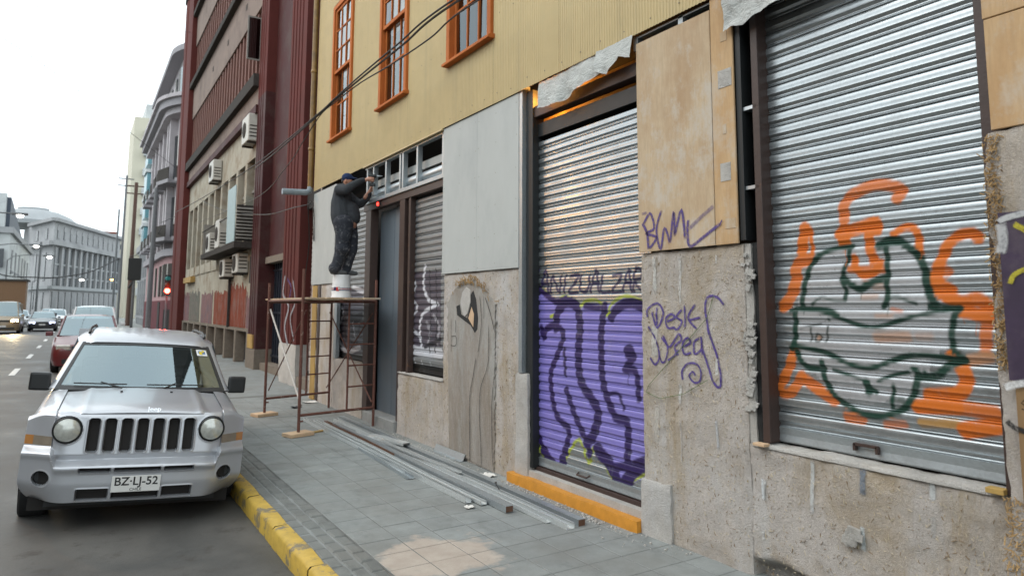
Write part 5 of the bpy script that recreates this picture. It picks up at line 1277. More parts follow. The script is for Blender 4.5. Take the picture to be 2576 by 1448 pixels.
for k, (z0, z1, X, mm) in enumerate(((7.8, 8.05, 4.22, 'maroon_low'), (8.06, 8.62, 4.30, 'band'), (8.63, 9.02, 4.12, 'dkledge'), (11.3, 12.85, 4.32, 'band'), (12.86, 13.12, 4.12, 'dkledge'), (15.15, 16.7, 4.32, 'band'), (16.71, 16.95, 4.12, 'dkledge'), (18.3, 18.6, 4.32, 'band'))):
    B('cornice' if mm == 'dkledge' else 'spandrel', mm, MR, X, 4.95, Y0, Y1, z0, z1)
for z0, z1 in ((9.02, 11.3), (13.12, 15.15), (16.95, 18.3)):
    fme = None
    for k in range(27):
        y = Y0 + 0.35 + (Y1 - Y0 - 0.7) * k / 26
        if fme is None:
            fo = MB().box(4.36, 4.85, -0.09, 0.09, z0, z1).build('fin', 'fin', MR); fme = fo.data
        else: fo = link('fin', fme, None, MR)
        fo.location = (0, y, 0)
    B('window', 'maroon_low', MR, 4.62, 4.82, Y0, Y1, z0, z1)
for z, y in ((10.2, 22.2), (11.9, 23.5)): pass
# open casement high up by the wide pillar
oc = B('open_window', 'louver', MR, 3.95, 4.36, 21.75, 21.79, 9.55, 10.95); B('pane', 'dkglass', oc, 3.99, 4.32, 21.742, 21.748, 9.6, 10.9)
for y, z in ((24.0, 12.1), (27.5, 12.0), (31, 12.0)): B('vent', 'dkledge', MR, 4.312, 4.33, y, y + 0.22, z, z + 0.2)
# basement: posts and panels covered with flyposters
for k in range(9):
    y = 21.75 + 1.9 * k
    MB().box(4.32, 4.62, y - 0.12, y + 0.12, 0.14, 1.2).build('post', 'plinth', MR, bevel=0.01)
B('basement_wall', 'dark', MR, 4.8, 4.95, Y0, Y1, 0.14, 1.2); B('base_ledge', 'plinth', MR, 4.34, 4.9, Y0, Y1, 1.14, 1.22)
for a, b2, z, mm in ((21.55, 22.35, 2.2, 'postermix'), (22.45, 25.3, 2.52, 'posterred'), (25.3, 28.4, 2.46, 'posterred'), (28.8, 31.6, 2.4, 'postermix'), (32.2, 35.2, 2.5, 'postergrey'), (35.4, 37.2, 2.4, 'postermix')):
    n = 22; q = [(a, 1.24), (b2, 1.24)] + [(b2 + (a - b2) * i / n, z + 0.28 * fbm(i * 0.9 + a, a, 1.0)) for i in range(n + 1)]
    MB().prism(q, 'x', 4.385, 4.40).build('flyposting', mm, MR)
# balcony
B('balcony_slab', 'dkledge', MR, 3.80, 4.40, 21.55, 28.2, 3.66, 3.84, label='dark balcony slab loaded with air conditioners')
le = B('louver_screen', 'dkledge', MR, 3.84, 4.38, 21.58, 21.60, 3.86, 4.95)
for k in range(10): MB().obox((4.11, 21.56, 3.95 + 0.1 * k), (0.27, 0, 0), (0, 0.035, 0.03), (0, -0.004, 0.005)).build('louver', 'louver', le)
B('side_screen', 'teal', MR, 3.80, 3.82, 21.6, 22.9, 3.85, 5.55)
for z in (4.7,):
    MB().tube([(3.82, 22.9, z), (3.82, 28.15, z)], 0.02, 6).build('balcony_rail', 'dkledge', MR)
B('louver_screen', 'louver', MR, 3.86, 4.36, 28.1, 28.14, 3.85, 5.0)
B('downpipe', 'dkledge', MR, 4.30, 4.38, 25.0, 25.1, 1.2, 3.6)
B('sill_box', 'osb', MR, 4.2, 4.4, 33.9, 36.4, 3.0, 3.25)
def air_con(label, y, z, X, w=0.85, h=0.62, d=0.32, stand=True):
    r = thing('air_conditioner', label, 'air conditioner', (X, y, z), 'air conditioners on the dark red building')
    MB().box(X - d, X, y, y + w, z, z + h).build('casing', 'ac', r, bevel=0.02)
    MB().lathe([(0.0, 0.0), (0.24, 0.0), (0.25, 0.012), (0.235, 0.02), (0.05, 0.012), (0.0, 0.02)], (X - d - 0.001, y + w * .6, z + h / 2), 18, 0, (0, 1, 0), (0, 0, 1), (-1, 0, 0)).build('fan_grille', 'dkledge', r, smooth=True)
    for k in range(4): MB().box(X - d + .04, X - .04, y - 0.004, y, z + 0.12 + 0.11 * k, z + 0.16 + 0.11 * k).build('vent_slot', 'dkledge', r)
    if stand:
        for yy in (y + 0.1, y + w - 0.14): MB().box(X - d, X + 0.05, yy, yy + 0.04, z - 0.06, z - 0.002).build('bracket', 'dkledge', r)
    return r
air_con('air conditioner high on the wall against the wide red pillar', 21.55, 6.95, 4.38, 1.0, 0.85)
air_con('air conditioner on the cream wall below the cornice, farther along', 28.0, 6.75, 4.38, 1.0, 0.8)
air_con('air conditioner standing upright in the middle of the balcony', 24.3, 3.86, 4.2, 0.8, 0.95, 0.4, False)
air_con('air conditioner at the far end of the balcony', 26.6, 3.86, 4.2, 0.8, 0.7, 0.35, False)
air_con('air conditioner hung below the balcony at its near end', 22.3, 2.95, 4.38, 0.9, 0.6)
air_con('air conditioner hung below the middle of the balcony', 24.6, 2.9, 4.38, 0.9, 0.6)
sign = MB().box(4.28, 4.38, 21.45, 21.6, 2.6, 3.4).build('wall_box', 'dkledge', MR)

# ================================================================== grey corner building across the side street
M['mauve'] = plain('mauve_grey_render', (0.46, 0.43, 0.445), 0.8, var=0.12, scale=0.8, dirt=(0.34, 0.32, 0.33), dscale=0.5, spec=0.08)
M['mauve_dark'] = plain('dark_mauve_cornice', (0.30, 0.29, 0.305), 0.9, var=0.2, spec=0.08)  # darker mauve for cornices and courses
M['pink_wall'] = plain('rose_render', (0.36, 0.23, 0.235), 0.8, var=0.15, scale=0.8, spec=0.08); M['pink_base'] = plain('dark_rose_base', (0.12, 0.045, 0.05), 0.8, var=0.25, scale=1.5, spec=0.08)
GB = thing('corner_building', 'mauve grey building with a rounded corner, balconies and heavy cornices', 'building', (6, 50, 0))
GX, GY, GR_ = 4.75, 46.9, 4.2
def curve_pts(off, n=16):
    c = (GX + GR_, GY + GR_); q = []
    for i in range(n + 1):
        a = PI + (PI / 2) * i / n          # from -x side to -y side
        q.append((c[0] + (GR_ + off) * math.cos(a), c[1] + (GR_ + off) * math.sin(a)))
    return [(GX - off, 66)] + q + [(24, GY - off)]
def ring(name, mat, off, z0, z1, thick=1.0):
    q = curve_pts(off) + [(24, GY + thick + 6), (GX + thick + 6, 66)]
    return MB().prism(q, 'z', z0, z1).build(name, mat, GB, fix=True)
ring('ground_floor', 'pink_wall', 0.0, 0.1, 5.2); ring('base_course', 'pink_base', 0.06, 0.1, 2.3)
ring('string_course', 'mauve_dark', 0.30, 5.2, 5.65)
ring('wall', 'mauve', -0.25, 5.65, 15.0); ring('attic', 'mauve', -0.4, 15.95, 19.0)
ring('cornice', 'mauve_dark', 0.9, 15.0, 15.5); ring('cornice', 'mauve', 0.55, 14.6, 15.0); ring('cornice', 'mauve', 1.1, 15.5, 15.75)
ring('cornice', 'mauve_dark', 0.35, 19.0, 19.4); ring('parapet', 'mauve', -0.5, 19.4, 20.2)
def on_front(t):
    """t<0: distance along the straight front beyond the curve; 0..1 round the corner. returns point, outward normal"""
    if t < 0: return Vector((GX, GY + GR_ - t, 0)), Vector((-1, 0, 0))
    a = PI + PI / 2 * t; return Vector((GX + GR_ + GR_ * math.cos(a), GY + GR_ + GR_ * math.sin(a), 0)), Vector((math.cos(a), math.sin(a), 0))
for t in (-13.5, -10.5, -7.5, -4.5, -1.5, 0.0, 0.32, 0.68):
    p, nn = on_front(t); tg = Vector((-nn.y, nn.x, 0))
    MB().obox(p + Vector((0, 0, 10.1)) - nn * 0.1, tg * 0.32, nn * 0.28, Vector((0, 0, 4.5))).build('pilaster', 'mauve', GB)
for t in (-12, -9, -6, -3, -0.7, 0.16, 0.5, 0.85):
    for z0, z1 in ((2.6, 4.7), (6.2, 9.2), (10.0, 13.4), (16.4, 18.3)):
        p, nn = on_front(t); tg = Vector((-nn.y, nn.x, 0)); w = 0.55 if t < -0.8 else 0.75
        off = 0.03 if z0 < 5 else (-0.22 if z0 < 15 else -0.37)
        wo = MB().obox(p + nn * off + Vector((0, 0, (z0 + z1) / 2)), tg * w, nn * 0.04, Vector((0, 0, (z1 - z0) / 2))).build('window', 'dkglass' if z0 > 5 else 'dkledge', GB)
        MB().obox(p + nn * (off + 0.05) + Vector((0, 0, (z0 + z1) / 2)), tg * 0.05, nn * 0.03, Vector((0, 0, (z1 - z0) / 2))).build('glazing_bar', 'ac', wo)
        if 5 < z0 < 15: MB().obox(p + nn * 0.25 + Vector((0, 0, z0 + 0.05)), tg * (w + 0.25), nn * 0.5, Vector((0, 0, 0.12))).build('balcony', 'mauve_dark', wo); MB().obox(p + nn * 0.7 + Vector((0, 0, z0 + 0.55)), tg * (w + 0.2), nn * 0.02, Vector((0, 0, 0.4))).build('railing', 'dkledge', wo)
dm = MB().lathe([(1.9, 0), (1.9, 1.1), (2.1, 1.2), (1.8, 2.4), (1.1, 3.6), (0.3, 4.4), (0.0, 4.6)], (GX + 2.6, GY + 2.6, 20.0), 18).build('corner_turret', 'mauve_dark', GB, smooth=True)
B('doorway', 'dark', GB, GX + 0.2 - 0.3, GX + 1, 52.5, 53.8, 0.14, 2.2)
MB().obox(on_front(0.3)[0] + on_front(0.3)[1] * 0.08 + Vector((0, 0, 0.9)), Vector((-on_front(.3)[1].y, on_front(.3)[1].x, 0)) * 0.9, on_front(0.3)[1] * 0.06, Vector((0, 0, 0.8))).build('shop_front', 'dark', GB)

WP = (0.42, 0.41, 0.44)
ribbons('painted_tag', lambda x, y: (x, y), 4.142, [([(718, 690), (712, 740), (726, 770), (716, 820), (724, 870)], 9, WP, 0.8), ([(736, 700), (742, 760), (730, 800), (740, 860)], 7, WP, 0.7), ([(722, 700), (732, 720), (728, 750)], 6, (0.12, 0.06, 0.2), 0.8), ([(712, 880), (716, 930), (726, 945), (732, 910), (724, 880)], 9, WP, 0.6)], MR)
# ================================================================== farther down the street
M['pale_yellow'] = plain('pale_yellow_render', (0.54, 0.51, 0.41), 0.8, var=0.06, scale=0.2)
M['palewhite'] = plain('pale_white_render', (0.50, 0.52, 0.52), 0.8, var=0.12, scale=0.5, dirt=(0.32, 0.33, 0.34), dscale=0.35)
M['turq'] = plain('turquoise_glazing', (0.10, 0.24, 0.28), 0.3)
M['stone'] = plain('grey_limestone', (0.34, 0.345, 0.355), 0.85, var=0.14, scale=0.3, dirt=(0.25, 0.255, 0.265), dscale=0.2, spec=0.1)
M['slate'] = plain('dark_slate', (0.06, 0.075, 0.10), 0.6, var=0.2, scale=0.5); M['farglass'] = plain('dark_far_window', (0.055, 0.062, 0.07), 0.25)
M['lead'] = plain('grey_lead_roof', (0.30, 0.315, 0.325), 0.7, var=0.1, scale=0.3, spec=0.1)
tw = thing('apartment_tower', 'plain pale yellow apartment tower rising behind the grey corner building', 'tower', (9, 128, 0))
B('wall', 'pale_yellow', tw, 5.75, 13, 120, 134, 0.1, 31.5); B('roof_house', 'palewhite', tw, 7.3, 11, 121, 130, 31.5, 34.0)
for k in range(9):
    for y in (120.0,):
        w_ = B('window', 'farglass', tw, 8.4, 9.3, 119.93, 120, 4 + 3.1 * k, 5.5 + 3.1 * k); B('sill', 'palewhite', w_, 8.3, 9.4, 119.85, 120, 3.85 + 3.1 * k, 4 + 3.1 * k)
    o = B('balcony', 'palewhite', tw, 7.2, 8.2, 118.9, 120, 3.6 + 3.1 * k, 4.7 + 3.1 * k)
tb = thing('glazed_house', 'narrow white house with turquoise glazed bays beside the grey corner building', 'building', (6.6, 90, 0))
B('wall', 'palewhite', tb, 6.0, 14, 84, 96, 0.1, 20)
for k in range(6):
    o = B('bay_window', 'turq', tb, 5.55, 6.0, 84.4, 87.6, 2.6 + 3 * k, 4.6 + 3 * k); B('bay_slab', 'palewhite', o, 5.4, 6.0, 84.2, 87.8, 4.65 + 3 * k, 5.0 + 3 * k)
rw = thing('white_terrace', 'low white terrace between the utility poles and the glazed house', 'building', (6, 75, 0))
B('wall', 'palewhite', rw, 5.2, 13, 67.5, 83.5, 0.1, 7.5); B('cornice', 'stone', rw, 4.9, 13, 67.4, 83.6, 7.5, 8.1)
for k in range(6):
    for z in (1.0, 4.6): o = B('window', 'farglass', rw, 5.14, 5.2, 68.4 + 2.6 * k, 69.7 + 2.6 * k, z, z + 2.1); B('sill', 'stone', o, 5.05, 5.2, 68.3 + 2.6 * k, 69.8 + 2.6 * k, z - 0.2, z)
    B('pilaster', 'stone', rw, 5.05, 5.2, 67.6 + 2.6 * k, 68.0 + 2.6 * k, 0.1, 7.5)

# --- long stone building closing the street
Pa, Pb, Pc = Vector((-4.6, 150, 0)), Vector((7.4, 184, 0)), Vector((-8.6, 163, 0))
LB = thing('stone_building', 'long grey stone building with tall arched windows closing the street', 'building', Pa)
d1 = (Pb - Pa); L1 = d1.length; d1.normalize(); n1 = Vector((d1.y, -d1.x, 0)); d2 = (Pc - Pa); L2 = d2.length; d2.normalize(); n2 = Vector((-d2.y, d2.x, 0))
if n1.y > 0: n1 = -n1
if n2.y > 0: n2 = -n2
q = [tuple((Pa)[:2]), tuple(Pb[:2]), (Pb.x - 14, Pb.y + 8), (Pc.x - 2, Pc.y + 12), tuple(Pc[:2])]
MB().prism(q, 'z', 0, 17.6).build('wall', 'stone', LB, fix=True)
def strip(name, mat, z0, z1, out):
    for p0, d, L, nn in ((Pa, d1, L1, n1), (Pa, d2, L2, n2)):
        c = p0 + d * (L / 2) + nn * (out / 2 - 0.05) + Vector((0, 0, (z0 + z1) / 2))
        MB().obox(c, d * (L / 2 + out), nn * (out / 2 + 0.05), Vector((0, 0, (z1 - z0) / 2))).build(name, mat, LB)
strip('cornice', 'stone', 13.0, 13.8, 0.9); strip('cornice', 'stone', 17.4, 18.0, 0.7); strip('string_course', 'lead', 5.0, 5.6, 0.6)
nb = 12
for i in range(nb):
    s = L1 * (i + 0.6) / (nb + 0.2)
    c = Pa + d1 * s
    wv = MB().obox(c + n1 * 0.05 + Vector((0, 0, 9.2)), d1 * 0.92, n1 * 0.06, Vector((0, 0, 3.5))).build('window', 'farglass', LB)
    for z in (7.4, 9.6): MB().obox(c + n1 * 0.13 + Vector((0, 0, z)), d1 * 0.94, n1 * 0.05, Vector((0, 0, 0.14))).build('transom', 'lead', wv)
    MB().obox(c + n1 * 0.05 + Vector((0, 0, 2.6)), d1 * 0.95, n1 * 0.06, Vector((0, 0, 2.0))).build('window', 'farglass', LB)
    aw = MB().obox(c + n1 * 0.05 + Vector((0, 0, 15.3)), d1 * 0.42, n1 * 0.06, Vector((0, 0, 0.95))).build('attic_window', 'farglass', LB)
    MB().lathe([(0.6, 0), (0.6, 0.12), (0.0, 0.12)], c + n1 * 0.0 + Vector((0, 0, 16.3)), 14, 0, d1, Vector((0, 0, 1)), n1).build('arch', 'stone', aw)
    MB().obox(c + d1 * (L1 / nb / 2) + n1 * 0.22 + Vector((0, 0, 9.3)), d1 * 0.34, n1 * 0.24, Vector((0, 0, 3.7))).build('column', 'stone', LB)
for i in range(2):
    c = Pa + d2 * (L2 * (0.3 + 0.42 * i))
    for z, h in ((9.2, 2.6), (15.3, 1.0), (2.9, 1.5)): MB().obox(c + n2 * 0.06 + Vector((0, 0, z)), d2 * 0.6, n2 * 0.06, Vector((0, 0, h))).build('window', 'farglass', LB)
MB().lathe([(8.6, 0), (8.6, 0.8), (8.2, 1.0), (6.9, 2.1), (4.7, 3.1), (3.0, 3.5), (2.8, 3.6), (2.8, 3.9), (0, 4.0)], (-9.3, 176, 18.6), 28).build('dome', 'lead', LB, smooth=True)
for i, (x, y, w, h, mt, lab) in enumerate(((2.0, 215, 6, 21.6, 'palewhite', 'distant white block with a red parapet above the stone building'), (8.3, 225, 6.5, 20.5, 'pale_yellow', 'distant cream block above the stone building beside the tower'), (14.2, 232, 5.5, 20.8, 'palewhite', 'distant pale block at the edge of the yellow tower'))):
    r = thing('distant_block', lab, 'building', (x, y, 0), 'distant blocks above the stone building')
    B('wall', mt, r, x, x + w, y, y + 10, 0, h); B('parapet', 'posterred' if i == 0 else 'lead', r, x - .1, x + w + .1, y - .2, y + 10, h, h + 0.5)
    for k in range(3): B('window', 'turq' if i != 1 else 'farglass', r, x + 0.6 + w / 3 * k, x + 0.6 + w / 3 * k + w / 5, y - 0.06, y, h - 2.4, h - 1.0)

# --- left-hand side
WB = thing('white_corner_house', 'white rendered house with a steep dark slate roof on the left', 'building', (-8, 105, 0))
B('wall', 'palewhite', WB, -16, -7.4, 100, 142, 0.1, 11.2)
B('gable_wall', 'palewhite', WB, -16, -8.0, 99.7, 101, 11.2, 15.2)
MB().prism([(101, 11.2), (126, 11.2), (104, 14.6), (101, 14.9)], 'x', -15, -7.6).build('roof', 'slate', WB, fix=True)
B('cornice', 'stone', WB, -16, -7.05, 99.6, 142.3, 10.5, 11.2)
for k in range(6):
    for z in (1.4, 6.2): o = B('window', 'farglass', WB, -7.45, -7.36, 104 + 6 * k, 106 + 6 * k, z, z + 2.6); B('sill', 'stone', o, -7.45, -7.2, 103.8 + 6 * k, 106.2 + 6 * k, z - 0.25, z)
for z in (2, 6.4): B('window', 'farglass', WB, -8.9, -7.8, 99.6, 99.7, z, z + 2.2)
bs = thing('brown_kiosk', 'brown roadside kiosk behind the headlights at the left edge', 'kiosk', (-6.6, 78, 0))
M['brown'] = plain('brown_panels', (0.16, 0.085, 0.04), 0.7, var=0.2)
B('box', 'brown', bs, -7.9, -5.0, 92, 95, 0.1, 4.6); B('roof', 'dkledge', bs, -8.0, -4.8, 91.8, 95.2, 4.6, 4.8); B('counter', 'palewhite', bs, -7.6, -5.3, 91.9, 92, 1.0, 1.2)

# ================================================================== poles, lamps, signals, wires
M['pole_wood'] = plain('brown_timber_pole', (0.10, 0.055, 0.04), 0.8, var=0.25, stretch=(3, 3, 0.3)); M['pole_grey'] = plain('grey_steel_pole', (0.13, 0.135, 0.14), 0.6)
M['lamp_white'] = emit('white_lamp', (1.0, 0.97, 0.88), 9); M['lamp_orange'] = emit('sodium_lamp', (1.0, 0.42, 0.08), 14)
def pole(label, x, y, h, r=0.12, mat='pole_wood', arms=True):
    o = thing('utility_pole', label, 'pole', (x, y, 0.14), 'utility poles along the right pavement')
    MB().tube([(x, y, 0.1), (x + 0.05, y, h)], [r, r * 0.75], 10).build('shaft', mat, o, smooth=True)
    if arms:
        for z in (h - 0.4, h - 1.1): MB().box(x - 0.7, x + 0.7, y - 0.05, y + 0.05, z, z + 0.1).build('crossarm', mat, o)
    return o
pole('thick brown timber pole beyond the black signal head', 3.85, 72, 13.4, 0.2); pole('slim dark pole just left of the thick brown pole', 3.3, 78, 15.0, 0.13, 'pole_grey')
pole('slim leaning dark pole nearest the stone building', 3.1, 86, 12.5, 0.12, 'pole_grey', False); pole('grey pole in front of the mauve corner building', 3.62, 47.3, 9.2, 0.16, 'pole_grey', False)
pole('thin dark pole on the left in front of the white house', -5.1, 118, 11.0, 0.16, 'pole_grey', False)
def street_lamp(label, lx, ly, lz, px, mat='lamp_white', power=0.0, col=(1, .9, .75), size=1.0):
    o = thing('street_lamp', label, 'street lamp', (px, ly, 0.1), 'lit street lamps down the street')
    MB().tube([(px, ly, 0.1), (px, ly, lz - 0.6), (px + (lx - px) * .15, ly, lz - 0.1), (px + (lx - px) * .5, ly, lz + 0.12), (lx, ly, lz + 0.08)], [0.1, 0.07, 0.05, 0.045, 0.04], 8).build('pole', 'pole_grey', o, smooth=True)
    sgn = 1 if lx > px else -1
    MB().obox((lx + 0.1 * sgn, ly, lz + 0.08), (0.42 * size, 0, 0), (0, 0.18 * size, 0), (0, 0, 0.07 * size)).build('head', 'pole_grey', o, bevel=0.03)
    MB().lathe([(0.0, -0.16 * size), (0.14 * size, -0.12 * size), (0.2 * size, 0.0), (0.0, 0.01)], (lx + 0.12 * sgn, ly, lz), 12).build('lens', mat, o, smooth=True)
    return o
for k, (x, y, Y, px, mt, s, lab) in enumerate(((45, 541, 52, -7.3, 'lamp_white', 1.0, 'lit street lamp on a curved arm, highest one at the left'), (88, 618, 80, -7.4, 'lamp_white', 1.25, 'lit street lamp in front of the dark slate roof'), (122, 645, 98, -7.3, 'lamp_white', 1.5, 'lit street lamp at the corner of the stone building'), (204, 702, 148, -7.2, 'lamp_white', 2.0, 'small lit street lamp in the middle of the stone facade'), (284, 702, 146, 7.5, 'lamp_orange', 1.6, 'small orange street lamp near the utility poles'))):
    p = aty(x, y, Y); street_lamp(lab, p[0], Y, p[2], px, mt, size=s)
# sodium lamp across the street: its glow lies on the purple shutter
_l = street_lamp('sodium street lamp across the street, mirrored orange in the purple shutter', -5.7, 17.9, 7.2, -7.5, 'lamp_orange', size=1.5)
_ld = bpy.data.lights.new('sodium_light', 'POINT'); _ld.energy = 380; _ld.color = (1, 0.45, 0.12); _ld.shadow_soft_size = 0.25
_lo = bpy.data.objects.new('sodium_light', _ld); COL.objects.link(_lo); _lo.location = (-5.55, 17.9, 6.75)
# bulb glowing inside the shutter box
M['bulb'] = emit('warm_bulb', (1, 0.5, 0.12), 6)
wb = thing('work_bulb', 'bare warm bulb glowing inside the opening above the purple shutter', 'lamp', (4.2, 5.5, 4.0))
MB().lathe([(0, -.04), (.03, -.02), (.03, .02), (.015, .05), (.015, .08)], (4.05, 5.45, 4.02), 10).build('bulb', 'bulb', wb, smooth=True); MB().tube([(4.05, 5.45, 4.1), (4.05, 5.45, 4.3)], 0.005, 5).build('flex', 'cable', wb)
_bd = bpy.data.lights.new('bulb_light', 'POINT'); _bd.energy = 22; _bd.color = (1, 0.42, 0.08); _bd.shadow_soft_size = 0.03
_bo = bpy.data.objects.new('bulb_light', _bd); COL.objects.link(_bo); _bo.location = (4.0, 5.5, 4.08)

M['sig_red'] = emit('signal_red', (1, 0.05, 0.03), 22); M['sig_green'] = plain('signal_teal', (0.02, 0.25, 0.24), 0.3); M['sig_dark'] = plain('signal_amber', (0.06, 0.03, 0.01), 0.3)
sg = thing('traffic_signal', 'traffic light glowing red at the corner of the dark red building', 'traffic light', (4.4, 45.6, 0.14))
p = aty(421, 731, 45); sx, sz = p[0], p[2]
MB().box(sx - 0.17, sx + 0.17, 45.0, 45.25, sz - 0.22, sz + 0.95).build('housing', 'black', sg, bevel=0.02); MB().tube([(sx, 45.2, 0.1), (sx, 45.2, sz)], 0.06, 8).build('pole', 'pole_grey', sg)
for dz, mt in ((0.0, 'sig_red'), (0.36, 'sig_dark'), (0.72, 'sig_green')):
    MB().lathe([(0.15, 0), (0.12, 0.04), (0, 0.06)], (sx, 45.0, sz + dz), 14, 0, (1, 0, 0), (0, 0, 1), (0, -1, 0)).build('lens', mt, sg, smooth=True); MB().tube([(sx, 44.98, sz + dz + 0.155), (sx, 44.8, sz + dz + 0.15)], 0.04, 6).build('visor', 'black', sg)
_rd = bpy.data.lights.new('signal_light', 'POINT'); _rd.energy = 30; _rd.color = (1, 0.05, 0.03); _rd.shadow_soft_size = 0.12
_ro = bpy.data.objects.new('signal_light', _rd); COL.objects.link(_ro); _ro.location = (sx, 44.6, sz)
ss_ = thing('signal_head', 'black signal head seen from behind, with a wide backing board', 'traffic light', (2.05, 34, 0.14))
p0, p1 = aty(324, 648, 34), aty(354, 705, 34); xm = (p0[0] + p1[0]) / 2
MB().box(p0[0], p1[0], 34.0, 34.06, p1[2], p0[2]).build('backing_board', 'black', ss_, bevel=0.02); MB().box(xm - .16, xm + .16, 34.06, 34.3, p1[2] + .05, p0[2] - .05).build('housing', 'black', ss_, bevel=0.03)
MB().tube([(xm, 34.12, 0.1), (xm, 34.12, p1[2])], 0.06, 10).build('pole', 'pole_grey', ss_, smooth=True); MB().tube([(xm - 0.2, 34.12, p1[2] - 0.35), (xm, 34.12, p1[2])], 0.05, 6).build('bracket', 'black', ss_)
def wire(label, pts, r): return cable(label, pts, r, 'thin wires across the street', 'street_wire')
wire('thick sagging wire across the street in front of the stone building', [aty(-20, 682, 70), aty(20, 694, 70), aty(80, 697, 71), aty(150, 697, 72), aty(230, 682, 74), aty(300, 650, 78)], 0.05)
wire('thin wire crossing the sky at the top left', [aty(-10, 85, 30), aty(90, 150, 32), aty(200, 230, 35), aty(330, 335, 40), aty(440, 420, 44)], 0.010)
wire('faint wire crossing the sky above the mauve turret', [aty(-10, 0, 26), aty(120, 22, 28), aty(300, 60, 32), aty(480, 82, 38), aty(560, 90, 38)], 0.008)
wire('thin wire between the grey pole and the dark red building', [aty(405, 560, 47), aty(450, 540, 42), aty(500, 515, 36)], 0.018)
wire('thin wire from the grey pole to the timber pole', [aty(405, 575, 47), aty(380, 610, 58), aty(345, 640, 70), aty(325, 645, 72)], 0.03)
# ================================================================== vehicles
def car_paint(name, c, metal=0.0, rough=0.32, flake=False):
    m = Mt(name)
    n = m.noise(1.6, 5, 0.6, m.obj()); col = m.ramp(n, (0.3, tuple(x * .93 for x in c)), (0.7, tuple(min(1, x * 1.04) for x in c)))
    dust = m.noise(2.2, 4, 0.55, m.obj()); r = m.ramp(dust, (0.3, rough), (0.75, rough + 0.10))
    return m.out(m.bsdf(col, r, metal, None, 0.5, Coat_Weight=0.5, Coat_Roughness=0.12))
M['silver'] = car_paint('silver_car_paint', (0.455, 0.47, 0.50), 0.5, 0.32)
M['red_paint'] = car_paint('dark_red_car_paint', (0.10, 0.010, 0.013)); M['white_paint_car'] = car_paint('white_car_paint', (0.66, 0.68, 0.70)); M['dark_paint'] = car_paint('dark_grey_car_paint', (0.035, 0.04, 0.05)); M['cream_paint'] = car_paint('cream_van_paint', (0.24, 0.18, 0.11))
M['pale_paint'] = car_paint('pale_grey_car_paint', (0.42, 0.44, 0.46), 0.3)
M['windscreen'] = glass('windscreen_glass', (0.42, 0.48, 0.48), 1.0, 0.015, 0.17, 1.5, (0.80, 0.95, 1.0)); M['carglass'] = glass('car_glass', (0.16, 0.18, 0.18), 1.0, 0.02, 0.10)  # windscreen reflections tinted blue in place of a bluer sky
M['blackplastic'] = plain('black_plastic', (0.012, 0.013, 0.014), 0.45, var=0.2); M['tyre'] = plain('tyre_rubber', (0.014, 0.014, 0.015), 0.85, bump=0.2); M['rim'] = plain('alloy_rim', (0.32, 0.33, 0.34), 0.35, 0.7)
M['lampglass'] = plain('hazed_lamp_lens', (0.50, 0.51, 0.47), 0.18, 0.3, var=0.22, scale=26, coat=1.0); M['amber'] = plain('amber_lens', (0.34, 0.15, 0.045), 0.2, var=0.2, coat=1.0); M['signal_clear'] = plain('smoked_signal_lens', (0.20, 0.165, 0.125), 0.2, var=0.2, coat=1.0)
M['plate'] = plain('white_number_plate', (0.66, 0.66, 0.64), 0.45, var=0.05); M['ink'] = plain('black_plate_ink', (0.012, 0.012, 0.012), 0.5); M['badge'] = plain('chrome_badge', (0.72, 0.73, 0.75), 0.2, 0.9)
M['lamp_lens'] = glass('clear_lamp_lens', (0.86, 0.87, 0.82), 1.0, 0.12, 0.14, 1.2, (1, 1, .97))
M['seat'] = cloth_mat('grey_seat_cloth', (0.16, 0.165, 0.165)); M['trim'] = plain('dark_cabin_trim', (0.03, 0.031, 0.032), 0.8)
def text_mesh(body, size, ext=0.001, bold=0.0):
    cu = bpy.data.curves.new('txt', 'FONT'); cu.body = body; cu.size = size; cu.extrude = ext; cu.offset = bold; cu.align_x = 'CENTER'
    o = bpy.data.objects.new('txt', cu); COL.objects.link(o); dg = bpy.context.evaluated_depsgraph_get()
    me = bpy.data.meshes.new_from_object(o.evaluated_get(dg)); bpy.data.objects.remove(o); bpy.data.curves.remove(cu); me.materials.clear(); return me
def put_text(name, body, size, mat, parent, loc, rot, ext=0.001, bold=0.0):
    o = link(name, text_mesh(body, size, ext, bold), mat, parent); o.location = loc; o.rotation_euler = rot; return o
def wheel(parent, u, v, r=0.335, w=0.21, z=None):
    z = r if z is None else z
    prof = [(r * .60, -w / 2), (r * .93, -w / 2), (r * .985, -w * .42), (r, -w * .3), (r, w * .3), (r * .985, w * .42), (r * .93, w / 2), (r * .60, w / 2)]
    wo = MB().lathe(prof, (u, v, z), 32, 0, (0, 1, 0), (0, 0, 1), (1, 0, 0)).build('wheel', 'tyre', parent, smooth=True)
    sgn = 1 if u > 0 else -1
    MB().lathe([(0, 0.02), (r * .2, 0.02), (r * .3, 0.0), (r * .55, 0.03), (r * .62, 0.045)], (u + sgn * w * .35, v, z), 20, 0, (0, 1, 0), (0, 0, 1), (sgn, 0, 0)).build('rim', 'rim', wo, smooth=True)
def sstep(a, b, x):
    t = np.clip((x - a) / (b - a), 0, 1); return t * t * (3 - 2 * t)

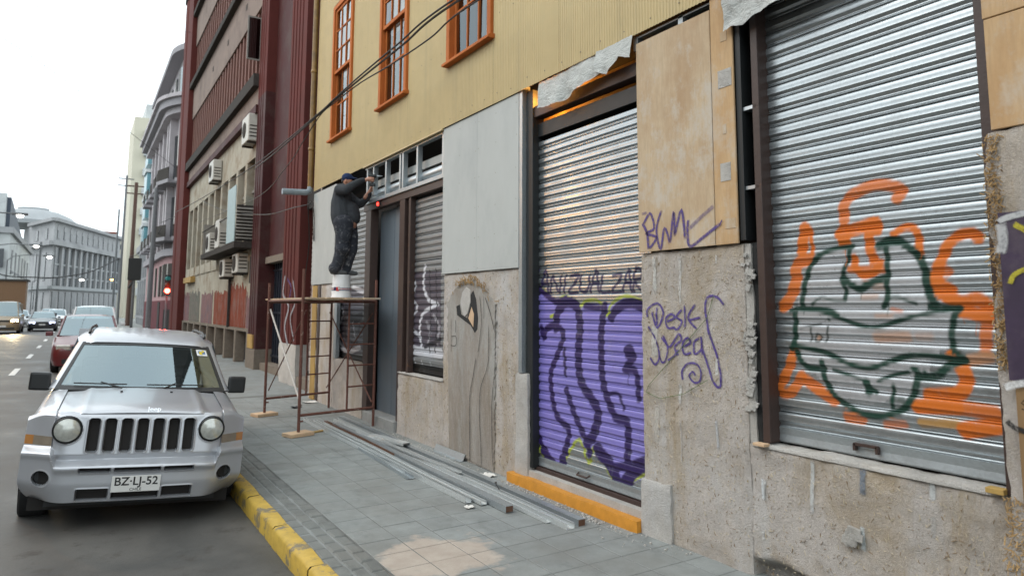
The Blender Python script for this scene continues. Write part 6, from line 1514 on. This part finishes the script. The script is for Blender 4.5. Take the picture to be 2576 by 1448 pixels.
# ---------------------------------------------------------------- the silver off-roader
JP = thing('parked_car', 'silver boxy off-road car with seven grille slots parked at the yellow kerb', 'car', (0, 0, 0)); WORLD[JP.name] = Matrix()
U = np.linspace(-0.865, 0.865, 331); Zs = np.linspace(0.262, 0.985, 147)
UU, ZZ = np.meshgrid(U, Zs); A = np.abs(UU)
WT = 0.985 - 0.075 * np.clip((A - 0.655) / 0.21, 0, 1) ** 1.5
zl = 0.578 + 0.107 * sstep(0.605, 0.655, A) - 0.02 * (A / 0.86) ** 2
cv_ = 0.025 * (A / 0.6) ** 2 + 0.17 * sstep(0.5, 0.9, A) ** 1.6
dep = cv_.copy()
dep += 0.10 * sstep(-0.022, 0.022, ZZ - zl) - 0.018 * np.exp(-((ZZ - zl + 0.035) / 0.03) ** 2)
dep += np.where(ZZ > zl, (ZZ - zl) * 0.13, 0) + 0.045 * sstep(0.935, 0.985, ZZ) + 0.03 * np.where(A > .655, sstep(-0.03, 0.0, ZZ - WT), 0) 
dep += 0.55 * np.maximum(0, 0.33 - ZZ) ** 1.5 + 0.015 * sstep(0.42, 0.30, ZZ)
dep -= 0.02 * sstep(0.68, 0.61, A) * sstep(0.58, 0.64, ZZ)          # the grille panel stands proud of the wings
def rrect(cu, cz, hu, hz, r):
    dx = np.abs(UU - cu) - (hu - r); dz = np.abs(ZZ - cz) - (hz - r)
    return np.minimum(np.maximum(dx, dz), 0) + np.hypot(np.maximum(dx, 0), np.maximum(dz, 0)) - r
holes = []
for k in range(7): holes.append(('grille_slot', rrect((k - 3) * 0.1235 + 0.002, 0.786, 0.041, 0.137, 0.022), 0.06))
for a, b in ((-0.435, -0.205), (-0.175, 0.175), (0.205, 0.435)):
    holes.append(('air_slot', rrect((a + b) / 2, 0.522, (b - a) / 2, 0.0165, 0.006), 0.05)); holes.append(('air_intake', rrect((a + b) / 2, 0.322, (b - a) / 2, 0.043, 0.008), 0.06))
for s in (-1, 1): holes.append(('fog_lamp_well', np.hypot(UU - s * 0.70, ZZ - 0.45) - 0.060, 0.07)); holes.append(('lamp_well', np.hypot(UU - s * 0.562, ZZ - 0.832) - 0.108, 0.035))
for nme, sd_, dd in holes: dep += dd * sstep(0.004, -0.004, sd_) - 0.004 * np.exp(-((sd_ - 0.008) / 0.006) ** 2)
gap = np.minimum.reduce([np.abs(A - (0.655 - 0.25 * np.maximum(0, 0.70 - ZZ))) + 10 * (ZZ < 0.60) , np.full_like(A, 9)])
dep += 0.02 * sstep(0.007, 0.002, gap)
_lo = np.clip((0.44 - ZZ) / 0.18, 0, 1) ** 2
PT = np.stack([UU * (1 - 0.085 * _lo * sstep(0.45, 0.86, A)), dep + 0.10 * _lo * sstep(0.5, 0.86, A), ZZ], -1)
nr, ncl = UU.shape
mid = lambda q: (q[:-1, :-1] + q[1:, :-1] + q[:-1, 1:] + q[1:, 1:]) / 4
um, zm_, zlm = mid(A), mid(ZZ), mid(zl)
lab = np.where(zm_ < zlm + 0.004, 0, np.where(um < 0.655 - 0.25 * np.maximum(0, 0.70 - zm_), 1, 2)); hid = np.full(lab.shape, -1)
for i, (nme, sd_, dd) in enumerate(holes): hid[mid(sd_) < -0.003] = i
lab[(um > 0.655) & (zm_ > mid(WT))] = 9; lab[(um <= 0.655) & (zm_ > 0.968)] = 9
sig = (um > 0.662) & (zm_ > 0.698) & (zm_ < 0.772)
def grid_part(name, mask, mat, parent=JP, sharp=40):
    idx = np.argwhere(mask)
    if not len(idx): return None
    f = [(i * ncl + j, i * ncl + j + 1, (i + 1) * ncl + j + 1, (i + 1) * ncl + j) for i, j in idx]
    used = sorted({v for q in f for v in q}); mp = {v: k for k, v in enumerate(used)}
    me = bpy.data.meshes.new(name); me.from_pydata([tuple(PT.reshape(-1, 3)[v]) for v in used], [], [tuple(mp[v] for v in q) for q in f]); me.update()
    me.shade_smooth(); me.set_sharp_from_angle(angle=rad(sharp)); return link(name, me, mat, parent)
bump_o = grid_part('bumper', (lab == 0) & (hid < 0), 'silver'); grl = grid_part('grille_panel', (lab == 1) & (hid < 0) & ~sig, 'silver')
for s in (-1, 1): grid_part('wing_front', (lab == 2) & (hid < 0) & ~sig & (mid(UU) * s > 0), 'silver'); grid_part('turn_signal', sig & (mid(UU) * s > 0) & (um < 0.80), 'signal_clear'); grid_part('side_marker', sig & (mid(UU) * s > 0) & (um >= 0.80), 'amber')
for i, (nme, sd_, dd) in enumerate(holes): grid_part(nme, hid == i, 'dark', grl if nme in ('grille_slot', 'lamp_well') else bump_o)
for s in (-1, 1):
    c = (s * 0.562, 0.165, 0.832)
    hl = MB().lathe([(0.100, 0.035), (0.094, 0.052), (0.07, 0.066), (0.035, 0.075), (0, 0.078)], c, 32, 0, (1, 0, 0), (0, 0, 1), (0, -1, 0)).build('headlight', 'lampglass', JP, smooth=True)
    MB().lathe([(0.099, 0.034), (0.08, 0.014), (0.05, -0.004), (0.028, -0.01), (0.0, -0.012)], c, 32, 0, (1, 0, 0), (0, 0, 1), (0, -1, 0)).build('reflector', 'lampglass', hl, smooth=True)
    MB().lathe([(0.022, -0.01), (0.024, 0.03), (0.012, 0.042), (0, 0.044)], c, 14, 0, (1, 0, 0), (0, 0, 1), (0, -1, 0)).build('bulb_shield', 'badge', hl, smooth=True)
    for kk in range(7): MB().box(c[0] - 0.085 + abs(kk - 3) * 0.012, c[0] + 0.085 - abs(kk - 3) * 0.012, c[1] - 0.052, c[1] - 0.048, c[2] - 0.066 + kk * 0.022, c[2] - 0.0645 + kk * 0.022).build('lens_rib', 'lampglass', hl)
    MB().lathe([(0.104, 0.0), (0.109, 0.05), (0.104, 0.058), (0.099, 0.05), (0.099, 0.0)], c, 32, 0, (1, 0, 0), (0, 0, 1), (0, -1, 0)).build('bezel', 'blackplastic', hl, smooth=True)
    MB().lathe([(0.045, 0), (0.05, 0.02), (0, 0.03)], (s * 0.70, 0.20, 0.45), 20, 0, (1, 0, 0), (0, 0, 1), (0, -1, 0)).build('fog_lamp', 'trim', JP, smooth=True)
for k in range(7):
    for z in (0.70, 0.745, 0.79, 0.835, 0.88): MB().box((k - 3) * 0.1235 - 0.036, (k - 3) * 0.1235 + 0.040, 0.158 + 0.13 * (z - .62), 0.166 + 0.13 * (z - .62), z - 0.004, z + 0.004).build('grille_bar', 'blackplastic', grl)
# plate with its characters
pl_ = MB().box(-0.185, 0.185, -0.022, -0.016, 0.342, 0.474).build('number_plate', 'plate', JP, bevel=0.003)
put_text('plate_number', 'BZ·LJ-52', 0.094, 'ink', pl_, (0.0, -0.0225, 0.398), (PI / 2, 0, 0), 0.0006, 0.0016)
put_text('plate_country', 'CHILE', 0.034, 'ink', pl_, (0.0, -0.0225, 0.351), (PI / 2, 0, 0), 0.0006, 0.0002)
MB().box(-0.17, 0.17, -0.018, 0.01, 0.35, 0.465).build('plate_holder', 'blackplastic', JP)
# bonnet
def hood_z(u, v):
    a = abs(u); base = float(np.interp(v, [0.10, 0.118, 0.132, 0.16, 0.22, 0.35, 0.8, 1.28], [0.966, 0.972, 0.984, 0.996, 1.008, 1.022, 1.052, 1.080]))
    return base - 0.028 * (a / .66) ** 2.2 - 0.020 * float(sstep(0.47, 0.53, a)) + 0.006 * math.exp(-((a - 0.46) / .03) ** 2)
us = np.linspace(-0.665, 0.665, 61); vs = [0.118, 0.125, 0.135, 0.15, 0.17, 0.2, 0.24, 0.3, 0.4, 0.55, 0.7, 0.85, 1.0, 1.12, 1.22]
hd_ = MB().grid([[(u, v + 0.035 * (1 - v / 1.3) + (0.03 * (abs(u) / .66) ** 2 + 0.02 * float(sstep(0.5, 0.66, abs(u)))) * (1 - v / 1.3), hood_z(u, v)) for u in us] for v in vs], flip=False).build('bonnet', 'silver', JP, smooth=True, ang=50)
put_text('badge', 'Jeep', 0.062, 'badge', hd_, (0.075, 0.165, 0.983), (rad(52), 0, 0), 0.003, 0.0012)
MB().box(-0.645, 0.645, 0.205, 0.24, 0.90, 0.965).build('grille_shadow_gap', 'blackplastic', JP)  # black box stands in for the shade under the bonnet edge
# body side, wings, underside
def side_sec(v, s):
    wx = float(np.interp(v, [0.24, 0.4, 0.8, 4.2, 4.4], [0.845, 0.868, 0.875, 0.875, 0.84])); zb = 0.30
    for vc in (0.90, 3.53):
        if abs(v - vc) < 0.41: zb = max(zb, 0.33 + math.sqrt(max(0, 0.41 ** 2 - (v - vc) ** 2)))
    top = float(np.interp(v, [0.33, 0.42, 1.25, 1.4, 4.4], [0.972, 0.99, 1.045, 1.06, 1.06])); inn = float(np.interp(v, [0.24, 1.25, 1.45, 4.4], [0.66, 0.66, 0.79, 0.79]))
    fl = 0.018 if min(abs(v - .90), abs(v - 3.53)) < 0.47 else 0
    return [(s * (wx + fl - 0.02), v, zb), (s * (wx + fl), v, zb + 0.015), (s * (wx + fl), v, zb + 0.07), (s * wx, v, max(zb + .10, 0.62)), (s * (wx - 0.005), v, max(zb + .13, 0.80)), (s * (wx - 0.03), v, max(zb + .15, top - 0.10)), (s * (wx - 0.07), v, top - 0.035), (s * (wx - 0.12), v, top - 0.01), (s * inn, v, top)]
st = [0.335, 0.36, 0.40] + list(np.linspace(0.5, 1.3, 17)) + [1.45, 2.0, 2.6, 3.0] + list(np.linspace(3.12, 3.94, 15)) + [4.1, 4.3, 4.4]
for s in (-1, 1): MB().grid([side_sec(v, s) for v in st], flip=(s < 0)).build('side_panel', 'silver', JP, smooth=True, ang=40)
MB().box(-0.66, 0.66, 0.25, 4.3, 0.19, 0.30).build('underbody', 'trim', JP); MB().box(-0.80, 0.80, 4.36, 4.40, 0.3, 1.55).build('tailgate', 'silver', JP); MB().box(-0.78, 0.78, 0.32, 0.36, 0.15, 0.5).build('light_block', 'dark', JP); MB().box(-0.62, 0.62, 0.28, 0.34, 0.26, 0.92).build('radiator', 'trim', JP)  # underbody set low and a dark box added below the bumper to block light
for s in (-1, 1): MB().box(s * 0.62, s * 0.64, 0.3, 1.35, 0.3, 0.95).build('inner_arch', 'trim', JP)
# screen, pillars, roof
def ws(a, t):      # a -1..1 across, t 0 bottom..1 top
    hw = 0.775 + (0.625 - 0.775) * t
    return (a * hw, 1.22 + 0.68 * t + 0.09 * a * a * (1 - .3 * t), 1.055 + 0.445 * t - 0.02 * a * a * t)
MB().grid([[ws(a, t) for a in np.linspace(-.965, .965, 17)] for t in np.linspace(0.02, .97, 9)]).build('windscreen', 'windscreen', JP, smooth=True)
fr_ = []
def ws_o(a, t, o): p = ws(a, t); return (p[0], p[1] - o * 0.55, p[2] + o * 0.83)
MB().grid([[ws_o(a, t, 0.004) for a in np.linspace(-1, 1, 17)] for t in (0.93, 0.985)]).build('screen_edge', 'blackplastic', JP, smooth=True)
MB().grid([[ws_o(a, t, 0.004) for a in np.linspace(-1, 1, 17)] for t in (-0.03, 0.06)]).build('screen_edge', 'blackplastic', JP, smooth=True)
for s in (-1, 1):
    MB().grid([[ws_o(s * a, t, 0.005) for a in (0.955, 1.0)] for t in np.linspace(0, 1, 8)], flip=s < 0).build('screen_edge', 'blackplastic', JP)
    P = []
    for t in np.linspace(-0.02, 1.0, 9):
        p = Vector(ws(s * 1.0, t)); P.append([tuple(p + Vector((0, -0.004, 0.006))), tuple(p + Vector((s * 0.022, 0.012, 0.008))), tuple(p + Vector((s * 0.05, 0.05, -0.004))), tuple(p + Vector((s * 0.058, 0.10, -0.02)))])
    MB().grid(P, flip=s < 0).build('pillar', 'silver', JP, smooth=True, ang=60)
rv = [1.885, 1.92, 1.98, 2.1, 2.3, 2.7, 3.2, 3.8, 4.2, 4.35]
rz = [1.500, 1.530, 1.555, 1.585, 1.607, 1.622, 1.625, 1.61, 1.575, 1.54]
P = []
for v, z in zip(rv, rz):
    hw = float(np.interp(v, [1.88, 2.3, 4.4], [0.625, 0.655, 0.64])); row = []
    for a in np.linspace(-1, 1, 33):
        e = abs(a); rib = 0.006 * max(0, math.cos((a * hw) / 0.125 * 2 * PI)) ** 6 if (e < 0.75 and v > 2.15) else 0
        row.append((a * hw * (1 + .06 * sstep(.85, 1, e)), v + 0.05 * e * e * (1 if v < 2 else 0), z - 0.018 * e * e - 0.075 * float(sstep(0.82, 1.0, e)) ** 1.4 + rib))
    P.append(row)
MB().grid(P).build('roof', 'silver', JP, smooth=True, ang=60)
for s in (-1, 1):
    MB().tube([(s * 0.585, 2.15, 1.575), (s * 0.585, 2.3, 1.612), (s * 0.585, 2.5, 1.622), (s * 0.585, 3.6, 1.625), (s * 0.585, 3.85, 1.61), (s * 0.585, 3.95, 1.58)], 0.015, 8).build('roof_rail', 'blackplastic', JP, smooth=True)
    MB().grid([[(s * 0.79, 1.55, 1.06), (s * 0.795, 2.6, 1.06), (s * 0.795, 4.3, 1.06)], [(s * 0.69, 2.06, 1.50), (s * 0.70, 2.6, 1.525), (s * 0.70, 4.3, 1.50)]], flip=s < 0).build('side_window', 'carglass', JP)
    # mirror: arm and shell
    mo = MB().obox((s * 0.915, 1.47, 1.105), (0.09, 0.012 * s, 0), (0, 0.05, 0), (0.0, 0, 0.088)).build('mirror', 'blackplastic', JP, bevel=0.022, seg=2)
    MB().obox((s * 0.82, 1.47, 1.055), (0.05, 0, 0.01), (0, 0.028, 0), (0, 0, 0.026)).build('mirror_arm', 'blackplastic', mo, bevel=0.008)
    MB().obox((s * 0.915, 1.525, 1.105), (0.08, 0, 0), (0, 0.002, 0), (0, 0, 0.07)).build('mirror_glass', 'badge', mo)
# wipers, washer jets, sticker, cabin
for u0, u1, w0 in ((-0.62, -0.16, -0.20), (0.02, 0.55, 0.42)):
    pts = [Vector(ws(u / 0.76, 0.075)) + Vector((0, -0.02, 0.02)) for u in np.linspace(u0, u1, 8)]
    wi = MB().tube(pts, 0.007, 6).build('wiper', 'blackplastic', JP, smooth=True)
    MB().tube([Vector(ws((u0 + u1) / 2 / .76, 0.09)) + Vector((0, -.025, .03)), (w0 if u0 < 0 else 0.18, 1.21, 1.075)], [0.006, 0.012], 6).build('wiper_arm', 'blackplastic', wi)
MB().grid([[ws_o(a, t, -0.006) for a in np.linspace(-1, 1, 9)] for t in (-0.06, -0.02)]).build('cowl', 'blackplastic', JP)
for u in (-0.2, 0.24): MB().obox((u, 0.98, hood_z(u, .98) + 0.006), (0.011, 0, 0), (0, 0.014, 0), (0, 0, 0.006)).build('washer_jet', 'blackplastic', JP)
M['sticker'] = plain('white_sticker', (0.66, 0.67, 0.66), 0.6); M['stk_y'] = plain('yellow_print', (0.55, 0.42, 0.02), 0.6); M['stk_b'] = plain('blue_print', (0.02, 0.12, 0.33), 0.6)
def patch_ws(name, a0, a1, t0, t1, o, mat, par): return MB().grid([[ws_o(a, t, o) for a in np.linspace(a0, a1, 4)] for t in np.linspace(t0, t1, 4)]).build(name, mat, par)
sk = patch_ws('sticker', 0.76, 0.925, 0.76, 0.90, 0.006, 'sticker', JP); patch_ws('sticker_print', 0.79, 0.90, 0.80, 0.87, 0.008, 'stk_b', sk); patch_ws('sticker_print', 0.80, 0.85, 0.785, 0.855, 0.010, 'stk_y', sk); patch_ws('sticker_print', 0.855, 0.885, 0.83, 0.885, 0.010, 'stk_y', sk)
patch_ws('paper_label', 0.24, 0.33, 0.10, 0.125, -0.02, 'sticker', JP)
MB().box(-0.72, 0.72, 1.42, 1.85, 0.85, 1.06).build('dashboard', 'trim', JP, bevel=0.04, seg=2)
for u in (-0.36, 0.36):
    se = MB().box(u - 0.24, u + 0.24, 2.35, 2.52, 0.55, 1.20).build('seat', 'seat', JP, bevel=0.05, seg=2); MB().box(u - 0.13, u + 0.13, 2.4, 2.49, 1.22, 1.41).build('headrest', 'seat', se, bevel=0.03, seg=2)
MB().box(-0.66, 0.66, 3.2, 3.36, 0.6, 1.25).build('rear_seat', 'seat', JP, bevel=0.05); MB().box(-0.75, 0.75, 1.5, 4.3, 0.45, 0.5).build('cabin_floor', 'trim', JP)
MB().grid([[(0.34 + 0.185 * math.cos(a) + 0.014 * math.cos(b_) * math.cos(a), 1.93 + 0.014 * math.sin(b_) * .9 + 0.06 * math.sin(a), 0.98 + 0.165 * math.sin(a) + 0.014 * math.cos(b_) * math.sin(a)) for b_ in np.linspace(0, 2 * PI, 7)] for a in np.linspace(0, 2 * PI, 25)]).build('steering_wheel', 'trim', JP, smooth=True)
MB().box(-0.11, 0.11, 1.86, 1.89, 1.36, 1.42).build('rear_view_mirror', 'trim', JP, bevel=0.01)
for u in (-0.77, 0.77):
    for v in (0.90, 3.53): wheel(JP, u, v, z=0.335 + (-0.035 if u < 0 else 0.045))
JP.matrix_world = Matrix.Translation((0.475, 6.80, -0.012)) @ Matrix.Rotation(rad(-3.2), 4, 'Z') @ Matrix.Rotation(rad(4.0), 4, 'Y')

# ---------------------------------------------------------------- the other traffic, built from one set of parts
def car(name, label, x, y, paint, H=1.48, L=4.3, Wd=1.72, hood=0.95, ws0=1.0, ws1=1.75, rear=3.6, lights=None, cat='car', group='cars coming up the street', yaw=0.0, z0=0.0, noseH=0.72, plate=True):
    r = thing(name, label, cat, (0, 0, 0), group); WORLD[r.name] = Matrix()
    hw = Wd / 2
    def sec(v):
        w = hw * float(np.interp(v, [0, .08, .3, L - .3, L], [.80, .92, 1, 1, .9])); top = float(np.interp(v, [0, .06, .2, ws0, rear, L - .15, L], [noseH - .12, noseH - .02, noseH, hood, hood + .02, hood, hood - .15]))
        zb = 0.24
        for vc in (0.82, L - 0.85):
            if abs(v - vc) < 0.36: zb = max(zb, 0.30 + math.sqrt(.36 ** 2 - (v - vc) ** 2))
        zb = min(zb, top - 0.12); m_ = zb + (top - zb) * .5
        return [(-w * .94, v, zb), (-w, v, zb + (top - zb) * .25), (-w, v, m_), (-w * .97, v, top - .08), (-w * .88, v, top - .015), (0, v, top + .02), (w * .88, v, top - .015), (w * .97, v, top - .08), (w, v, m_), (w, v, zb + (top - zb) * .25), (w * .94, v, zb)]
    stv = sorted(set([0, .03, .08, .16, .3, .45] + list(np.linspace(.46, 1.18, 9)) + [ws0, 1.6, 2.2] + list(np.linspace(L - 1.21, L - .49, 9)) + [L - .3, L - .1, L]))
    b = MB().grid([sec(v) for v in stv], flip=True); b.f.append(tuple(range(11))[::-1]); b.mi.append(0)
    b.build('body', paint, r, smooth=True, ang=45)
    tw_ = hw * 0.70; bw = hw * 0.86
    roof = MB().grid([[(a * tw_, v, z - .05 * abs(a) ** 3) for a in np.linspace(-1, 1, 9)] for v, z in ((ws1, H - .05), (ws1 + .2, H - .01), ((ws1 + rear) / 2, H), (rear - .3, H - .03), (rear - .1, H - .08))]).build('roof', paint, r, smooth=True)
    MB().grid([[(a * (bw * (1 - t) + tw_ * t), ws0 + (ws1 - ws0) * t + .10 * a * a * (1 - t), hood + .01 + (H - .06 - hood) * t) for a in np.linspace(-.96, .96, 9)] for t in np.linspace(0, 1, 5)]).build('windscreen', 'windscreen', r, smooth=True)
    for s in (-1, 1):
        MB().tube([(s * bw, ws0 + .08, hood), (s * tw_, ws1, H - .06)], .035, 6).build('pillar', paint, r)
        MB().grid([[(s * bw * 1.02, ws0 + .15, hood), (s * bw * 1.02, rear + .3, hood)], [(s * tw_ * 1.01, ws1 + .03, H - .07), (s * tw_ * 1.01, rear - .15, H - .1)]], flip=s < 0).build('side_window', 'carglass', r)
        hl = MB().obox((s * hw * .68, 0.07, noseH - .09), (hw * .2, .045 * s, 0), (0, .06, 0), (0, 0, .07)).build('headlight', lights or 'lampglass', r, bevel=.02)
        MB().obox((s * (hw + .09), ws0 + .25, hood + .06), (.09, 0, 0), (0, .05, 0), (0, 0, .065)).build('mirror', paint, r, bevel=.02)
        for v in (.82, L - .85): wheel(r, s * (hw - .1), v, .30, .19)
    MB().box(-hw * .45, hw * .45, -.012, .06, noseH - .16, noseH - .05).build('grille', 'blackplastic', r); MB().box(-hw * .7, hw * .7, -.02, .1, .30, .42).build('air_intake', 'blackplastic', r)
    if plate: MB().box(-.19, .19, -.03, -.02, .44, .56).build('number_plate', 'plate', r)
    MB().box(-hw * .8, hw * .8, 1.2, L - .6, .5, .6).build('cabin_floor', 'trim', r); MB().box(-hw * .8, hw * .8, ws1 + .4, ws1 + .55, .5, hood + .25).build('seat', 'trim', r); MB().box(-bw, bw, rear, rear + .1, .5, H - .15).build('tail', paint, r)
    MB().box(-hw * .9, hw * .9, .2, L - .2, .2, .26).build('underbody', 'trim', r)
    r.matrix_world = Matrix.Translation((x, y, z0 + road_z(x))) @ Matrix.Rotation(rad(yaw), 4, 'Z'); return r
car('parked_car', 'dark red hatchback parked behind the silver car', 0.30, 22.6, 'red_paint', 1.62, 4.0, 1.74, 1.02, .95, 1.9, 3.5, group='cars parked along the kerb', noseH=.82)
car('parked_car', 'white van with a tall roof parked behind the dark red car', 0.55, 30.5, 'white_paint_car', 1.90, 4.6, 1.78, 1.12, .8, 1.5, 4.1, group='cars parked along the kerb', noseH=.9)
M['xenon'] = emit('bluish_headlight', (0.62, 0.70, 1.0), 3.0); M['halogen'] = emit('yellow_headlight', (1.0, 0.74, 0.36), 30)
car('moving_car', 'dark sedan with bluish headlights coming up the street', -2.15, 60, 'dark_paint', 1.45, 4.5, 1.76, .95, 1.05, 1.85, 3.7, 'xenon')
car('moving_car', 'brown van with blazing yellow headlights at the left edge', -4.15, 56, 'cream_paint', 2.15, 4.6, 1.85, 1.15, .5, 1.1, 4.3, 'halogen', noseH=.95)
car('moving_car', 'pale grey car behind the dark sedan, on its left', -4.4, 73, 'pale_paint', 1.5, 4.2, 1.72, lights='lampglass')
car('moving_car', 'white car queued behind the dark sedan, on its right', -1.7, 78, 'white_paint_car', 1.55, 4.2, 1.74)
car('moving_car', 'pale car farthest back in the queue', -2.9, 96, 'pale_paint', 1.55, 4.2, 1.74)
# glow from the blazing headlights
for dx in (-.6, .6):
    _hd = bpy.data.lights.new('headlight_beam', 'SPOT'); _hd.energy = 500; _hd.color = (1, .75, .4); _hd.spot_size = rad(50); _hd.spot_blend = .6; _hd.shadow_soft_size = .08
    _ho = bpy.data.objects.new('headlight_beam', _hd); COL.objects.link(_ho); _ho.location = (-4.15 + dx, 55.85, .9); _ho.rotation_euler = (rad(84), 0, rad(180))

# ================================================================== the opposite side of the street (seen only in glass and steel)
M['opp_a'] = plain('ochre_render', (0.33, 0.26, 0.17), 0.85, var=0.12, scale=.6); M['opp_b'] = plain('grey_green_render', (0.24, 0.26, 0.24), 0.85, var=0.12, scale=.6); M['opp_c'] = plain('brown_render', (0.25, 0.19, 0.15), 0.85, var=.12, scale=.6)
for k, (y0, y1, h, mt, lab) in enumerate(((-16, -2, 7.5, 'opp_b', 'grey green house across the street behind the camera'), (-1.9, 11, 6.6, 'opp_c', 'brown house directly across the street from the shutters'), (11.1, 26, 7.6, 'opp_a', 'ochre house across the street facing the scaffold'), (26.1, 46, 9.0, 'opp_b', 'grey green house across the street facing the dark red building'))):
    r = thing('opposite_house', lab, 'building', (-10, (y0 + y1) / 2, 0.14), 'houses across the street')
    B('wall', mt, r, -16, -10, y0, y1, 0.1, h); B('cornice', 'stone', r, -16, -9.7, y0, y1, h, h + .35)
    n = int((y1 - y0) / 3)
    for i in range(n):
        yy = y0 + (i + .5) * (y1 - y0) / n
        B('window', 'farglass', r, -10.02, -9.96, yy - .6, yy + .6, 4.0, 6.0); B('door', 'brown' if i % 2 else 'dkledge', r, -10.02, -9.95, yy - .8, yy + .8, .14, 2.9)
